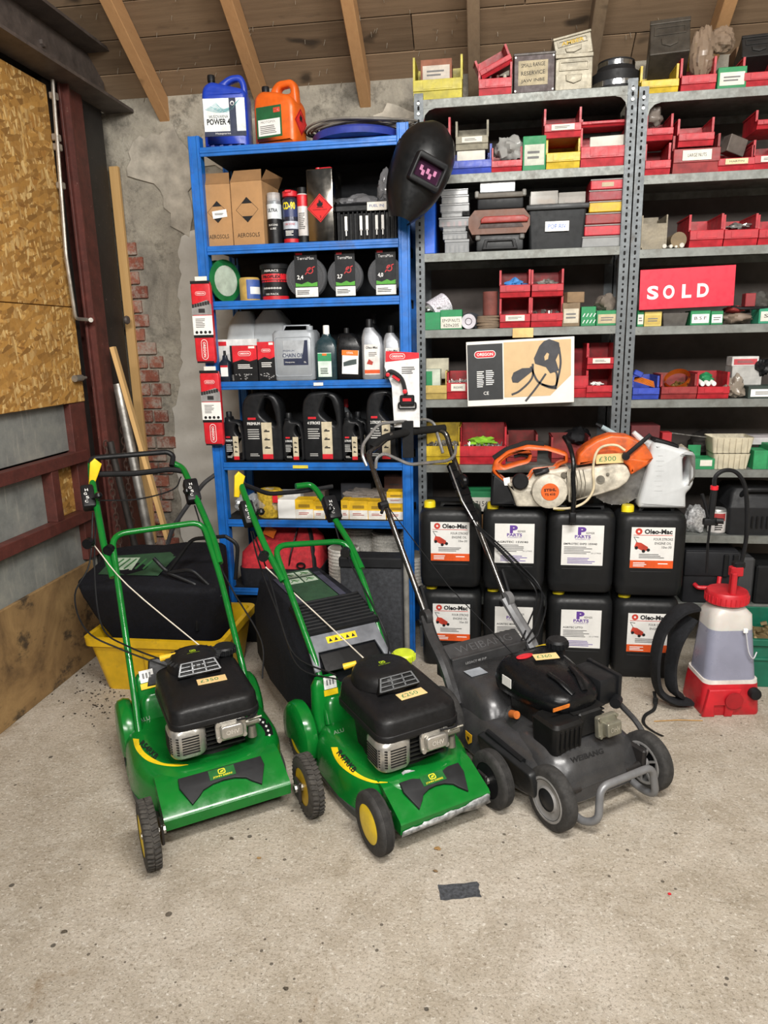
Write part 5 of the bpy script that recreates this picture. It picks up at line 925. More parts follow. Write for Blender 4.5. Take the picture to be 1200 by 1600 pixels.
rbox((1165, 458, 1181, 476), zs+.075, 'parts_box', 'small dark red box on clutter right of sold sign', 'box', mat('8a2c30', .5), .05, YG+.06); q = MB(); c = PY(1185, 480, YG+.02); q.tube(spline([(c.x-.11, YG+.03, zs+.075), (c.x-.05, YG+.01, zs+.066), (c.x+.1, YG+.02, zs+.07)], 6), .006, 6); q.out('black_hose', BLACK, None, 35, 'black hose lying across top of clutter right of sold sign', 'hose')
bag(1190, 462, (.07, .06, .05), zs+.05, YG+.15, 'dark crumpled sack behind clutter right of sold sign', mat('4a4743', .8), 33, .2, 'sack', 'sack')
# ---- left rack, fifth shelf
zs = zl[4]
b = pbin((660, 580, 698, 624), zs, 'cream yellow parts bin at left end, fifth shelf', mat('b39c58', .55, 0, .14, 16, 0, .35), .2, None, .5); r, w, h = rbox((660, 577, 688, 603), zs+.05, 'parts_box', 'green and white box inside the cream yellow bin', 'box', mat('b9c0b0', .7), .1, YG+.04); sheet(r, -w*.2, h*.5, w*.5, h*.8, GNB, -.001, 'label')
rbox((661, 560, 701, 590), zs+.09, 'parts_box', 'cream paper carton leaning at back above the cream yellow bin', 'carton', mat('b5b09c', .8), .06, YG+.13)
b = pbin((698, 582, 734, 622), zs, 'red parts bin of white nuts beside boxed harness', BR, .2, None, .62, WLB, 'BRASSWARE'); fill(b, 'loose_nuts', 'bright loose nuts in red bin beside boxed harness', 'nuts', mat('c9c7c2', .35, .5), 40, .007, 14, .95)
pbin((884, 545, 920, 622), zs, 'red parts bin partly hidden by boxed harness', BR, .2, YG+.02); pbin((917, 579, 961, 622), zs, 'red parts bin with paper scraps, lower of stack beside upright', BR); pbin((918, 536, 962, 580), zs+.128, 'red parts bin with white strip, upper of stack beside upright', BR, card=WLB); bag(935, 597, (.03, .03, .012), zs+.05, YG+.02, 'white paper scraps in lower red bin beside upright', WHITE, 41, .4, 'paper_scraps', 'paper')
# boxed harness standing on the shelf edge
a, b_ = PY(731, 580, YG-.05), PY(899, 575, YG-.05); w = b_.x-a.x; z0 = PY(815, 632, YG-.05).z; h = PY(815, 530, YG-.05).z-z0
r = thing('harness_box', 'white boxed brushcutter harness with picture hung on left grey rack', 'box', ((a.x+b_.x)/2, YG-.05, z0)); r.rotation_euler = (0, rad(-1.8), 0)
q = MB(); q.box((0, .02, h/2), (w, .04, h), .0015, 1); q.out('carton', mat('dcdad4', .5, 0, .02), r, sm=0); dk = sheet(r, -w*.325, h*.525, w*.33, h*.86, mat('26282a', .5), -.0006, 'dark_panel'); tn = MB(); tn.prism([(-w*.15, h*.12), (w*.28, h*.12), (w*.47, h*.42), (w*.47, h*.965), (-w*.15, h*.965)], .001, y0=-.0012); tn = tn.out('buff_panel', mat('c8ab80', .5, 0, .03), r, sm=0)
oregon(r, -w*.325, h*.8, w*.19, -.0014, dk); lines(r, -w*.37, h*.42, w*.07, h*.26, 9, WHITE, -.0016, dk); lines(r, -w*.28, h*.44, w*.08, h*.24, 8, WHITE, -.0016, dk); T_(r, 'CE', -w*.32, h*.2, w*.05, h*.05, WHITE, -.0018, par=dk)
HG = mat('3a3b40', .6); hx = lambda pts: [(x*w, z*h) for x, z in pts]
q = MB(); q.plate(hx([(.22, .95), (.27, .98), (.36, .92), (.37, .8), (.33, .66), (.36, .5), (.28, .46), (.24, .56), (.14, .62), (.13, .7), (.18, .88)]), [hx([(.25, .78), (.27, .76), (.26, .68), (.23, .66), (.225, .72)])], .001, 0, y0=-.0028)
q.plate(hx([(-.08, .42), (-.06, .5), (.02, .56), (.10, .56), (.11, .5), (.06, .44), (-.02, .34), (-.07, .35)]), [], .001, 0, y0=-.0032)
for pts in (((.36, .85), (.375, .6), (.34, .3), (.33, .22)), ((.10, .58), (.16, .36), (.24, .28), (.33, .27), (.34, .45), (.30, .52)), ((.12, .62), (.11, .4), (.0, .22), (-.08, .16)), ((.24, .46), (.15, .25), (.05, .05)), ((.20, .3), (.27, .25), (.33, .23))):
    P_ = spline([(x*w, -.0028, z*h) for x, z in pts], 5); n0 = len(q.v); q.tube(P_, .0062, 4); q.v = q.v[:n0]+[(x, -.0028+(y+.0028)*.12, z) for x, y, z in q.v[n0:]]
q.out('harness_picture', HG, tn, sm=0)
# ---- right rack, fifth shelf
zs = zr[4]
b = pbin((989, 588, 1031, 623), zs, 'blue parts bin with folded orange strap, fifth shelf right rack', BBL, lip=.5); r = thing('strap', 'folded orange webbing strap in blue bin', 'strap', (PY(1006, 590, YG+.04).x, YG+.05, zs+.07)); q = MB()
for k in range(6): q.box((.0, .0, .004*k), (.10-.006*k, .05, .003), .001, 1, MX((0, 0, 0), 0, 18, 4*k))
q.out('webbing', mat('d0741e', .6), r, sm=0); q = MB(); q.box((-.045, -.02, .03), (.04, .03, .025), .004, 1, MX((0, 0, 0), 0, 25, 0)); q.out('buckle', BBL, r)
b = pbin((1034, 585, 1090, 623), zs, 'dark red parts bin with coiled orange strap, fifth shelf', BRD, lip=.5); r = thing('strap', 'coiled orange webbing ring standing in dark red bin', 'strap', (PY(1060, 585, YG+.04).x, YG+.06, zs+.085)); q = MB()
for k in range(3): q.add([(rr_*math.cos(t)*1.0, yy, rr_*.8*math.sin(t)) for t in [2*math.pi*j/26 for j in range(26)] for rr_, yy in ((.05+.004*k, -.014), (.05+.004*k, .014))], [(2*j, 2*((j+1) % 26), 2*((j+1) % 26)+1, 2*j+1) for j in range(26)], MX((0, 0, 0), -38, -22, 0))
q.out('webbing', mat('d9701c', .6), r); rubble('loose_buckles', 'brass buckles inside the coiled orange strap', 'buckles', PY(1062, 590, YG+.05).x, YG+.04, zs+.055, .06, .05, mat('7a6338', .4, .6), 16, .012, 15)
b = pbin((1091, 582, 1141, 622), zs, 'red parts bin with green packet and white tubes, fifth shelf', BR, lip=.46); bag(1108, 582, (.035, .05, .03), zs+.06, YG+.05, 'green packet lying in red bin, fifth shelf right rack', GNB, 44, .2, 'packet', 'packet')
for i, (px, lab) in enumerate(((1098, 'white capped tube left in red bin, fifth shelf'), (1107, 'white capped tube middle in red bin, fifth shelf'), (1116, 'white capped tube right in red bin, fifth shelf'))):
    c = PY(px, 600, YG+.02); q = MB(); q.lathe([(0, 0), (.009, 0), (.0105, .003), (.0105, .13), (0, .13)], 14, Matrix.Translation((c.x, YG+.02, zs+.066)) @ Matrix.Rotation(rad(-82), 4, 'X')); q.out('sealant_tube', WHITE, None, 35, lab, 'tube', 'white capped tubes')
bag(1154, 600, (.048, .05, .058), zs, YG+.005, 'translucent plastic bag of fittings, fifth shelf right rack', clear('988d80', .75, .2), 47, .25)
r, w, h = rbox((1143, 572, 1190, 612), zs+.05, 'parts_box', 'pale grey carton behind translucent bag, fifth shelf', 'carton', mat('a9a8a4', .7), .1, YG+.1); rbox((1144, 557, 1186, 571), zs+.05+h, 'blister_pack', 'white and red blister pack lying on pale grey carton', 'packaging', mat('c9c7c4', .5), .08, YG+.11, mat('b8434a', .5))
rbox((1169, 603, 1225, 625), zs, 'parts_box', 'dark green box with white label at right edge, fifth shelf', 'box', mat('2e3a35', .6), .12, lab_m=WHITE); bag(1198, 575, (.04, .05, .05), zs+.09, YG+.06, 'black plastic bag at right edge, fifth shelf', BLACK, 51, .25)
# ---- left rack, sixth shelf
zs = zl[5]
b = pbin((660, 668, 719, 718), zs, 'yellow parts bin of small metal parts behind grey mower handle', BYL, .22, None, .5); fill(b, 'loose_clips', 'small bright metal clips heaped in yellow bin behind handle', 'clips', mat('b5b3ae', .3, .7), 60, .010, 21, .9)
b = pbin((718, 668, 791, 722), zs, 'red parts bin with lime green rag, sixth shelf', BR, .22, None, .5); fill(b, 'loose_bolts', 'silver bolts under lime green rag in red bin', 'bolts', mat('b5b3ae', .3, .7), 50, .010, 22, .85); bag(752, 690, (.075, .05, .026), zs+.08, YG+.04, 'crumpled lime green rag in red bin, sixth shelf', mat('7fb52a', .8), 55, .28, 'rag', 'rag')
pbin((792, 680, 840, 726), zs, 'dark red parts bin behind orange saw handle', BRD, .2, YG+.08); pbin((862, 684, 922, 726), zs, 'dark red parts bin behind middle of orange saw', BRD, .2, YG+.05)
bag(905, 672, (.07, .06, .05), zs+.06, YG+.2, 'black bundle at back of sixth shelf above orange saw', mat('1d1d1f', .8), 57, .2, 'bundle', 'bundle')
r = thing('marker_pen', 'pale grey marker tool with black tip sticking up behind orange saw', 'tool', tuple(PY(955, 675, YG-.03))); q = MB(); a, b_ = PY(940, 667, YG-.03)-r.location, PY(982, 690, YG-.03)-r.location; q.tube([a, b_], .011, 10); q.out('shaft', mat('9fb0b5', .4), r); q = MB(); q.tube([a+(a-b_).normalized()*.03, a], [.006, .011], 10); q.out('tip', BLACK, r)
# ---- right rack, sixth shelf
zs = zr[5]
rbox((985, 665, 1030, 720), zs, 'parts_box', 'maroon box in shade behind orange saw blade guard', 'box', mat('5a1f22', .6), .16, YG+.08); rbox((1034, 676, 1049, 712), zs, 'parts_box', 'small bright red box standing behind white jug', 'box', mat('a8262c', .5), .06, YG+.06)
bag(1066, 712, (.05, .05, .06), zs, YG+.03, 'cream crumpled paper bag behind white jug handle', mat('8a8070', .85), 61, .22, 'paper_bag')
r, w, h = item('parts_box', 'open green carton with white label right of white jug', 'box', (1083, 700, 1117, 742), zs, YG+.01); q = MB(); q.box((0, .05, h*.25), (w, .1, h*.5), .001, 1); q.box((-w*.2, .1, h*.5), (w*.6, .003, h)); q.box((-w*.5, .05, h*.4), (.003, .1, h*.8), 0, 1); q.out('box', GNB, r, sm=0); sheet(r, w*.1, h*.3, w*.55, h*.28, WLB, -.001, 'label')
CRM = mat('c3bba4', .6, 0, .1, 14, 0, .3)
for y0, y1, x0, x1, lab in ((715, 742, 1114, 1172, 'cream plastic tray with crumpled front, lower of two'), (690, 715, 1112, 1178, 'cream ribbed plastic tray, upper of two')):
    zz = zs if y0 == 715 else zs+.075; r, w, h = item('plastic_tray', lab, 'tray', (x0, y0, x1, y1), zz, YG+.01 if y0 == 715 else YG+.0); h = .072
    q = MB(); q.loft([[(x, y+.07, 0) for x, y in rr2(w*.88, .12, .01, 3)], [(x, y+.07, h) for x, y in rr2(w, .14, .012, 3)]], (1, 0)); q.out('tray', CRM, r)
    for k in range(6): q = MB(); q.box((-w*.36+w*.145*k, -.001, h*.5), (.004, .006, h*.9), .001, 1, Matrix.Rotation(rad(0), 4, 'X')); q.out('rib', CRM, r, sm=0)
r, w, h = rbox((1177, 704, 1199, 741), zs, 'parts_box', 'plain green box right of cream trays', 'box', mat('2a8a55', .6), .1); rbox((1199, 695, 1225, 741), zs, 'parts_box', 'green box with yellow edge cut by right edge, sixth shelf', 'box', GNB, .12)
bag(1115, 668, (.10, .08, .07), zs+.02, YG+.2, 'dark hessian bundle at back behind cream trays', mat('2b2724', .85), 63, .2, 'bundle', 'bundle'); bag(1165, 672, (.06, .07, .055), zs+.02, YG+.22, 'black bundle at back right above cream trays', mat('17181a', .8), 64, .2, 'bundle', 'bundle')
q = MB(); a, b_ = PY(1045, 676, YG+.1), PY(1175, 692, YG+.1); q.tube([a, b_], .003, 5); q.out('steel_rod', JUNK, None, 35, 'thin steel rod lying across back of sixth shelf, right rack', 'rod'); r, w, h = rbox((1160, 684, 1225, 698), zs+.10, 'papers', 'pale papers lying at back right of sixth shelf', 'papers', mat('b9b3b5', .7), .15, YG+.1)
# ---- seventh and eighth shelves
zs = zl[6]
r, w, h = rbox((730, 768, 770, 795), zs+.085, 'parts_box', 'green box marked 27154 behind drums', 'box', GNB, .12, YG+.02, WLB, None, '27154'); rbox((722, 790, 775, 830), zs, 'parts_box', 'brown carton under the box marked 27154', 'carton', CARDD, .14, YG+.02); rubble('loose_fittings', 'heap of small dark metal fittings behind leftmost drums', 'fittings', PY(692, 785, YG+.05).x, YG+.03, zs+.085, .19, .12, mat('5d5b57', .4, .6), 110, .011, 24); rbox((662, 790, 724, 830), zs, 'metal_tray', 'dark metal tray under heap of fittings behind drums', 'tray', mat('2b2b2c', .5), .2, YG+.02)
zs = zr[6]
bag(1090, 806, (.06, .05, .075), zs, YG+.02, 'silver printed bag beside white jug, seventh shelf', mat('a7a8a9', .35, .4, .3, 90), 71, .18)
r, w, h = item('paint_tin', 'white labelled tin behind sprayer lance, seventh shelf', 'tin', (1110, 797, 1138, 838), zs, YG+.02); can(r, w/2, h, mat('a9aaa9', .35, .6), 'tin', neck=.92, dome=.02); band(r, w/2, h*.08, h*.9, mat('c9c5c2', .5), 'label', 180, 360); band(r, w/2, h*.55, h*.85, mat('a33a3a', .5), 'label_panel', 230, 310, lift=.0012); lines(r, 0, h*.3, w*.5, h*.25, 3, INK, -.002)
r, w, h = item('tool_case', 'large black tool case with vents at right edge, seventh shelf', 'case', (1138, 765, 1235, 838), zs, YG+.01); q = MB(); q.stack([(0, w*.94, .24, .015), (h*.6, w, .26, .015), (h*.63, w*.97, .25, .015), (h*.9, w*.92, .23, .02), (h, w*.8, .2, .02)]); q.v = [(x, y+.13, z) for x, y, z in q.v]; q.out('case', mat('202123', .5), r); q = MB(); q.tube(fillet([(-w*.3, .02, h*.85), (-w*.26, -.01, h*1.0), (w*.2, -.01, h*1.0), (w*.26, .02, h*.85)], .02), .011, 8); q.out('handle', BLACK, r)
q = MB(); [q.box((-w*.1+.022*k, -.002, h*.3), (.008, .004, h*.25), .001, 1) for k in range(4)]; q.out('vents', mat('0a0a0a', .6), r, sm=0); sheet(r, w*.05, h*.75, w*.14, h*.05, mat('b5482a', .5), .012, 'label')
zs = zr[7]
r, w, h = item('tool_case', 'black tool case with red handle behind sprayer, eighth shelf', 'case', (1068, 856, 1152, 945), zs, YG+.005); q = MB(); q.box((0, .12, h*.48), (w, .24, h*.96), .012, 2); q.box((0, .0, h*.72), (w*1.01, .02, h*.44), .008, 2); q.out('case', mat('222326', .5), r); q = MB(); q.tube(fillet([(-w*.3, -.01, h*.36), (-w*.25, -.03, h*.32), (w*.12, -.03, h*.32), (w*.16, -.01, h*.5)], .01), .010, 8); q.out('handle', RED, r)
for x in (.25, .42): q = MB(); q.box((w*x, -.012, h*.7), (w*.1, .012, h*.4), .004, 1); q.out('latch', BLACK, r)
rbox((1150, 872, 1178, 945), zs, 'tool_case', 'narrow dark grey case right of sprayer cap, eighth shelf', 'case', mat('3a3b3d', .5), .2, YG+.01, bev=.01); r, w, h = rbox((1180, 885, 1240, 950), zs, 'tool_case', 'black latched case cut by right edge, eighth shelf', 'case', mat('1a1b1c', .5), .22, YG+.01, bev=.008); q = MB(); q.box((w*.05, -.006, h*.55), (w*.2, .014, h*.3), .004, 1); q.out('latch', mat('8a8a88', .4, .5), r)
# ================================================================= lawnmowers
M_GRN = mat('0b6b25', .2, 0, .06, 10); M_YEL = mat('e3c31c', .4, 0, .08); M_TYRE = mat('383531', .85, 0, .3, 40, .4); M_TYRE2 = mat('2b2a29', .8, 0, .3, 40, .3); M_TAG = mat('d9ba80', .8, 0, .06)
M_SILV = mat('b4b1aa', .35, .75, .08, 40); M_SHR = mat('151516', .42, 0, .12, 30, .06); M_DKGREY = mat('424243', .28, .35, .1, 12); M_MIDGREY = mat('77787a', .4, .3, .08)
M_GINK = mat('1e7a4d', .7); M_ZINC = mat('9b9d9e', .5, .6, .35, 45, .4); M_FAB = mat('14161c', .85, 0, .2, 60, .2); M_FABG = mat('3f4347', .85, 0, .2, 60, .2)
class Loc:     # pixel -> local frame of a turned thing
    def __init__(s, o, deg): s.M = (Matrix.Translation(o) @ Matrix.Rotation(rad(deg), 4, 'Z')).inverted(); s.c = s.M @ CAMP
    def _d(s, px, py): return s.M.to_3x3() @ _ray(px, py)
    def y(s, px, py, v): d = s._d(px, py); return s.c + d*((v-s.c.y)/d.y)
    def z(s, px, py, v): d = s._d(px, py); return s.c + d*((v-s.c.z)/d.z)
    def x(s, px, py, v): d = s._d(px, py); return s.c + d*((v-s.c.x)/d.x)
def TP(x, y, z, tilt=0.0, rz=0.0): return Matrix.Translation((x, y, z)) @ Matrix.Rotation(rad(rz), 4, 'Z') @ Matrix.Rotation(-rad(tilt), 4, 'X')
def TPT(x, y, z, tilt=0.0, rz=0.0, rot=0.0): return TP(x, y, z, tilt, rz) @ Matrix.Rotation(rad(90), 4, 'X') @ Matrix.Rotation(rad(rot), 4, 'Z')
def AX(x, y, z): return Matrix.Translation((x, y, z)) @ Matrix.Rotation(rad(90), 4, 'Y')
def wheel(root, x, y, r, w, style, s):
    q = MB(); m = AX(x, y, r); pr = [(r*.62, -w/2), (r*.9, -w/2), (r*.975, -w*.40), (r, -w*.25)]
    if style == 'fine':
        for k in range(6): a = -w*.25+w*.5*k/6; pr += [(r, a+.001), (r, a+w*.055), (r*.975, a+w*.06), (r*.975, a+w*.08)]
    pr += [(r, w*.25), (r*.975, w*.40), (r*.9, w/2), (r*.62, w/2)]
    if style == 'knob': pr = [(a*.955, b) for a, b in pr]
    q.lathe(pr, 40, m, cap=False)
    if style == 'knob':
        for k in range(38):
            a = 2*math.pi*k/38
            for sd in (-1, 1):
                T = m @ Matrix.Rotation(a+sd*.03, 4, 'Z') @ Matrix.Translation((r*.965, 0, sd*w*.24)) @ Matrix.Rotation(sd*rad(18), 4, 'X')
                q.box((0, 0, 0), (r*.07, r*.075, w*.44), .0012, 1, T)
    wh = q.out('wheel', M_TYRE if style == 'knob' else M_TYRE2, root, sm=40)
    q = MB(); f = s*w/2
    if style in ('knob', 'fine'):
        q.lathe([(0, f*.85), (r*.25, f*.85), (r*.5, f*.88), (r*.6, f*.96), (r*.64, f*1.0), (r*.64, f*.3), (0, f*.3)] if style == 'knob' else [(0, f*1.12), (r*.3, f*1.1), (r*.6, f*1.0), (r*.68, f*.85), (r*.68, 0), (0, 0)], 32, m)
        q.out('hub', M_YEL, wh)
        q = MB(); q.cyl(m @ Vector((0, 0, -f)), m @ Vector((0, 0, f*(1.0 if style == 'knob' else .9))), r*.1, r*.1, 10); q.cyl(m @ Vector((0, 0, -f*2.1)), m @ Vector((0, 0, -f*.8)), r*.13, r*.13, 8); q.out('axle', STEEL, wh)
        q = MB(); q.lathe([(0, -f*.9), (r*.62, -f*.9), (r*.62, -f*.5), (0, -f*.5)], 24, m); q.out('inner_rim', mat('b8941c', .5) if style == 'knob' else BLACK, wh)
    else:
        q.lathe([(r*.36, f*1.02), (r*.42, f*.75), (r*.58, f*.8), (r*.66, f*1.06), (r*.72, f*1.02), (r*.72, 0), (r*.36, 0)], 32, m, cap=False)
        q.out('hub', mat('8d8c8b', .45, .2), wh)
        q = MB(); q.lathe([(0, f*1.16), (r*.22, f*1.14), (r*.27, f*1.0), (r*.36, f*.9), (r*.36, f*.2), (0, f*.2)], 24, m); q.out('hub_cap', BLACK, wh)
        q = MB()
        for k in range(9):
            a = 2*math.pi*k/9; q.box((r*.5, 0, -f*.9), (r*.32, r*.07, .006), 0, 1, m @ Matrix.Rotation(a, 4, 'Z'))
        q.lathe([(r*.62, -f*1.0), (r*.68, -f*1.05), (r*.72, -f), (r*.72, -f*.5), (r*.62, -f*.5)], 32, m, cap=False); q.lathe([(0, -f*1.1), (r*.2, -f*1.05), (r*.22, -f*.5), (0, -f*.5)], 20, m); q.out('spokes', mat('8d8c8b', .45, .2), wh)
    return wh
def deck_rings(W, y0, y1, zs, front=.82, fr=.1):
    cy = (y0+y1)/2; hy = (y1-y0)/2
    base = fillet([(-W*front, y0, 0), (W*front, y0, 0), (W, y0+.17, 0), (W, y1, 0), (-W, y1, 0), (-W, y0+.17, 0)], fr, 6, True)
    return [[Vector((p.x*(W-i)/W, cy+(p.y-cy)*(hy-i)/hy, z)) for p in base] for z, i in zs]
def strip_on(rings, lo, hi, ts, wid, lift=.0015):   # tapered band lying on a lofted shoulder
    q = MB(); n = len(ts); vs = []; a, b = rings[lo], rings[hi]; N_ = len(a)
    def at(t, k): i = int(t) % N_; f = t-int(t); p = a[i].lerp(a[(i+1) % N_], f); r = b[i].lerp(b[(i+1) % N_], f); return p.lerp(r, k)+Vector((0, 0, lift))
    for t, (k0, k1) in zip(ts, wid): vs += [at(t, k0), at(t, k1)]
    q.add(vs, [(2*i, 2*i+1, 2*i+3, 2*i+2) for i in range(n-1)]); return q, at
class Decal:     # flat print wrapped onto a built surface
    def __init__(s, q, Lc): s.b = BVHTree.FromPolygons([Vector(v) for v in q.v], q.f); s.L = Lc
    def hit(s, px, py, lift=.0014):
        d = s.L._d(px, py).normalized(); h = s.b.ray_cast(s.L.c, d); return (h[0]-d*lift) if h[0] else None
    def band(s, outer, inner, mt, name, par, n=3):
        A = spline([(x, y, 0) for x, y in outer], n); B_ = spline([(x, y, 0) for x, y in inner], n); q = MB(); R = []
        for p, r in zip(A, B_):
            row = [s.hit(*(p.lerp(r, k/3)).xy) for k in range(4)]
            if all(row): R.append(row)
        q.add([v for r in R for v in r], [(i*4+k, i*4+k+1, i*4+k+5, i*4+k+4) for i in range(len(R)-1) for k in range(3)]); return q.out(name, mt, par, fix=False)
    def text(s, t, p0, p1, hpx, mt, par, bold=0.0, lift=.002, name='lettering'):
        vv, ff, x0, x1, y0, y1 = text_geo(t, bold); p0, p1 = Vector(p0), Vector(p1); u = p1-p0; nrm = Vector((u.y, -u.x)).normalized()*hpx; out = []
        for v in vv:
            c = p0+u*((v.x-x0)/(x1-x0))+nrm*((v.y-y0)/(y1-y0)); h = s.hit(c.x, c.y, lift); out.append(h or s.hit(*(p0+p1)/2, lift) or Vector((0, 0, 0)))
        q = MB(); q.add(out, ff); return q.out(name, mt, par, sm=0, fix=False)
    def frame(s, px, py, px2, py2):     # a tangent frame at one pixel, x axis towards another
        a, b_, c = s.hit(px, py, 0), s.hit(px2, py2, 0), s.hit(px, py+8, 0); xa = (b_-a).normalized(); zz = xa.cross(a-c).normalized(); ya = zz.cross(xa)
        return Matrix.Translation(a+zz*.001) @ Matrix((xa, ya, zz)).transposed().to_4x4()
def price(root, m, s, w=.1, h=.042):
    q = MB(); q.box((0, 0, .0012), (w, h, .0024), .0005, 1, m); t = q.out('price_tag', M_TAG, root, sm=0); t['label'] = 'buff price card marked '+s
    q = MB(); q.text(s, w*.62, h*.5, m @ Matrix.Translation((-w*.08, 0, .003))); q.out('lettering', M_GINK, t, sm=0)
def deer_badge(root, m, w):
    q = MB(); q.box((0, 0, 0), (w, w*.42, .001), 0, 1, m); p = q.out('badge', mat('0c5a22', .4), root, sm=0)
    q = MB(); q.plate(rr2(w*.28, w*.22, w*.06, 3, 0, w*.06), [rr2(w*.22, w*.16, w*.05, 3, 0, w*.06)], .0006, 0, m @ Matrix.Rotation(rad(-90), 4, 'X'), y0=-.0012)
    q.add([(x*w, y*w, .0012) for x, y in ((-.07, .03), (-.02, .09), (.05, .09), (.08, .13), (.09, .08), (.04, .05), (.07, .01), (.01, .04), (-.04, .0))], [tuple(range(9))], m)
    q.text('JOHN DEERE', w*.75, w*.09, m @ Matrix.Translation((0, -w*.13, .0012)), .01); q.out('lettering', mat('e6d21f', .5), p, sm=0)
def deere(label, o, deg, D):
    root = thing('lawnmower', label, 'lawnmower', o, rad(deg), 'lawnmowers for sale'); Lc = Loc(o, deg)
    W, y0, y1, tw, ny, nw = D['W'], D['y0'], D['y1'], D['tw'], D['ny'], D['nw']; ex, ey = D['e']
    # deck
    rg = deck_rings(W, y0, y1, ((.045, 0), (.05, -.004), (.065, 0), (.115, .001), (.142, .007), (.162, .02), (.174, .038), (.179, .058), (.176, .08), (.168, .105), (.163, .13)), .60, .17)
    q = MB(); q.loft(rg)
    prof = [(ny, .068), (ny-.004, .104), (ny+.004, .114), (ny+.11, .164), (ny+.125, .168), (ny+.16, .168), (ny+.16, .068)]
    q.prism(prof, nw*2, Matrix.Translation((nw, 0, 0)) @ Matrix.Rotation(rad(90), 4, 'Z'))
    q.stack([(.10, W*1.5, .16, .03, 0, y1-.02), (.24, W*1.4, .13, .03, 0, y1), (.26, W*1.3, .10, .03, 0, y1)])
    q.stack([(.12, .13, .07, .02, -.14, y1-.03), (.30, .11, .05, .02, -.14, y1-.005), (.325, .08, .03, .012, -.14, y1)])
    dc = Decal(q, Lc); dk = q.out('deck', M_GRN, root, sm=40)
    q = MB(); q.loft(deck_rings(W+.002, y0, y1, ((.03, 0), (.052, .0)))); q.out('deck_skirt', mat('3a3d3b', .6, .2), root)
    if D.get('worn'):
        q = MB(); q.plate(ragged([(-nw*.98, .067), (nw, .067), (nw, .104), (nw*.4, .092), (0, .09), (-nw*.5, .086), (-nw*.98, .08)], 6, .004), [], .002, 0, y0=ny-.006); q.out('worn_edge', M_ZINC, dk)
        q = MB(); q.plate(ragged([(-nw*.62, .03), (-nw*.2, .03), (-nw*.22, .075), (-nw*.5, .085)], 6, .006), [], .001, 0, TP(0, ny+.06, .1455, 63), y0=-.0005); q.out('worn_patch', M_ZINC, dk, sm=0)
    # front handle insert
    T = TP(0, ny+.056, .1435, 63); h = nw*.67
    ins = [(-h, .052), (h, .052), (h*1.02, .018), (h*.82, -.048)]+[(h*.62*math.cos(a), -.03+.035*math.sin(a)) for a in [rad(x) for x in (8, 35, 65, 90, 115, 145, 172)]]+[(-h*.82, -.048), (-h*1.02, .018)]
    q = MB(); q.plate(ins, [], .010, .002, T, y0=-.007); ih = q.out('carry_handle', mat('1f2022', .5), dk)
    deer_badge(dk, TPT(0, ny+.056, .1435, 63) @ Matrix.Translation((0, .03, .008)), .085)
    # yellow flash with the model number
    dc.band(D['swo'], D['swi'], M_YEL, 'yellow_flash', dk); dc.text(D['model'], *D['mtx'], 10, INK, dk, .03, .003); dc.text('ALU', *D['alu'], 6, mat('bfc7bf', .4, .5), dk)
    # label by the left rear of the deck
    x_, y_ = D['lab']; M_ = dc.frame(x_, y_, x_+8, y_-2)
    q = MB(); q.box((0, .014, .001), (.05, .045, .001), 0, 1, M_); l_ = q.out('instruction_label', WHITE, dk, sm=0); q = MB(); [q.box((-.012+.012*k, .016, .002), (.007, .02, .0006), 0, 1, M_) for k in range(3)]; q.out('label_print', mat('7a7a7a', .6), l_, sm=0)
    q = MB(); q.box((0, -.022, .001), (.055, .022, .001), 0, 1, M_); q.out('warning_label', M_YEL, dk, sm=0)
    # wheels
    for s in (-1, 1):
        wheel(root, s*tw, 0.0, D['wr'], .046, D['ws'], s)
        wheel(root, s*(W+D['rx']), D['ry'], .105, .05, 'knob', s)
        q = MB(); q.lathe([(0, -.032), (.10, -.032), (.118, -.02), (.124, .0), (.118, .022), (.105, .032), (.06, .036), (0, .036)] if s > 0 else [(0, .032), (.10, .032), (.118, .02), (.124, .0), (.118, -.022), (.105, -.032), (.06, -.036), (0, -.036)], 28, AX(s*(W+D['rx']+.002), D['ry'], .118))
        q.v = [(x, y, max(z, .10-.35*abs(y-D['ry']))) for x, y, z in q.v]; q.out('wheel_cover', M_GRN, root)
        q = MB(); q.box((s*(nw+.014), .0, .10), (.01, .05, .07), .003, 1); q.cyl((s*(nw), 0, D['wr']), (s*tw, 0, D['wr']), .009); q.out('axle_bracket', M_BSTEEL, root)
    # engine
    q = MB(); q.stack([(.17, .22, .22, .03, ex, ey), (.33, .24, .26, .03, ex, ey)]); q.cyl((ex, ey, .16), (ex, ey, .19), .12, .11, 24)
    for k in range(6): q.box((ex+.02, ey-.13, .21+.016*k), (.14, .06, .005))
    eng = q.out('engine', mat('161616', .5, .2), root)
    q = MB(); w_, d_ = .305, .35
    q.stack([(.288, w_-.05, d_-.06, .04, ex, ey), (.300, w_-.012, d_-.012, .045, ex, ey), (.303, w_, d_, .045, ex, ey), (.322, w_, d_, .045, ex, ey), (.325, w_-.005, d_-.005, .045, ex, ey)])
    sc_ = [(.322, w_-.006, d_-.006, .045, ex, ey), (.360, w_-.010, d_-.014, .05, ex, ey+.002), (.370, w_-.018, d_-.024, .05, ex, ey+.004), (.380, w_-.05, d_-.06, .05, ex, ey+.012), (.386, w_-.085, d_-.10, .045, ex, ey+.02), (.388, .06, .06, .02, ex, ey+.03)]
    b0 = len(q.v); q.stack(sc_, 6); q.v = q.v[:b0]+[(x, y, z+(max(0, (y-ey))*.10 if z > .365 else 0)) for x, y, z in q.v[b0:]]
    ds = Decal(q, Lc); sh = q.out('engine_shroud', M_SHR, root, sm=50)
    # recoil starter cowl, radial fins, front grille
    sx, sy, sz = ex-.01, ey+D.get('sy', .075), .392
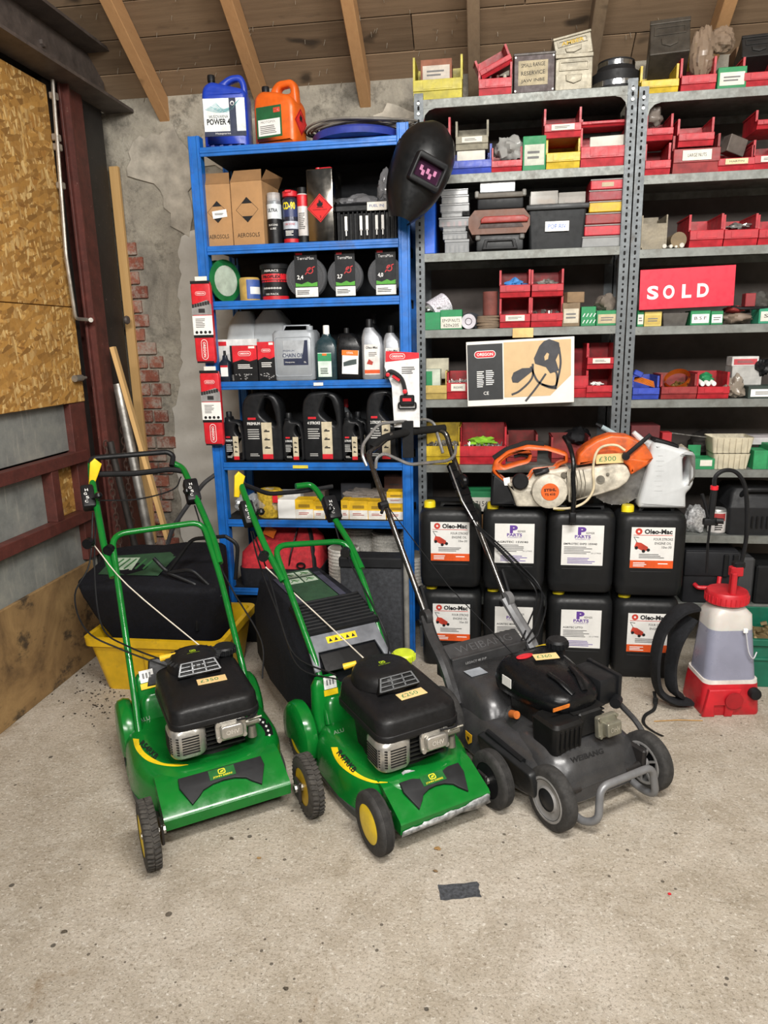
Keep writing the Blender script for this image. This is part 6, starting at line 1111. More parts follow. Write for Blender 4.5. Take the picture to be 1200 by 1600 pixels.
    q = MB(); q.lathe([(D.get('cr', .112), 0), (D.get('cr', .112)-.004, .03), (D.get('cr', .112)-.02, .05), (.05, .056), (0, .057)], 40, Matrix.Translation((sx, sy, sz))); cw = q.out('starter_cowl', M_SHR, root, sm=50)
    q = MB()
    for k in range(30):
        a = 2*math.pi*k/30; q.box((.068, 0, .0545), (.042, .0045, .006), 0, 1, Matrix.Translation((sx, sy, sz)) @ Matrix.Rotation(a, 4, 'Z') @ Matrix.Rotation(.18, 4, 'Y'))
    q.out('cowl_fins', mat('2e2f30', .4), cw, sm=0)
    q = MB(); q.text('JOHN DEERE', .045, .006, Matrix.Translation((sx, sy-.012, sz+.0582))); q.plate(rr2(.022, .017, .005, 3, 0, 0), [rr2(.017, .012, .004, 3, 0, 0)], .0006, 0, MX((sx, sy+.006, sz+.0582), rx=-90)); q.add([(sx+x*.09, sy+.006+y*.09, sz+.0584) for x, y in ((-.07, -.03), (-.02, .04), (.05, .04), (.08, .07), (.09, .03), (.04, .0), (.07, -.04), (.01, 0), (-.04, -.05))], [tuple(range(9))]); q.out('lettering', mat('9db81d', .5), cw, sm=0)
    gm = Matrix.Translation((sx, sy-D.get('cr', .112)+.012, sz+.03)) @ Matrix.Rotation(rad(-40), 4, 'X')
    q = MB(); q.plate([(-.075, -.026), (.075, -.026), (.058, .026), (-.058, .026)], [], .035, .003, gm, y0=-.002); q.out('grille_back', mat('0b0b0b', .6), cw)
    q = MB()
    for k in range(4):
        z = -.021+.014*k; hwid = .072-.35*(z+.024); q.box((0, -.006, z), (2*hwid, .006, .0035), 0, 1, gm)
    for x, t in ((-.065, 20), (.065, -20), (-.022, 4), (.022, -4)): q.box((x, -.006, 0), (.005, .006, .047), 0, 1, gm @ Matrix.Translation((x, 0, 0)) @ Matrix.Rotation(rad(t), 4, 'Y') @ Matrix.Translation((-x, 0, 0)))
    q.out('grille', mat('5b5d5f', .4, .2), cw, sm=0)
    # fuel cap
    q = MB(); cx, cy = ex+.112, ey+.145; z0 = .385
    q.lathe([(.03, 0), (.03, .02), (.04, .022), (.041, .042), (.037, .048), (0, .05)], 20, Matrix.Translation((cx, cy, z0)))
    for k in range(18): a = 2*math.pi*k/18; q.box((cx+.041*math.cos(a), cy+.041*math.sin(a), z0+.032), (.006, .006, .02), .001, 1)
    q.out('fuel_cap', D['cap'], root)
    # muffler guard with slots
    mx, my = ex-.097, ey-.118
    q = MB(); q.stack([(.205, .11, .115, .035, mx, my), (.215, .122, .125, .04, mx, my), (.29, .122, .125, .04, mx, my), (.308, .10, .10, .04, mx, my)], 5); mg = q.out('muffler_guard', M_SILV, root, sm=50)
    q = MB()
    for k in range(7):
        z = .224+.0095*k
        q.box((mx+.003, my-.063, z), (.056, .002, .0045)); q.box((mx-.0615, my-.005, z), (.002, .07, .0048))
        q.box((mx-.0465, my-.051, z), (.03, .002, .0045), 0, 1, Matrix.Translation((mx-.0465, my-.051, 0)) @ Matrix.Rotation(rad(-45), 4, 'Z') @ Matrix.Translation((-mx+.0465, -my+.051, 0)))
    q.out('guard_slots', mat('1c1b1a', .7), mg, sm=0)
    # rocker cover, carburettor
    rx_, ry_ = ex+.042, ey-.178
    q = MB(); T = TP(rx_, ry_, .270, 6)
    q.plate(rr2(.105, .068, .016, 4), [], .012, .003, T, y0=0); q.plate(rr2(.078, .046, .012, 4), [], .022, .006, T, y0=-.020)
    for a in (-.043, .043):
        for c in (-.026, .026): q.cyl(T @ Vector((a, -.004, c)), T @ Vector((a, .01, c)), .0085, .0085, 10)
    rc = q.out('rocker_cover', M_SILV, root, sm=50)
    q = MB(); q.text('OHV', .045, .016, T @ Matrix.Translation((0, -.0212, 0)) @ Matrix.Rotation(rad(90), 4, 'X'), .02); q.out('lettering', mat('d8d5ce', .3, .6), rc, sm=0)
    q = MB(); q.cyl((rx_+.055, ry_+.02, .27), (rx_+.10, ry_+.015, .275), .014); q.cyl((rx_+.075, ry_+.02, .215), (rx_+.075, ry_+.02, .255), .016, .013); q.cyl((rx_+.06, ry_+.0, .29), (rx_+.105, ry_-.005, .295), .004); q.box((rx_+.085, ry_+.04, .29), (.03, .03, .05), .004, 1); q.out('carburettor', mat('8d8a80', .35, .7), root)
    q = MB(); q.tube(spline([(rx_+.02, ry_+.0, .30), (rx_+.07, ry_-.012, .305), (rx_+.10, ry_+.03, .30), (rx_+.09, ry_+.08, .26)], 5), .004, 6); q.out('spark_lead', BLACK, root)
    price(root, ds.frame(*D['pt']), D['price'])
    # lower handle: one bent tube with a cross bar
    hb = D['hand']; lo = [Vector(p) for p in hb['lo']]
    q = MB(); q.tube(fillet(lo, .06, 6), .0125, 12); hn = q.out('handle_tube', M_GRN, root)
    for s_ in (0, 1):
        up = [Vector(p) for p in hb['up'][s_]]
        q = MB(); q.tube(fillet(up, .05, 5), .0135, 12); q.out('handle_tube', M_GRN, root)
    for pth, r in hb['grip']:
        q = MB(); q.tube(fillet([Vector(p) for p in pth], .03, 5), r, 10); q.out('grip_bar', BLACK, root)
    for i, (c, rz, sz_) in enumerate(hb['box']):
        q = MB(); T = Matrix.Translation(c) @ Matrix.Rotation(rad(-42), 4, 'X'); q.box((0, 0, 0), sz_, .008, 2, T); cb = q.out('control_box', BLACK, root)
        q = MB()
        for k in range(4): q.text('CSGH'[k], .012, .012, T @ Matrix.Translation((-.01+.006*(k % 2), -sz_[1]/2-.001, -.03+.018*k)) @ Matrix.Rotation(rad(90), 4, 'X'), .01)
        q.out('markings', WHITE, cb, sm=0)
        q = MB(); kx = (.035 if i == 0 else -.035); e = T @ Vector((kx, -.06, -.03)); q.cyl(T @ Vector((kx*.3, -.02, -.02)), e, .004); q.lathe([(0, -.016), (.011, -.011), (.016, 0), (.011, .011), (0, .016)], 14, Matrix.Translation(e)); q.out('lever_knob', BLACKG, cb)
    q = MB(); T = hb['lever']; q.plate([(-.012, -.06), (.010, -.062), (.02, -.02), (.03, .03), (.0, .05), (-.016, .03)], [], .012, .004, T); q.out('lever', M_YEL, root)
    for c in hb['clamp']:
        q = MB(); c = Vector(c); q.cyl(c, c+Vector((-.012, -.02, 0)), .022, .02, 14); q.cyl(c-Vector((0, 0, .012)), c+Vector((0, 0, .012)), .019, .019, 12); q.out('clamp_knob', BLACKG, root)
    q = MB(); q.tube(spline(hb['cord'], 4), .0024, 5); q.out('pull_cord', mat('cfc7b8', .8), root)
    q = MB(); a, b_ = hb['pull']; q.cyl(a, b_, .009, .012, 10); q.out('pull_grip', mat('e0b52c', .5), root)
    for c in hb['cable']:
        q = MB(); q.tube(spline(c, 6), .0033, 6); q.out('cable', BLACK, root)
    return root, dc
# --- first green mower
o1, d1 = (-.78, 1.886, 0), 34.5; L1 = Loc(o1, d1)
h1 = dict(lo=[(-.205, .50, .17), (-.20, .60, .31), (-.185, .965, .80), (.185, .985, .80), (.20, .80, .60), (.20, .53, .30), (.205, .48, .17)],
    up=[[(-.205, .86, .655), (-.217, .95, .755), (-.217, 1.20, 1.005), (-.21, 1.24, 1.05)], [(.212, .84, .65), (.212, .92, .735), (.172, 1.17, .965), (.165, 1.22, 1.0), (.13, 1.24, 1.02)]],
    grip=[([L1.y(150, 741, 1.20), L1.y(210, 740, 1.21), L1.y(268, 733, 1.22), L1.y(290, 737, 1.21)], .0125),
          ([L1.y(148, 745, 1.2), L1.y(140, 716, 1.25), L1.y(200, 711, 1.26), L1.y(262, 706, 1.26), L1.y(271, 712, 1.25), L1.y(268, 728, 1.22)], .0115)],
    box=[(L1.y(138, 778, 1.12)+Vector((0, .0, 0)), 0, (.05, .05, .105)), (L1.y(300, 768, 1.12), 0, (.06, .05, .11))],
    lever=Matrix.Translation(L1.y(146, 735, 1.17)) @ Matrix.Rotation(rad(12), 4, 'Y'), clamp=[L1.y(140, 848, .93), L1.y(172, 858, .93)],
    cord=[L1.y(148, 853, .95), L1.y(200, 915, .80), L1.y(322, 1017, .52)], pull=(L1.y(275, 1023, .50), L1.y(251, 1029, .52)),
    cable=[[L1.y(145, 800, 1.1), L1.y(140, 880, 1.0), L1.y(117, 930, .9), L1.y(135, 985, .75), L1.y(190, 1015, .65), L1.y(290, 1052, .5)],
           [L1.y(150, 800, 1.1), L1.y(148, 900, .95), L1.y(160, 980, .8), L1.y(200, 1010, .65), L1.y(280, 1040, .5)],
           [L1.y(150, 782, 1.1), L1.y(215, 780, 1.1), L1.y(270, 765, 1.12), L1.y(283, 745, 1.15)],
           [L1.y(304, 790, 1.1), L1.y(320, 840, 1.0), L1.y(336, 870, .9), L1.y(365, 925, .75), L1.y(408, 1000, .55), L1.y(410, 1060, .45)]])
D1 = dict(W=.262, y0=.10, y1=.64, tw=.255, ny=.035, nw=.205, e=(.015, .36), model='R54RKB', sw0=(208, 1160), sw1=(292, 1196), alu=((219, 1129), (235, 1124)), swo=[(207.6, 1153.8), (210.8, 1167.4), (218.1, 1178.5), (232.3, 1189.6), (254.5, 1195.9), (276.7, 1197.5), (294.1, 1195.0)], swi=[(217.1, 1154.8), (218.1, 1162.7), (226.0, 1175.4), (241.8, 1186.4), (257.7, 1192.8), (276.7, 1193.7), (294.1, 1194.4)], mtx=((217, 1163), (242, 1187)), lab=(230, 1062), rx=-.03, sy=.112, cr=.096, wr=.104, ws='knob', ry=.625, s0=33.5, s1=40.5,
    cap=BLACK, price='£350', pt=(331, 1063, 351, 1059), hand=h1)
mow1, dc1 = deere('green lawnmower priced £350 with knobbly yellow-hubbed front wheels, nearest the yellow tub', o1, d1, D1)
q = MB(); q.add([tuple(v) for v in (L1.y(300, 1015, .62), L1.y(352, 992, .62), L1.y(360, 1010, .56), L1.y(300, 1035, .56))], [(0, 1, 2, 3)])
q2 = MB(); q2.plate([(-.17, 0), (.17, 0), (.15, .10), (-.15, .10)], [], .02, .006, TP(.02, .60, .29, 30)); q2.out('rear_flap', BLACK, mow1)
k_ = dc1.band([(402, 1120), (414, 1123), (424, 1135), (427, 1148)], [(400, 1128), (408, 1134), (414, 1144), (414, 1150)], BLACK, 'height_scale', mow1)
for x, y in ((405, 1123), (410, 1127), (415, 1133), (418, 1140), (420, 1147)): dc1.band([(x, y), (x+3, y+1)], [(x-1, y+3), (x+2, y+4)], WHITE, 'scale_mark', k_).location = (0, 0, .0012)
# --- second green mower
o2, d2 = (-.144, 2.007, 0), 36.0; L2 = Loc(o2, d2)
h2_ = dict(lo=[(-.16, .48, .17), (-.15, .58, .34), (-.17, .955, .735), (.155, .955, .705), (.158, .80, .56), (.145, .60, .33), (.15, .46, .17)],
    up=[[(-.178, .84, .62), (-.205, .96, .74), (-.21, 1.16, .90), (-.21, 1.24, .972)], [(.168, .84, .61), (.165, .95, .70), (.136, 1.22, .885), (.12, 1.25, .905), (.05, 1.25, .905)]],
    grip=[([L2.y(380, 757, 1.24), L2.y(420, 772, 1.27), L2.y(470, 768, 1.27), L2.y(520, 760, 1.24)], .010)],
    box=[(L2.y(388, 803, 1.12), 0, (.055, .05, .11)), (L2.y(518, 795, 1.10), 0, (.06, .05, .115))],
    lever=Matrix.Translation(L2.y(372, 755, 1.20)) @ Matrix.Rotation(rad(8), 4, 'Y'), clamp=[L2.y(413, 868, .93), L2.y(540, 862, .9)],
    cord=[L2.y(415, 886, .92), L2.y(490, 955, .75), L2.y(572, 1032, .45)], pull=(L2.y(557, 1036, .43), L2.y(537, 1042, .45)),
    cable=[[L2.y(395, 830, 1.1), L2.y(420, 900, .95), L2.y(445, 990, .75), L2.y(470, 1045, .6), L2.y(530, 1062, .45)],
           [L2.y(392, 830, 1.1), L2.y(405, 880, 1.0), L2.y(435, 960, .8), L2.y(462, 1025, .65), L2.y(525, 1055, .47)],
           [L2.y(523, 820, 1.05), L2.y(537, 860, .95), L2.y(585, 950, .7), L2.y(606, 1000, .6), L2.y(606, 1030, .5)]])
D2 = dict(W=.235, y0=.0, y1=.55, tw=.222, ny=-.06, nw=.165, e=(-.01, .235), model='R47RKB', sw0=(520, 1170), sw1=(600, 1222), alu=((522, 1148), (538, 1143)), swo=[(517.1, 1167.4), (521.8, 1181.7), (531.3, 1195.9), (547.2, 1208.6), (566.2, 1218.1), (585.2, 1223.5), (605.8, 1222.9)], swi=[(527.5, 1167.4), (529.8, 1175.4), (539.3, 1189.6), (553.5, 1203.9), (569.3, 1214.0), (588.4, 1220.3), (605.8, 1221.9)], mtx=((525, 1177), (551, 1208)), lab=(516, 1072), rx=.0, wr=.098, ws='fine', ry=.565, s0=33.5, s1=40.5, worn=True,
    cap=mat('b9c92b', .4), price='£250', pt=(643, 1085, 660, 1080), hand=h2_)
mow2, _ = deere('green lawnmower priced £250 with worn front edge and flat yellow hub discs', o2, d2, D2)
# its grass bag
def bagring(y, z0, z1, w0, w1): return [(-w0, y, z0), (w0, y, z0), (w0, y, (z0+z1)/2), (w1, y, z1-.02), (w1-.02, y, z1), (-w1+.02, y, z1), (-w1, y, z1-.02), (-w0, y, (z0+z1)/2)]
q = MB(); q.loft([bagring(.60, .16, .34, .16, .15), bagring(.68, .12, .43, .175, .16), bagring(.82, .10, .492, .19, .165), bagring(1.05, .11, .506, .19, .16), bagring(1.24, .16, .517, .18, .15), bagring(1.27, .2, .49, .17, .14)])
bg2 = q.out('grass_bag', M_FAB, mow2, sm=40); bg2['label'] = 'black fabric grass bag with green printed panel'
sl = math.degrees(math.atan2(.505-.43, 1.24-.82))
q = MB(); q.box((0, 1.03, .4725), (.15, .38, .004), 0, 1, None); q.v = [(x, y, .496+(y-.82)*.06) for x, y, z in q.v]
q.v = [(x, y, .495+(y-.82)*.06+(.003 if i % 8 in (4, 5, 6, 7) else 0)) for i, (x, y, z) in enumerate(q.v)]; q.out('bag_panel', mat('27462f', .7), bg2, sm=0)
for (a, c) in ((-.035, 1.17), (.035, 1.17), (-.035, 1.10), (.035, 1.10)):
    q = MB(); q.box((0, 0, 0), (.062, .055, .001), 0, 1, Matrix.Translation((a, c, .4995+(c-.82)*.06)) @ Matrix.Rotation(math.atan(.06), 4, 'X')); pn = q.out('bag_picture', mat('a8b8a6', .7), bg2, sm=0)
    q = MB(); q.tube([(a-.02, c-.015, .501+(c-.835)*.06), (a, c+.01, .501+(c-.81)*.06), (a+.02, c-.005, .501+(c-.825)*.06)], .002, 4); q.tube([(a-.01, c+.015, .501+(c-.805)*.06), (a+.01, c-.015, .501+(c-.835)*.06)], .002, 4); q.out('picture_ink', mat('3e6a3c', .7), bg2, sm=0)
for s_ in (-1, 1):
    q = MB(); q.box((s_*.095, 1.0, 0), (.03, .34, .001)); q.v = [(x, y, .4955+(y-.82)*.06+.002) for x, y, z in q.v]; q.out('bag_edge', mat('3a3b4a', .7), bg2, sm=0)
# ribbed lid and grey flap
q = MB()
for k in range(9): y = .685+.02*k; q.box((0, y, .456+.29*(y-.685)), (.30, .013, .022), .003, 1)
q.box((0, 0, 0), (.31, .19, .02), 0, 1, Matrix.Translation((0, .765, .468)) @ Matrix.Rotation(math.atan(.29), 4, 'X')); q.out('ribbed_lid', mat('1b1c1e', .5), mow2)
T = TP(-.01, .588, .362, 49)
q = MB(); q.plate([(-.16, -.03), (-.135, -.03), (-.12, .045), (.12, .045), (.135, -.03), (.16, -.03), (.15, .125), (-.15, .125)], [], .012, .003, T); fl = q.out('discharge_flap', mat('6b6e74', .5, .1), mow2)
q = MB(); q.plate(rr2(.235, .075, .004, 2, 0, .0), [], .008, .002, T, y0=.004); q.out('flap_recess', mat('0d0d0e', .5), fl)
q = MB(); q.box((-.01, -.001, .085), (.125, .001, .028), 0, 1, T); wl_ = q.out('warning_label', M_YEL, fl, sm=0)
q = MB()
for k in range(5): x = -.058+.024*k; q.add([(x-.008, -.0022, .077), (x+.008, -.0022, .077), (x, -.0022, .092)], [(0, 1, 2)], T)
q.out('warning_signs', INK, wl_, sm=0)

# --- grey mower
o3, d3 = (.396, 2.172, 0), 35.6; L3 = Loc(o3, d3)
mow3 = thing('lawnmower', 'dark grey lawnmower priced £360 with tubular front bumper and grey-hubbed wheels', 'lawnmower', o3, rad(d3), 'lawnmowers for sale')
rg = deck_rings(.245, -.01, .62, ((.05, 0), (.06, -.006), (.075, 0), (.12, .004), (.15, .02), (.175, .04), (.19, .065), (.195, .09)), .72, .12)
q = MB(); q.loft(rg)
q.stack([(.10, .40, .30, .08, 0, .14), (.17, .38, .27, .09, 0, .15), (.205, .33, .22, .09, 0, .17), (.212, .28, .16, .08, 0, .18)], 6)
q.stack([(.12, .42, .34, .06, 0, .50), (.22, .40, .32, .06, 0, .52), (.262, .36, .26, .06, 0, .55), (.275, .3, .2, .06, 0, .57)], 6)
q.cyl((-.0, .27, .19), (0, .27, .222), .165, .15, 36)
dc3 = Decal(q, L3); dk3 = q.out('deck', M_DKGREY, mow3, sm=45)
dc3.text('WEIBANG', (893, 1193), (944, 1177), 9, mat('252526', .35, .3), dk3, .03)
q = MB(); q.plate(rr2(.30, .10, .02, 4, 0, 0), [], .03, .006, Matrix.Translation((-.252, .20, .118)) @ Matrix.Rotation(rad(90), 4, 'Z') @ Matrix.Rotation(rad(-14), 4, 'X') @ Matrix.Rotation(rad(180), 4, 'Z')); sp = q.out('side_chute_cover', mat('1f2021', .4), mow3)
q = MB(); q.tube([(-.235, .32, .178), (-.235, .12, .172)], .011, 8); q.out('chute_hinge', BLACK, sp)
p = L3.x(740, 1130, -.252)
q = MB(); q.plate([(-.02, .02), (.02, .02), (.018, -.01), (0, -.026), (-.018, -.01)], [], .002, 0, Matrix.Translation((-.262, .40, .12)) @ Matrix.Rotation(rad(-90), 4, 'Z')); sg = q.out('warning_shield', mat('d9a521', .5), dk3, sm=0)
q = MB(); q.add([(-.2635, .392, .125), (-.2635, .408, .125), (-.2635, .40, .105)], [(0, 1, 2)]); q.out('shield_mark', INK, sg, sm=0)
q = MB(); q.box((-.12, .56, .2775), (.075, .055, .001), 0, 1, None); q.out('instruction_label', mat('8f959c', .6), dk3, sm=0)
for s_ in (-1, 1):
    wheel(mow3, .203 if s_ > 0 else -.215, 0, .103, .046, 'hub', s_ if s_ < 0 else 1)
    wheel(mow3, s_*.25, .58, .115, .05, 'hub', s_)
    q = MB(); q.cyl((s_*.10, 0, .1), (s_*.2, 0, .1), .012); q.box((s_*.175, .03, .13), (.02, .10, .06), .006, 1); q.out('axle_bracket', M_BSTEEL, mow3)
q = MB(); q.tube(fillet([(-.15, .03, .06), (-.15, -.07, .035), (-.125, -.115, .06), (-.11, -.10, .165), (.115, -.10, .165), (.13, -.11, .06), (.13, -.05, .045), (.13, .03, .06)], .035, 6), .0125, 12); q.out('front_bumper', M_MIDGREY, mow3)
q = MB(); q.tube(fillet([(.19, .24, .24), (.215, .17, .255), (.225, .05, .20), (.225, .0, .11)], .05, 5), .010, 10); q.out('side_guard', M_DKGREY, mow3)
ex, ey = -.005, .27
q = MB(); q.stack([(.18, .20, .20, .03, ex, ey), (.33, .22, .22, .03, ex, ey)]); q.box((ex+.02, ey-.15, .26), (.1, .08, .09), .006, 1)
for k in range(7): q.box((ex+.02, ey-.13, .22+.014*k), (.14, .10, .004))
eng3 = q.out('engine', mat('1b1b1b', .5, .2), mow3)
def sh_ring(z, w, yf, yb, nose): return [(ex+p.x, ey+p.y, z+(.10*p.y if z > .37 else 0)) for p in fillet([(-w*nose, yf, 0), (w*nose, yf, 0), (w, yf+.15, 0), (w, yb, 0), (-w, yb, 0), (-w, yf+.15, 0)], .07, 5, True)]
q = MB(); q.loft([sh_ring(.285, .125, -.14, .15, .6), sh_ring(.295, .138, -.165, .165, .62), sh_ring(.33, .142, -.175, .17, .62), sh_ring(.352, .138, -.17, .168, .6), sh_ring(.375, .125, -.145, .155, .5), sh_ring(.392, .10, -.10, .135, .45), sh_ring(.40, .06, -.05, .1, .5)])
for s_ in (-1, 1): q.tube(spline([(ex+s_*.05, ey-.05, .40), (ex+s_*.04, ey-.10, .388), (ex+s_*.025, ey-.15, .36)], 5), [.010]*6+[.012]*5, 8, flat=.6)
sh3 = q.out('engine_shroud', BLACKG, mow3, sm=55)
q = MB()
for k in range(9):
    x = -.085+.021*k; q.box((ex+x, ey+.115, .4035-.12*abs(x)), (.007, .055, .006), .001, 1, None)
q.out('shroud_vents', mat('050505', .7), sh3, sm=0)
q = MB(); q.plate([(math.cos(a)*.036, math.sin(a)*.016) for a in [2*math.pi*k/20 for k in range(20)]], [], .004, .001, Matrix.Translation((ex-.045, ey+.085, .411)) @ Matrix.Rotation(rad(-90), 4, 'X')); q.out('engine_badge', RED, sh3)
q = MB(); q.box((ex+.085, ey+.135, .401), (.06, .02, .001), 0, 1, MX((0, 0, 0))); q.out('warning_label', M_YEL, sh3, sm=0)
q = MB(); q.box((-.148, ey+.06, .345), (.002, .05, .035)); q.out('spec_label', WHITE, sh3, sm=0)
q = MB(); q.box((ex-.09, ey-.166, .335), (.07, .003, .012)); q.out('orange_label', mat('c96f22', .5), sh3, sm=0)
q = MB(); T3 = Matrix.Translation((ex+.12, ey+.10, .37)); q.lathe([(.03, 0), (.03, .03), (.038, .032), (.04, .055), (.034, .064), (0, .066)], 20, T3)
for k in range(16): a = 2*math.pi*k/16; q.box((ex+.12+.039*math.cos(a), ey+.10+.039*math.sin(a), .415), (.006, .006, .02), .001, 1)
q.out('fuel_cap', BLACK, mow3)
q = MB(); q.box((ex+.155, ey-.06, .315), (.085, .15, .10), .012, 2); q.box((ex+.20, ey-.06, .315), (.018, .165, .112), .006, 2); q.cyl((ex+.16, ey-.16, .28), (ex+.19, ey-.14, .28), .02, .02, 12); q.out('air_filter', BLACK, mow3)
q = MB(); q.stack([(.195, .12, .12, .02, ex-.09, ey-.15), (.29, .13, .13, .02, ex-.09, ey-.15), (.30, .11, .11, .02, ex-.09, ey-.15)]); mf3 = q.out('muffler_box', mat('161616', .4), mow3)
q = MB()
for k in range(5): q.box((ex-.09+.02*(k-2), ey-.217, .245), (.007, .004, .07), .001, 1)
q.out('muffler_ribs', mat('0a0a0a', .5), mf3, sm=0)
rx_, ry_ = ex+.055, ey-.235; q = MB(); T = TP(rx_, ry_, .262, 6); q.plate(rr2(.085, .075, .008, 3), [], .02, .003, T); q.plate(rr2(.062, .048, .006, 3, .006, -.004), [], .03, .005, T, y0=-.026)
for a in (-.036, .036):
    for c in (-.03, .03): q.cyl(T @ Vector((a, -.006, c)), T @ Vector((a, .005, c)), .006, .006, 8)
rc = q.out('rocker_cover', mat('8f8d7e', .38, .6), mow3, sm=45)
q = MB(); q.text('OHV', .042, .018, T @ Matrix.Translation((.006, -.0272, -.004)) @ Matrix.Rotation(rad(90), 4, 'X'), .02); q.out('lettering', mat('bdb9aa', .3, .5), rc, sm=0)
q = MB(); q.cyl((ex-.15, ey+.02, .24), (ex-.15, ey-.01, .25), .014); q.out('oil_plug', mat('b5622a', .5), mow3)
price(mow3, Matrix.Translation(L3.z(853, 1026, .415)) @ Matrix.Rotation(rad(-18), 4, 'Z') @ Matrix.Rotation(rad(6), 4, 'X'), '£360', .09, .038)
# rear box with raised name
T = TP(0, .675, .325, 62)
q = MB(); q.plate(rr2(.36, .075, .008, 3), [], .03, .004, T); q.box((0, .64, .285), (.36, .02, .055), .003, 1); q.box((0, .70, .25), (.36, .10, .1), .004, 1); rb = q.out('rear_box', mat('3b3b3c', .45, .2), mow3)
q = MB(); q.text('WEIBANG', .27, .034, T @ Matrix.Translation((0, -.0008, 0)) @ Matrix.Rotation(rad(90), 4, 'X'), -.01); q.out('lettering', mat('57585a', .4, .2), rb, sm=0)
q = MB(); q.text('LEGACY 48 SVP', .10, .010, TPT(-.07, .6285, .285, 0), .01); q.out('lettering', mat('a0a0a0', .5), rb, sm=0)
for s_ in (-1, 1):
    q = MB(); q.tube(spline([(s_*.21, .55, .17), (s_*.212, .64, .30), (s_*.21, .74, .38), (s_*.20, .80, .44)], 5), .026, 8, flat=.8); q.lathe([(0, -.014), (.032, -.014), (.034, 0), (.032, .014), (0, .014)], 20, AX(s_*.203, .79, .44)); q.out('handle_bracket', M_DKGREY if s_ < 0 else M_MIDGREY, mow3)
    q = MB(); q.box((s_*.205+.02, .84, .50), (.012, .03, .11), .004, 1, Matrix.Translation((s_*.205+.02, .84, .50)) @ Matrix.Rotation(rad(-30), 4, 'X') @ Matrix.Translation((-s_*.205-.02, -.84, -.50))); q.cyl((s_*.205-.03, .80, .42), (s_*.205+.02, .80, .42), .013, .013, 12); q.out('clamp_lever', BLACK, mow3)
M_TUBE = mat('5f5d5b', .22, .9, .06)
q = MB(); q.tube(fillet([(-.20, .80, .45), (-.224, 1.04, .80), (-.215, 1.26, 1.05), L3.y(587, 700, 1.30), L3.y(612, 678, 1.31)], .06, 6), .0125, 12); q.out('handle_tube', M_TUBE, mow3)
q = MB(); q.tube(fillet([(.20, .80, .44), (.205, 1.0, .69), (.213, 1.24, 1.01), L3.y(697, 676, 1.30), L3.y(682, 670, 1.31)], .05, 6), .0125, 12); q.out('handle_tube', M_TUBE, mow3)
q = MB(); q.tube(spline([L3.y(582, 700, 1.3), L3.y(600, 685, 1.31), L3.y(640, 675, 1.32), L3.y(695, 669, 1.31)], 6), .018, 12); q.out('foam_grip', mat('161616', .9, 0, .1, 60, .3), mow3)
q = MB(); q.tube(fillet([L3.y(573, 728, 1.24), L3.y(566, 712, 1.26), L3.y(566, 695, 1.3), L3.y(592, 662, 1.32), L3.y(665, 655, 1.33), L3.y(678, 660, 1.33), L3.y(692, 708, 1.26)], .03, 5), .0075, 8); q.out('bail_bar', mat('9a9b9c', .3, .7), mow3)
q = MB(); q.tube(fillet([L3.y(587, 732, 1.2), L3.y(588, 715, 1.2), L3.y(600, 708, 1.2), L3.y(640, 726, 1.16), L3.y(700, 720, 1.17), L3.y(711, 712, 1.18), L3.y(712, 697, 1.22)], .025, 5), .0075, 8); q.out('bail_bar', mat('9a9b9c', .3, .7), mow3)
q = MB(); a, b_ = L3.y(706, 725, 1.22), L3.y(742, 815, 1.02); dv = (b_-a)
for k, wd in enumerate((.05, .055, .06, .06, .05, .045, .04)):
    c = a+dv*(k+.5)/7; q.box(c, (wd, .035, dv.length/6.5), .006, 1, Matrix.Translation(c) @ Matrix.Rotation(rad(-38), 4, 'X') @ Matrix.Translation(-c))
c = L3.y(718, 752, 1.13); q.lathe([(0, -.012), (.03, -.012), (.034, 0), (.03, .012), (0, .012)], 18, AX(c.x+.01, c.y-.01, c.z)); q.out('control_panel', BLACKG, mow3)
q = MB(); q.tube([L3.y(702, 728, 1.2), L3.y(722, 782, 1.06), L3.y(745, 822, 1.0)], .004, 6); q.out('panel_edge', mat('8a8a8a', .3, .6), mow3)
c = L3.y(599, 790, 1.03); q = MB(); q.cyl(c-Vector((.018, 0, 0)), c+Vector((.018, 0, .005)), .017, .017, 10); q.tube([c-Vector((.01, .02, 0)), c-Vector((.03, .04, .02))], .007, 6); q.out('cord_hook', BLACK, mow3)
for cb in ([L3.y(745, 820, 1.0), L3.y(800, 870, .95), L3.y(845, 920, .85), L3.y(838, 970, .7), L3.y(822, 1000, .6)], [L3.y(745, 822, 1.0), L3.y(795, 872, .95), L3.y(838, 925, .85), L3.y(825, 975, .7), L3.y(815, 1000, .6)], [L3.y(743, 822, 1.0), L3.y(790, 870, .93), L3.y(850, 930, .83), L3.y(842, 985, .65), L3.y(826, 1005, .55)]):
    q = MB(); q.tube(spline(cb, 6), .004, 6); q.out('cable', BLACK, mow3)
q = MB(); q.tube([L3.y(605, 790, 1.02), L3.y(700, 915, .7), L3.y(800, 1020, .38)], .0022, 5); q.out('pull_cord', BLACK, mow3)
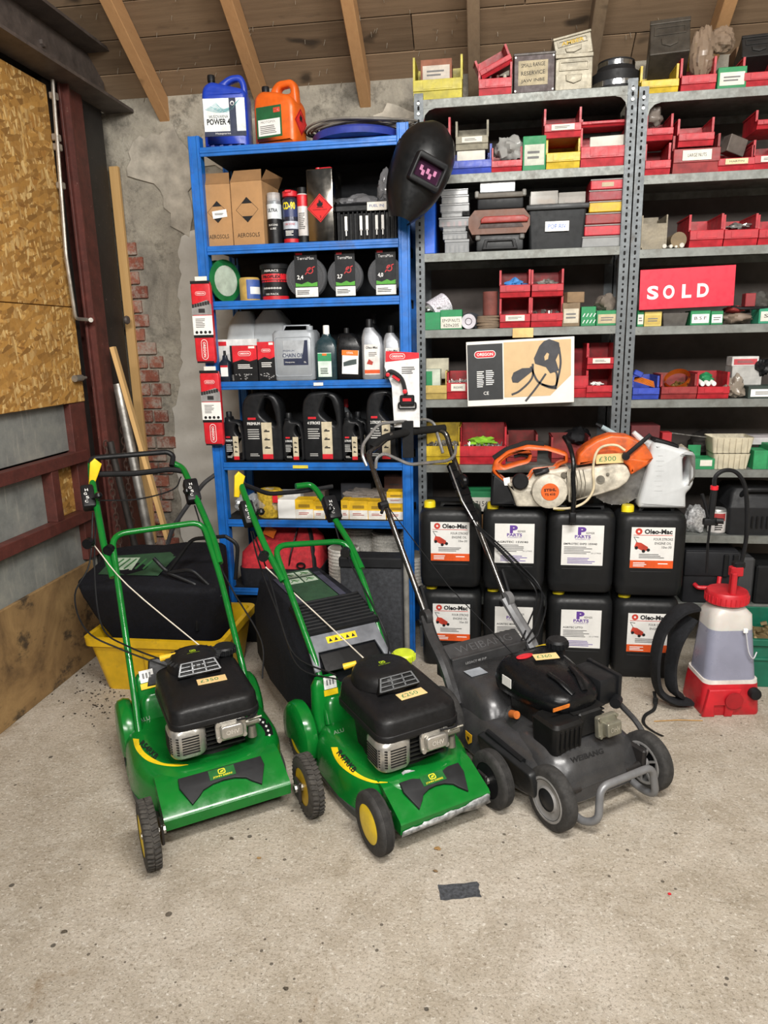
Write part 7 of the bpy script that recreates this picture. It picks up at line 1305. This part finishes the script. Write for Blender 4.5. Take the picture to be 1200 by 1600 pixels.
# ================================================================= drums, saw and jug
DRM = mat('1b1c1d', .42, 0, .08, 20, .05); LABW = mat('dddcd8', .5, 0, .03); PURP = mat('5d3a8e', .5); LORG = mat('d2521e', .5)
HD = .386
def drum(x0, x1, yb, z0, kind, lab, title=None):
    ym = 870 if z0 > .1 else 985
    X0, X1 = PY(x0, ym, yb).x, PY(x1, ym, yb).x; w = X1-X0; d = .2; h = HD
    r = thing('oil_drum', lab, 'drum', ((X0+X1)/2, yb, z0), 0, 'black oil drums'); q = MB()
    q.stack([(0, w*.90, d*.86, .03), (.008, w*.95, d*.94, .035), (.05, w*.985, d, .04), (.30, w, d, .045), (.345, w*.985, d*.98, .045), (.366, w*.93, d*.9, .045), (.374, w*.82, d*.74, .04)], 6); q.v = [(x, y+d/2, z) for x, y, z in q.v]
    q.plate([(-w*.2, .36), (w*.36, .36), (w*.34, h+.004), (-w*.16, h+.004)], [[(-w*.1, .372), (w*.27, .372), (w*.26, h-.008), (-w*.08, h-.008)]], .05, .008, y0=d*.5-.025); q.out('drum_body', DRM, r, 50)
    q = MB(); q.lathe([(.027, .36), (.027, .395), (.024, .402), (0, .402)], 20, Matrix.Translation((-w*.34, d*.34, 0))); q.out('cap', M_YELC, r)
    q = MB(); q.plate(rr2(w*.6, .004, .002, 2, .0, .115), [], .004, .001, y0=-.001); q.out('body_crease', DRM, r)
    lw, lh = w*.62, .185; lz = .225; y = -.0016
    if kind == 'oleo':
        l = sheet(r, 0, lz, lw, lh, LABW, -.0006, 'label'); sheet(r, 0, lz-lh*.405, lw, lh*.19, LORG, y, 'label_foot', l); T_(r, 'Oleo-Mac', lw*.12, lz+lh*.40, lw*.64, lh*.12, INK, y-.0006, .04, par=l)
        q = MB(); q.plate([(-lw*.33+lw*.08*math.cos(t), lz+lh*.40+lw*.08*math.sin(t)) for t in [2*math.pi*j/18 for j in range(18)]], [[(-lw*.33+lw*.03*math.cos(t), lz+lh*.40+lw*.03*math.sin(t)) for t in [2*math.pi*j/12 for j in range(12)]]], .0006, 0, y0=y-.0006); q.box((0, y, lz+lh*.31), (lw*.9, .0006, lh*.012)); q.out('emblem', mat('c0392b', .5), l, sm=0)
        for s, z in (('FOUR STROKE', .215), ('ENGINE OIL', .115), ('10w-30', .02)): T_(r, s, lw*(.24 if s != '10w-30' else .33), lz+lh*z, lw*(.44 if s == 'FOUR STROKE' else .38 if s == 'ENGINE OIL' else .22), lh*.06, INK, y-.0006, par=l)
        q = MB(); q.prism([(-lw*.42, lz+lh*.02), (-lw*.2, lz-lh*.08), (-lw*.1, lz-lh*.06), (-lw*.1, lz+lh*.02), (-lw*.26, lz+lh*.12), (-lw*.38, lz+lh*.14)], .0006, y0=y-.0006); q.out('mower_print', mat('b23b2a', .5), l, sm=0)
        q = MB(); [q.plate([(cx+lw*.04*math.cos(t), cz+lw*.04*math.sin(t)) for t in [2*math.pi*j/12 for j in range(12)]], [], .0006, 0, y0=y-.0014) for cx, cz in ((-lw*.37, lz-lh*.0), (-lw*.2, lz-lh*.08), (-lw*.09, lz-lh*.05))]; q.tube([(-lw*.36, y-.001, lz+lh*.14), (-lw*.44, y-.001, lz+lh*.27), (-lw*.32, y-.001, lz+lh*.25)], .0012, 4); q.out('mower_print', INK, l, sm=0)
        lines(r, .0, lz-lh*.2, lw*.6, lh*.12, 3, y=y-.0006, par=l); lines(r, -lw*.25, lz-lh*.41, lw*.35, lh*.12, 3, WHITE, y-.001, l); lines(r, lw*.3, lz-lh*.385, lw*.3, lh*.05, 1, WHITE, y-.001, l)
    elif kind == 'prem':
        l = sheet(r, 0, lz, lw, lh, LABW, -.0006, 'label'); T_(r, 'P', -lw*.02, lz+lh*.36, lw*.2, lh*.2, PURP, y, .06, par=l); T_(r, 'REMIER', lw*.18, lz+lh*.31, lw*.2, lh*.05, INK, y, par=l); T_(r, 'PARTS', -.0, lz+lh*.22, lw*.38, lh*.08, PURP, y-.0004, .03, par=l); T_(r, 'WHOLESALE LTD', 0, lz+lh*.155, lw*.36, lh*.03, PURP, y, par=l)
        T_(r, title, -lw*.05 if len(title) > 12 else -lw*.2, lz+lh*.04, lw*(.8 if len(title) > 12 else .5), lh*.05, INK, y, .02, par=l); lines(r, -lw*.1, lz-lh*.12, lw*.68, lh*.2, 5, y=y, par=l); lines(r, .0, lz-lh*.38, lw*.7, lh*.16, 4, mat('6a5a9a', .6), y, l); T_(r, '20 LITRES', lw*.33, lz-lh*.19, lw*.24, lh*.03, INK, y, par=l)
    return r
M_YELC = mat('d8c31d', .4)
TOPZ = HD+.012
DX = ((655, 752, 3.175), (754, 853, 3.16), (857, 962, 3.145), (964, 1073, 3.125)); DXB = ((659, 752, 3.175), (755, 850, 3.16), (857, 958, 3.145), (961, 1063, 3.125))
for (x0, x1, yb), k, lab, t in zip(DXB, ('oleo', 'prem', 'prem', 'oleo'), ('black oil drum with orange footed label, bottom row, leftmost', 'black oil drum behind grey mower bracket, bottom row', 'black oil drum labelled UTTO in purple and black, bottom row', 'black oil drum with orange footed label behind rucksack strap, bottom row'), (None, 'AGRITEC 80W', 'AGRITEC UTTO', None)): drum(x0, x1, yb, 0, k, lab, t)
for (x0, x1, yb), k, lab, t in zip(DX, ('oleo', 'prem', 'prem', 'oleo'), ('black oil drum with orange footed label, top row, leftmost', 'black oil drum with purple logo behind mower cables, top row', 'black oil drum labelled SHPD with purple logo, top row', 'black oil drum with orange footed label under white jug, top row'), (None, 'AGRITEC 15W40', 'EMPROTEC SHPD 10W40', None)): drum(x0, x1, yb, TOPZ, k, lab, t)
DTOP = TOPZ+HD+.004
# cut-off saw
YS = 3.20; so = PY(880, 790, YS); so.z = DTOP
saw = thing('disc_cutter', 'orange and white petrol disc cutter priced £300 lying on drums', 'power saw', (so.x, YS, so.z))
def SP(pts): return [((PY(x, y, YS)-so).x, max((PY(x, y, YS)-so).z, .004)) for x, y in pts]
def sp(q, pts, t, bev, y0, holes=(), rnd=.012): return q.plate(SP(pts), [SP(h_) for h_ in holes], t, bev, None, y0, rnd=rnd)
SOR = mat('cf5a1c', .42, 0, .12, 22, 0, .3); SWH = mat('c5beae', .5, 0, .15, 22, 0, .45)
q = MB(); sp(q, [(768, 734), (772, 719), (793, 703), (824, 694), (855, 697), (887, 707), (887, 722), (874, 726), (868, 735), (834, 738), (828, 752), (795, 760), (774, 742)], .07, .014, -.035, [[(782, 723), (793, 713), (812, 705), (826, 707), (824, 717), (805, 722), (786, 728)]]); q.out('rear_handle', SOR, saw, 50)
q = MB(); sp(q, [(768, 736), (766, 788), (809, 793), (800, 770), (791, 752), (777, 741)], .075, .012, -.037); q.out('rear_cover', BLACK, saw, 50)
q = MB(); q.tube([Vector((a, -.0, b_)) for a, b_ in SP([(771, 716), (790, 703), (822, 692), (850, 694)])], .012, 8); q.out('grip_strip', mat('1c1c1c', .7), saw)
q = MB(); q.tube([Vector((a, -.01, b_)) for a, b_ in SP([(803, 713), (815, 710), (826, 713)])], .008, 6); q.out('throttle_trigger', BLACK, saw)
q = MB(); sp(q, [(791, 752), (826, 748), (834, 735), (888, 728), (890, 770), (868, 778), (852, 793), (806, 793), (800, 770)], .15, .016, -.05); q.out('engine_body', SWH, saw, 50)
c_, = SP([(857, 763)]); q = MB(); T = MX((c_[0], -.05, c_[1]), rx=90); q.lathe([(0, .03), (.055, .03), (.075, .022), (.08, 0), (.08, -.02), (0, -.02)], 32, T); st = q.out('starter_cover', SWH, saw, 50)
q = MB(); q.lathe([(0, .033), (.037, .033), (.039, .030), (0, .030)], 28, T); q.out('maker_disc', mat('cc5a1f', .45), st); T_(saw, 'STIHL', c_[0], c_[1]+.01, .052, .013, INK, -.0845, .03, par=st, rot=4); T_(saw, 'TS 410', c_[0], c_[1]-.01, .045, .011, INK, -.0845, .02, par=st, rot=4)
for px, py in ((832, 765), (879, 739), (879, 774)): c2, = SP([(px, py)]); q = MB(); q.cyl((c2[0], -.05, c2[1]), (c2[0], -.062, c2[1]), .013, .011, 12); q.out('bolt', mat('6f6a60', .5, .5), saw)
c2, = SP([(812, 748)]); q = MB(); q.lathe([(.03, 0), (.036, .004), (.036, .024), (.03, .03), (0, .03)], 18, MX((c2[0], -.045, c2[1]), rx=90)); q.out('fuel_cap', BLACK, saw)
q = MB(); sp(q, [(831, 731), (855, 727), (857, 733), (835, 740)], .03, .004, -.07, rnd=.004); q.out('choke_lever', BLACK, saw)
q = MB(); sp(q, [(786, 745), (796, 743), (797, 756), (788, 756)], .002, 0, -.0375, rnd=.002); q.out('sticker', WHITE, saw, 0)
q = MB(); sp(q, [(886, 733), (960, 722), (975, 724), (982, 738), (976, 750), (962, 760), (930, 770), (886, 782)], .07, .010, -.06); arm = q.out('cutting_arm', SWH, saw, 50)
for px, py, rr in ((935, 745, .018), (946, 737, .007)): c2, = SP([(px, py)]); q = MB(); q.cyl((c2[0], -.058, c2[1]), (c2[0], -.066, c2[1]), rr, rr, 18); q.cyl((c2[0], -.064, c2[1]), (c2[0], -.070, c2[1]), rr*.5, rr*.5, 8); q.out('bolt', mat('8a867c', .4, .6), arm)
for x in (896, 902, 908): q = MB(); q.tube([Vector((a, -.061, b_)) for a, b_ in SP([(x, 730), (x+4, 750), (x+2, 772)])], .002, 5); q.out('seam', mat('5e584c', .7), arm)
gc = (966, 746)
q = MB(); sp(q, [(900, 726), (903, 709), (914, 697), (931, 686), (954, 678), (981, 680), (1006, 692), (1021, 715), (1008, 727), (984, 741), (981, 728), (970, 720), (930, 722)], .11, .012, -.03, rnd=.008); q.out('blade_guard', SOR, saw, 50)
c2, = SP([gc]); Rb = .128; q = MB(); T = MX((c2[0], .02, max(c2[1], Rb+.006)), rx=90); q.lathe([(0, .0018), (Rb, .0018), (Rb, -.0018), (0, -.0018)], 64, T); bl = q.out('blade', mat('7b7a78', .4, .7, .15, 30), saw, 30)
q = MB(); [q.box((Rb*.965*math.cos(t), 0, 0), (0, 0, 0)) if False else q.box((0, 0, 0), (.016, .0035, .005), 0, 1, T @ Matrix.Rotation(t, 4, 'Z') @ Matrix.Translation((Rb*.95, 0, 0)) @ Matrix.Rotation(rad(90), 4, 'X')) for t in [2*math.pi*j/22 for j in range(22)]]; q.out('blade_slots', mat('d0cfcb', .4, .4), bl, 0)
hp = [Vector((a, yy, b_)) for (a, b_), yy in zip(SP([(884, 686), (888, 693), (893, 715), (891, 740), (893, 770), (891, 790)]), (.06, -.04, -.09, -.10, -.10, -.10))]; q = MB(); q.tube(fillet(hp, .03, 5)+[hp[-1]+Vector((0, -.002, -.045))], .0105, 10); q.out('front_handle', BLACKG, saw)
q = MB(); q.box((hp[-1].x, -.10, hp[-1].z-.03), (.028, .028, .05), .006, 2); q.out('handle_foot', BLACK, saw)
q = MB(); q.tube(spline([Vector((a, -.07, b_)) for a, b_ in SP([(972, 700), (958, 692), (938, 694), (927, 706), (923, 730), (924, 758), (912, 778), (890, 788), (862, 789)])], 5), .0055, 8); q.out('water_hose', mat('c9bb9c', .6), saw)
a, b_ = [Vector((x, -.045, z)) for x, z in SP([(974, 710), (1013, 677)])]; q = MB(); q.cyl(a, b_, .010, .009, 10); q.lathe([(0, -.02), (.016, -.018), (.016, .018), (0, .02)], 14, MX((a.x, -.045, a.z), rx=90)); q.out('guard_lever', BLACK, saw)
q = MB(); sp(q, [(806, 786), (870, 784), (885, 788), (884, 796), (806, 796)], .14, .006, -.045, rnd=.004); q.out('base_plate', mat('1d1d1d', .5, .2), saw)
c2, = SP([(950, 714)]); price(saw, FR(c2[0], -.043, c2[1], rot=rad(3)), '£300', .115, .042)
# white measuring jug
YJ = 3.17; jo = PY(1037, 795, YJ); jo.z = DTOP
r = thing('measuring_jug', 'white translucent plastic jug standing on right drum', 'jug', (jo.x, YJ, jo.z), 0)
J = lambda pts: [((PY(x, y, YJ)-jo).x, max((PY(x, y, YJ)-jo).z, 0)) for x, y in pts]
q = MB(); q.plate(J([(998, 796), (1073, 796), (1073, 772), (1080, 766), (1085, 756), (1086, 716), (1080, 706), (1062, 701), (1040, 694), (1024, 691), (1018, 698), (1012, 738), (998, 784)]), [J([(1068, 716), (1078, 712), (1078, 744), (1069, 754)])], .13, .022, rnd=.012); q.out('jug_body', milky('c4c7c8', .25), r, 50)
q = MB(); q.plate(J([(1024, 692), (1062, 702), (1063, 697), (1026, 686)]), [], .10, .004, y0=.015); q.out('lid', BLACK, r); q = MB(); q.tube([Vector((a, .0, b_)) for a, b_ in J([(1020, 700), (1006, 690), (994, 678)])], [.022, .014, .010], 10); q.v = [(x, y+.06, z) for x, y, z in q.v]; q.out('spout', milky('c4c7c8', .25), r)
q = MB(); [q.box((J([(1030, 740)])[0][0], -.0005, .08+.022*k), (.02 if k % 2 else .035, .001, .0015)) for k in range(8)]; q.out('scale_marks', mat('b5b6b6', .5), r, 0)
# ================================================================= knapsack sprayer
sx, sy = .995, 2.925
spr = thing('knapsack_sprayer', 'knapsack sprayer with red base, red lid and cloudy tank on floor', 'sprayer', (sx, sy, 0), rad(8))
SRED = mat('b51e28', .4, 0, .1, 14, 0, .12)
q = MB(); q.stack([(.0, .235, .2, .02), (.01, .24, .21, .025), (.10, .23, .2, .03), (.135, .225, .19, .03)]); q.plate([(-.12, 0), (-.07, 0), (-.075, .05), (-.03, .05), (-.03, 0), (.0, 0), (.03, .12), (-.10, .12)], [], .02, .005, y0=-.115); q.out('base', SRED, spr, 50)
q = MB(); q.lathe([(.025, 0), (.036, 0), (.036, .006), (.025, .006)], 24, MX((.0, -.118, .075), rx=90)); q.box((0, -.12, .075), (.02, .006, .024), .003, 1); q.out('emblem', mat('96161f', .4), spr); q = MB(); q.lathe([(0, .03), (.02, .028), (.024, .02), (.024, 0)], 18, MX((.085, -.10, .10), rx=90)); q.out('drain_knob', BLACK, spr)
TANK = N('cloudy_tank'); f_ = TANK.noise(6); TANK.col(TANK.ramp(f_, [(.3, 'b9b4ae'), (.7, 'd2cec8')])).rough(.35); TANK.b.inputs['Subsurface Weight'].default_value = .2; TANK = TANK.mat
LIQ = mat('86889a', .3, 0, .06, 6)
q = MB(); q.stack([(.13, .215, .18, .03), (.15, .212, .175, .035), (.36, .18, .15, .04, -.005, 0)], 5); q.out('tank_lower', LIQ, spr, 50)['label'] = 'tank part showing dark liquid inside'
q = MB(); q.stack([(.36, .18, .15, .04, -.005, 0), (.42, .172, .145, .04, -.007, 0), (.445, .13, .125, .04, -.01, 0), (.455, .11, .11, .05, -.01, 0), (.47, .10, .10, .049, -.01, 0)], 5); q.out('tank_upper', TANK, spr, 50); q = MB(); q.stack([(.132, .225, .19, .03), (.15, .222, .186, .03)]); q.out('tank_rim', mat('cfc9c2', .5), spr, 50)
q = MB(); q.lathe([(.078, .46), (.082, .463), (.082, .50), (.076, .51), (.03, .512), (0, .512)], 32, Matrix.Translation((-.01, 0, 0))); [q.box((-.01+.082*math.cos(t), .082*math.sin(t), .48), (.005, .005, .03), .001, 1) for t in [2*math.pi*j/28 for j in range(28)]]; q.out('lid', SRED, spr)
q = MB(); q.box((-.015, -.05, .55), (.022, .03, .10), .004, 1); q.box((.0, -.035, .60), (.05, .03, .04), .004, 1); q.out('lance_clip', SRED, spr); q = MB(); q.box((.01, -.03, .625), (.045, .035, .03), .006, 1); q.out('clip_latch', BLACK, spr)
q = MB(); q.box((.035, -.088, .365), (.018, .01, .02), .003, 1); q.out('valve', WHITE, spr); q = MB(); q.tube(spline([(.035, -.092, .36), (.05, -.098, .28), (.07, -.10, .25), (.09, -.085, .27)], 5), .003, 5); q.out('valve_lead', mat('aeb0b5', .4), spr)
SL_ = Loc((sx, sy, 0), 8)
A = [SL_.y(x, y, .08) for x, y in ((1104, 895), (1106, 850), (1110, 815), (1114, 780), (1116, 765))]
q = MB(); q.tube(A[:3], .005, 8); q.out('lance_tube', BLACK, spr); q = MB(); q.tube([A[2], A[3], A[4]], [.012, .014, .013], 10); q.box(A[2], (.06, .025, .03), .006, 2); q.cyl(A[2]+Vector((.02, -.01, .005)), A[2]+Vector((.045, -.02, .005)), .012, .012, 10); q.tube([SL_.y(1097, 772, .08), SL_.y(1101, 785, .08), SL_.y(1106, 808, .08)], .007, 6); q.out('trigger_grip', BLACK, spr); q = MB(); q.tube([A[4], A[4]+Vector((0, 0, .016))], .0155, 12); q.out('red_collar', RED, spr)
q = MB(); q.tube(spline([SL_.y(x, y, .08) for x, y in ((1116, 762), (1118, 745), (1132, 735), (1150, 738), (1163, 757), (1167, 790), (1166, 840), (1158, 880), (1150, 905))], 6), .0085, 8); q.out('hose', BLACK, spr)
for pts, wd in ((((1085, 948), (1062, 955), (1035, 985), (1024, 1030), (1028, 1075), (1048, 1094), (1075, 1096)), .042), (((1080, 965), (1058, 1000), (1048, 1040), (1050, 1075), (1060, 1085)), .038)):
    q = MB(); q.tube(spline([SL_.y(x, y, -.02 - .02*(i % 2)) for i, (x, y) in enumerate(pts)], 6), wd, 8, flat=.38); s_ = q.out('shoulder_strap', mat('1a1b1e', .85, 0, .2, 60, .2), spr); s_.location.z = .0
q = MB(); t0 = [SL_.z(x, y, z) for x, y, z in ((1022, 1080, .06), (1024, 1095, .03), (1022, 1108, .012), (1008, 1118, .004), (1006, 1130, .004), (1020, 1142, .004), (1036, 1150, .004))]; q.tube(spline(t0, 5), .008, 6, flat=.25); q.box(t0[1], (.02, .012, .03), .003, 1); q.out('strap_tail', mat('151515', .8), spr)
# green crate of the floor
c = PZ(1162, 1072); r = thing('plastic_crate', 'dark green plastic crate on floor under right rack', 'crate', (c.x+.24, 3.09, 0)); CG = mat('15604a', .4, 0, .08); h = PY(1185, 985, 3.09).z
q = MB()
for c_, s_ in (((0, .006, h*.42), (.46, .012, h*.84)), ((0, .29, h*.5), (.46, .012, h)), ((-.226, .15, h*.47), (.012, .29, h*.94)), ((.226, .15, h*.47), (.012, .29, h*.94)), ((0, .15, .006), (.46, .29, .012)), ((0, -.004, h*.80), (.48, .022, .03)), ((-.236, .15, h*.90), (.022, .31, .03)), ((0, -.003, h*.5), (.46, .012, .012))): q.box(c_, s_, .003, 1)
q.out('crate', CG, r); r2 = rubble('tool_bits', 'assorted small tools and bits inside green crate', 'tools', c.x+.2, 3.12, h*.72, .36, .2, mat('7a6a4a', .5, .3), 50, .02, 77)
# dark boards and boxes at the foot of the blue shelving
xa, xb = PY(533, 940, 3.14).x, PY(628, 940, 3.14).x; zt = PY(580, 876, 3.14).z
r = thing('fabric_catcher', 'flat dark grey fabric grass catcher standing before rope spools', 'grass bag', ((xa+xb)/2, 3.14, 0)); q = MB(); q.box((0, .05, zt/2+.01), (xb-xa, .10, zt-.02), .008, 2); q.out('fabric', mat('34363a', .85, 0, .25, 50, .2), r); q = MB(); q.box((0, .046, zt-.01), (xb-xa+.006, .112, .05), .006, 1); q.out('top_binding', mat('1f2022', .7), r)
q = MB(); q.cyl(((xb-xa)/2+.016, .04, 0), ((xb-xa)/2+.016, .05, zt*.98), .014, .014, 12); q.out('side_pole', mat('8a8882', .5, .2), r)
xa, xb = PY(366, 990, 3.34).x, PY(440, 990, 3.34).x
r = thing('toolbox', 'black toolbox in shadow on floor below bottom blue shelf', 'toolbox', (PY(405, 990, 3.36).x, 3.36, 0)); q = MB(); q.box((0, .11, .13), (.30, .22, .26), .012, 2); q.out('box', mat('141517', .5), r); q = MB(); q.tube(fillet([(-.06, .11, .25), (-.06, .11, .29), (.06, .11, .29), (.06, .11, .25)], .015), .009, 8); q.out('handle', BLACK, r)
for k in (-1, 1): q = MB(); q.box((.08*k, -.004, .19), (.03, .012, .05), .003, 1); q.out('latch', mat('4a4b4d', .4, .3), r)
# ================================================================= left corner: tub, grass bag, pipe, chain, stick
tub = thing('plastic_tub', 'yellow plastic tub behind first green mower', 'tub', (-1.45, 2.99, 0)); YT = mat('d2a91a', .4, 0, .08, 12, 0, .1); H_t = .27
q = MB(); w0, d0 = .54, .38; w1, d1_ = .62, .46
q.loft([[(x, y, z) for x, y in rr2(w, d, .04, 5)] for z, w, d in ((0, w0, d0), (.008, w0+.004, d0+.004), (H_t*.86, w1, d1_), (H_t*.86, w1+.03, d1_+.03), (H_t, w1+.035, d1_+.035), (H_t, w1-.01, d1_-.01), (.02, w0-.01, d0-.01), (.012, .1, .1))]); q.out('tub_wall', YT, tub, 40)
q = MB(); q.stack([(.03, .1, .03, .01, 0, -.2), (.2, .1, .015, .005, 0, -.225)]); q.out('front_pad', YT, tub)
bag1 = thing('grass_box', 'black fabric grass bag with green panel resting in yellow tub', 'grass bag', (-1.45, 3.0, .02))
O = Vector((-1.45, 3.0, .02))
ft = [PY(112, 915, 2.78), PY(345, 925, 2.82)]; bt = [PY(180, 852, 3.12), PY(352, 842, 3.16)]; fb = [PY(182, 1012, 2.86), PY(318, 1018, 2.9)]; bb_ = [Vector((-1.62, 3.10, .06)), Vector((-1.2, 3.12, .06))]
def hexa(pts, bev, name, m, par):
    bm_ = bmesh.new(); v = [bm_.verts.new(p) for p in pts]; bmesh.ops.convex_hull(bm_, input=v); bmesh.ops.dissolve_limit(bm_, angle_limit=.02, verts=bm_.verts[:], edges=bm_.edges[:]); bmesh.ops.bevel(bm_, geom=bm_.edges[:], offset=bev, segments=3, profile=.6, affect='EDGES')
    bmesh.ops.subdivide_edges(bm_, edges=[e for e in bm_.edges if e.calc_length() > .08], cuts=3, use_grid_fill=True)
    for vv in bm_.verts: vv.co += Vector((math.sin(vv.co.z*37+vv.co.x*23), math.sin(vv.co.x*31+vv.co.y*17), math.sin(vv.co.x*29)))*.005
    bm_.verts.index_update(); q = MB(); q.add([x.co.copy() for x in bm_.verts], [[x.index for x in f.verts] for f in bm_.faces]); bm_.free(); return q.out(name, m, par, 45)
hexa([p-O for p in ft+bt+fb+bb_], .025, 'fabric', mat('0d0e14', .8, 0, .25, 50, .25), bag1)
n_ = (ft[1]-ft[0]).cross(bt[0]-ft[0]).normalized(); n_ = n_ if n_.z > 0 else -n_
def ontop(u, v): return ft[0].lerp(ft[1], u).lerp(bt[0].lerp(bt[1], u), v)-O+n_*.012
q = MB(); q.add([ontop(u, v) for u, v in ((.12, .22), (.55, .22), (.62, .62), (.56, .72), (.12, .66))], [(0, 1, 2, 3, 4)]); gp = q.out('bag_panel', mat('27472f', .7), bag1, 0)
q = MB(); q.add([ontop(u, v)+n_*.002 for u, v in ((.16, .32), (.34, .32), (.34, .6), (.16, .6))], [(0, 1, 2, 3)]); q.out('bag_picture', mat('9fb09c', .7), gp, 0); q = MB(); [q.tube([ontop(.16+a, .34)+n_*.003, ontop(.2+a, .56)+n_*.003], .004, 4) for a in (.02, .07, .12, .2, .26)]; q.out('picture_ink', mat('35663a', .7), gp, 0)
q = MB()
for pts in (((352, 838), (300, 842), (262, 895)), ((240, 872), (262, 895), (300, 890), (345, 932)), ((262, 895), (310, 915), (308, 985)), ((352, 838), (372, 850), (368, 905))): q.tube(fillet([PY(x, y, 2.86)-O for x, y in pts], .03, 4), .0085, 8)
q.out('bag_frame', BLACK, bag1)
def lean(name, lab, cat, p0, Y0, p1, Y1, rad_, m, box=None):
    a, b_ = PX(*p0, Y0), PY(*p1, Y1); q = MB()
    if box:
        d = (a-b_); L_ = d.length; Q = d.to_track_quat('Z', 'Y').to_matrix().to_4x4(); q.box((0, 0, 0), (box[0], box[1], L_), .002, 1, Matrix.Translation((a+b_)/2) @ Q)
    else: q.tube([b_, a], rad_, 14)
    return q.out(name, m, None, 35, lab, cat)
lean('timber_batten', 'pale timber batten leaning in corner against brick wall', 'timber', (176, 542), -1.87, (262, 842), 3.5, 0, M_STICK, (.04, .022))
lean('steel_pipe', 'worn galvanised steel pipe leaning in left corner', 'pipe', (184, 600), -1.87, (246, 905), 3.42, .024, mat('a3a19c', .35, .7, .2, 14, .1, .3)); lean('steel_pipe', 'thin dark steel pipe leaning in left corner behind chain', 'pipe', (172, 690), -1.86, (222, 900), 3.35, .017, mat('3e3b39', .5, .5))
for i, (p0, p1, lab) in enumerate((((186, 612), (212, 872), 'rusty chain hanging by the pipe, longer of two'), ((165, 690), (190, 868), 'rusty chain hanging beside maroon column, shorter of two'))):
    a, b_ = PX(*p0, -1.89), PX(*p1, -1.84); n = int((a-b_).length/.03); r = thing('chain', lab, 'chain', tuple(b_), 0, 'hanging chains'); dv = (a-b_)/n
    lk = None
    for k in range(n):
        if lk is None: q = MB(); q.tube([(.011*math.cos(t), 0, .022*math.sin(t)) for t in [2*math.pi*j/12 for j in range(12)]], .0038, 5, True); lk = q.out('chain_link', mat('4d3b34', .6, .5, .3), r); o_ = lk
        else: o_ = link('chain_link', lk.data, r)
        o_.location = dv*(k+.5); o_.rotation_euler = (0, 0, rad(90*(k % 2)+35))
q = MB(); q.tube(spline([PY(x, y, 3.3) for x, y in ((336, 742), (318, 756), (300, 780), (272, 822), (262, 850))], 5), .011, 8); q.out('grey_hose', mat('3c3d40', .5), None, 35, 'dark hose drooping from left blue upright', 'hose')
r, w, h = item('steel_clip', 'long white plastic strip lying above the yellow tub', 'strip', (230, 812, 345, 818), .62, 3.5); q = MB(); q.box((0, .06, h/2), (w, .12, .012), .002, 1); q.out('board', mat('8f8d88', .6), r, 0)
bpy.data.objects.remove(r.children[0]); bpy.data.objects.remove(r)
# ================================================================= bits on the floor
c = PZ(717, 1392); q = MB(); q.plate(ragged([(-.06, -.028), (.058, -.03), (.062, .024), (-.056, .03)], 6, .003), [], .004, .001, Matrix.Translation((c.x, c.y, .0025)) @ Matrix.Rotation(rad(14), 4, 'Z') @ Matrix.Rotation(rad(-90), 4, 'X')); q.out('felt_scrap', mat('3a3c40', .95, 0, .35, 120, .5), None, 30, 'dark grey felt scrap lying on concrete floor', 'scrap')
c = PZ(1046, 1398); q = MB(); lump(q, (c.x, c.y, .003), (.006, .004, .004), 3, 5, 7); q.out('red_chip', RED, None, 30, 'tiny red plastic chip on floor at right', 'chip', fix=False)
for i, (x, y, s, lab, cc) in enumerate(((362, 1311, .010, 'small brown dirt crumb in front of first green mower', '4d4438'), (684, 1327, .012, 'small tan leaf flake in front of second green mower', '8a6a3e'), (680, 1362, .010, 'curled brown leaf flake above felt scrap', '7a6244'), (100, 1457, .012, 'dark dirt crumb on floor at lower left', '4a4236'), (447, 1546, .009, 'dark dirt crumb on floor at bottom centre', '3f382e'), (405, 1342, .009, 'pale brown leaf flake below first green mower', '9a7c50'))):
    c = PZ(x, y); q = MB(); lump(q, (c.x, c.y, .003), (s, s*.7, .004), 90+i, 5, 8, .35); q.out('floor_debris', mat(cc, .9), None, 30, lab, 'debris', fix=False)
q = MB(); q.tube([PZ(1022, 1127, .003), PZ(1060, 1125, .004), PZ(1098, 1126, .003)], .0022, 5); q.out('straw', mat('a5804a', .8), None, 30, 'thin straw lying on floor beside sprayer strap', 'straw')
q = MB(); rr_ = random.Random(5)
for i in range(150):
    c = PZ(rr_.gauss(160, 38), rr_.gauss(1075, 26)); s = rr_.uniform(.002, .007)
    if c.x > WALL_X+.01: q.box((c.x, c.y, .0015), (s*rr_.uniform(.6, 2), s, .003), 0, 1, Matrix.Translation((c.x, c.y, 0)) @ Matrix.Rotation(rr_.uniform(0, 3), 4, 'Z') @ Matrix.Translation((-c.x, -c.y, 0)))
q.out('floor_dirt', mat('3a332a', .95), None, 0, 'dark dirt flecks on floor along the kick board', 'dirt', kind='stuff')
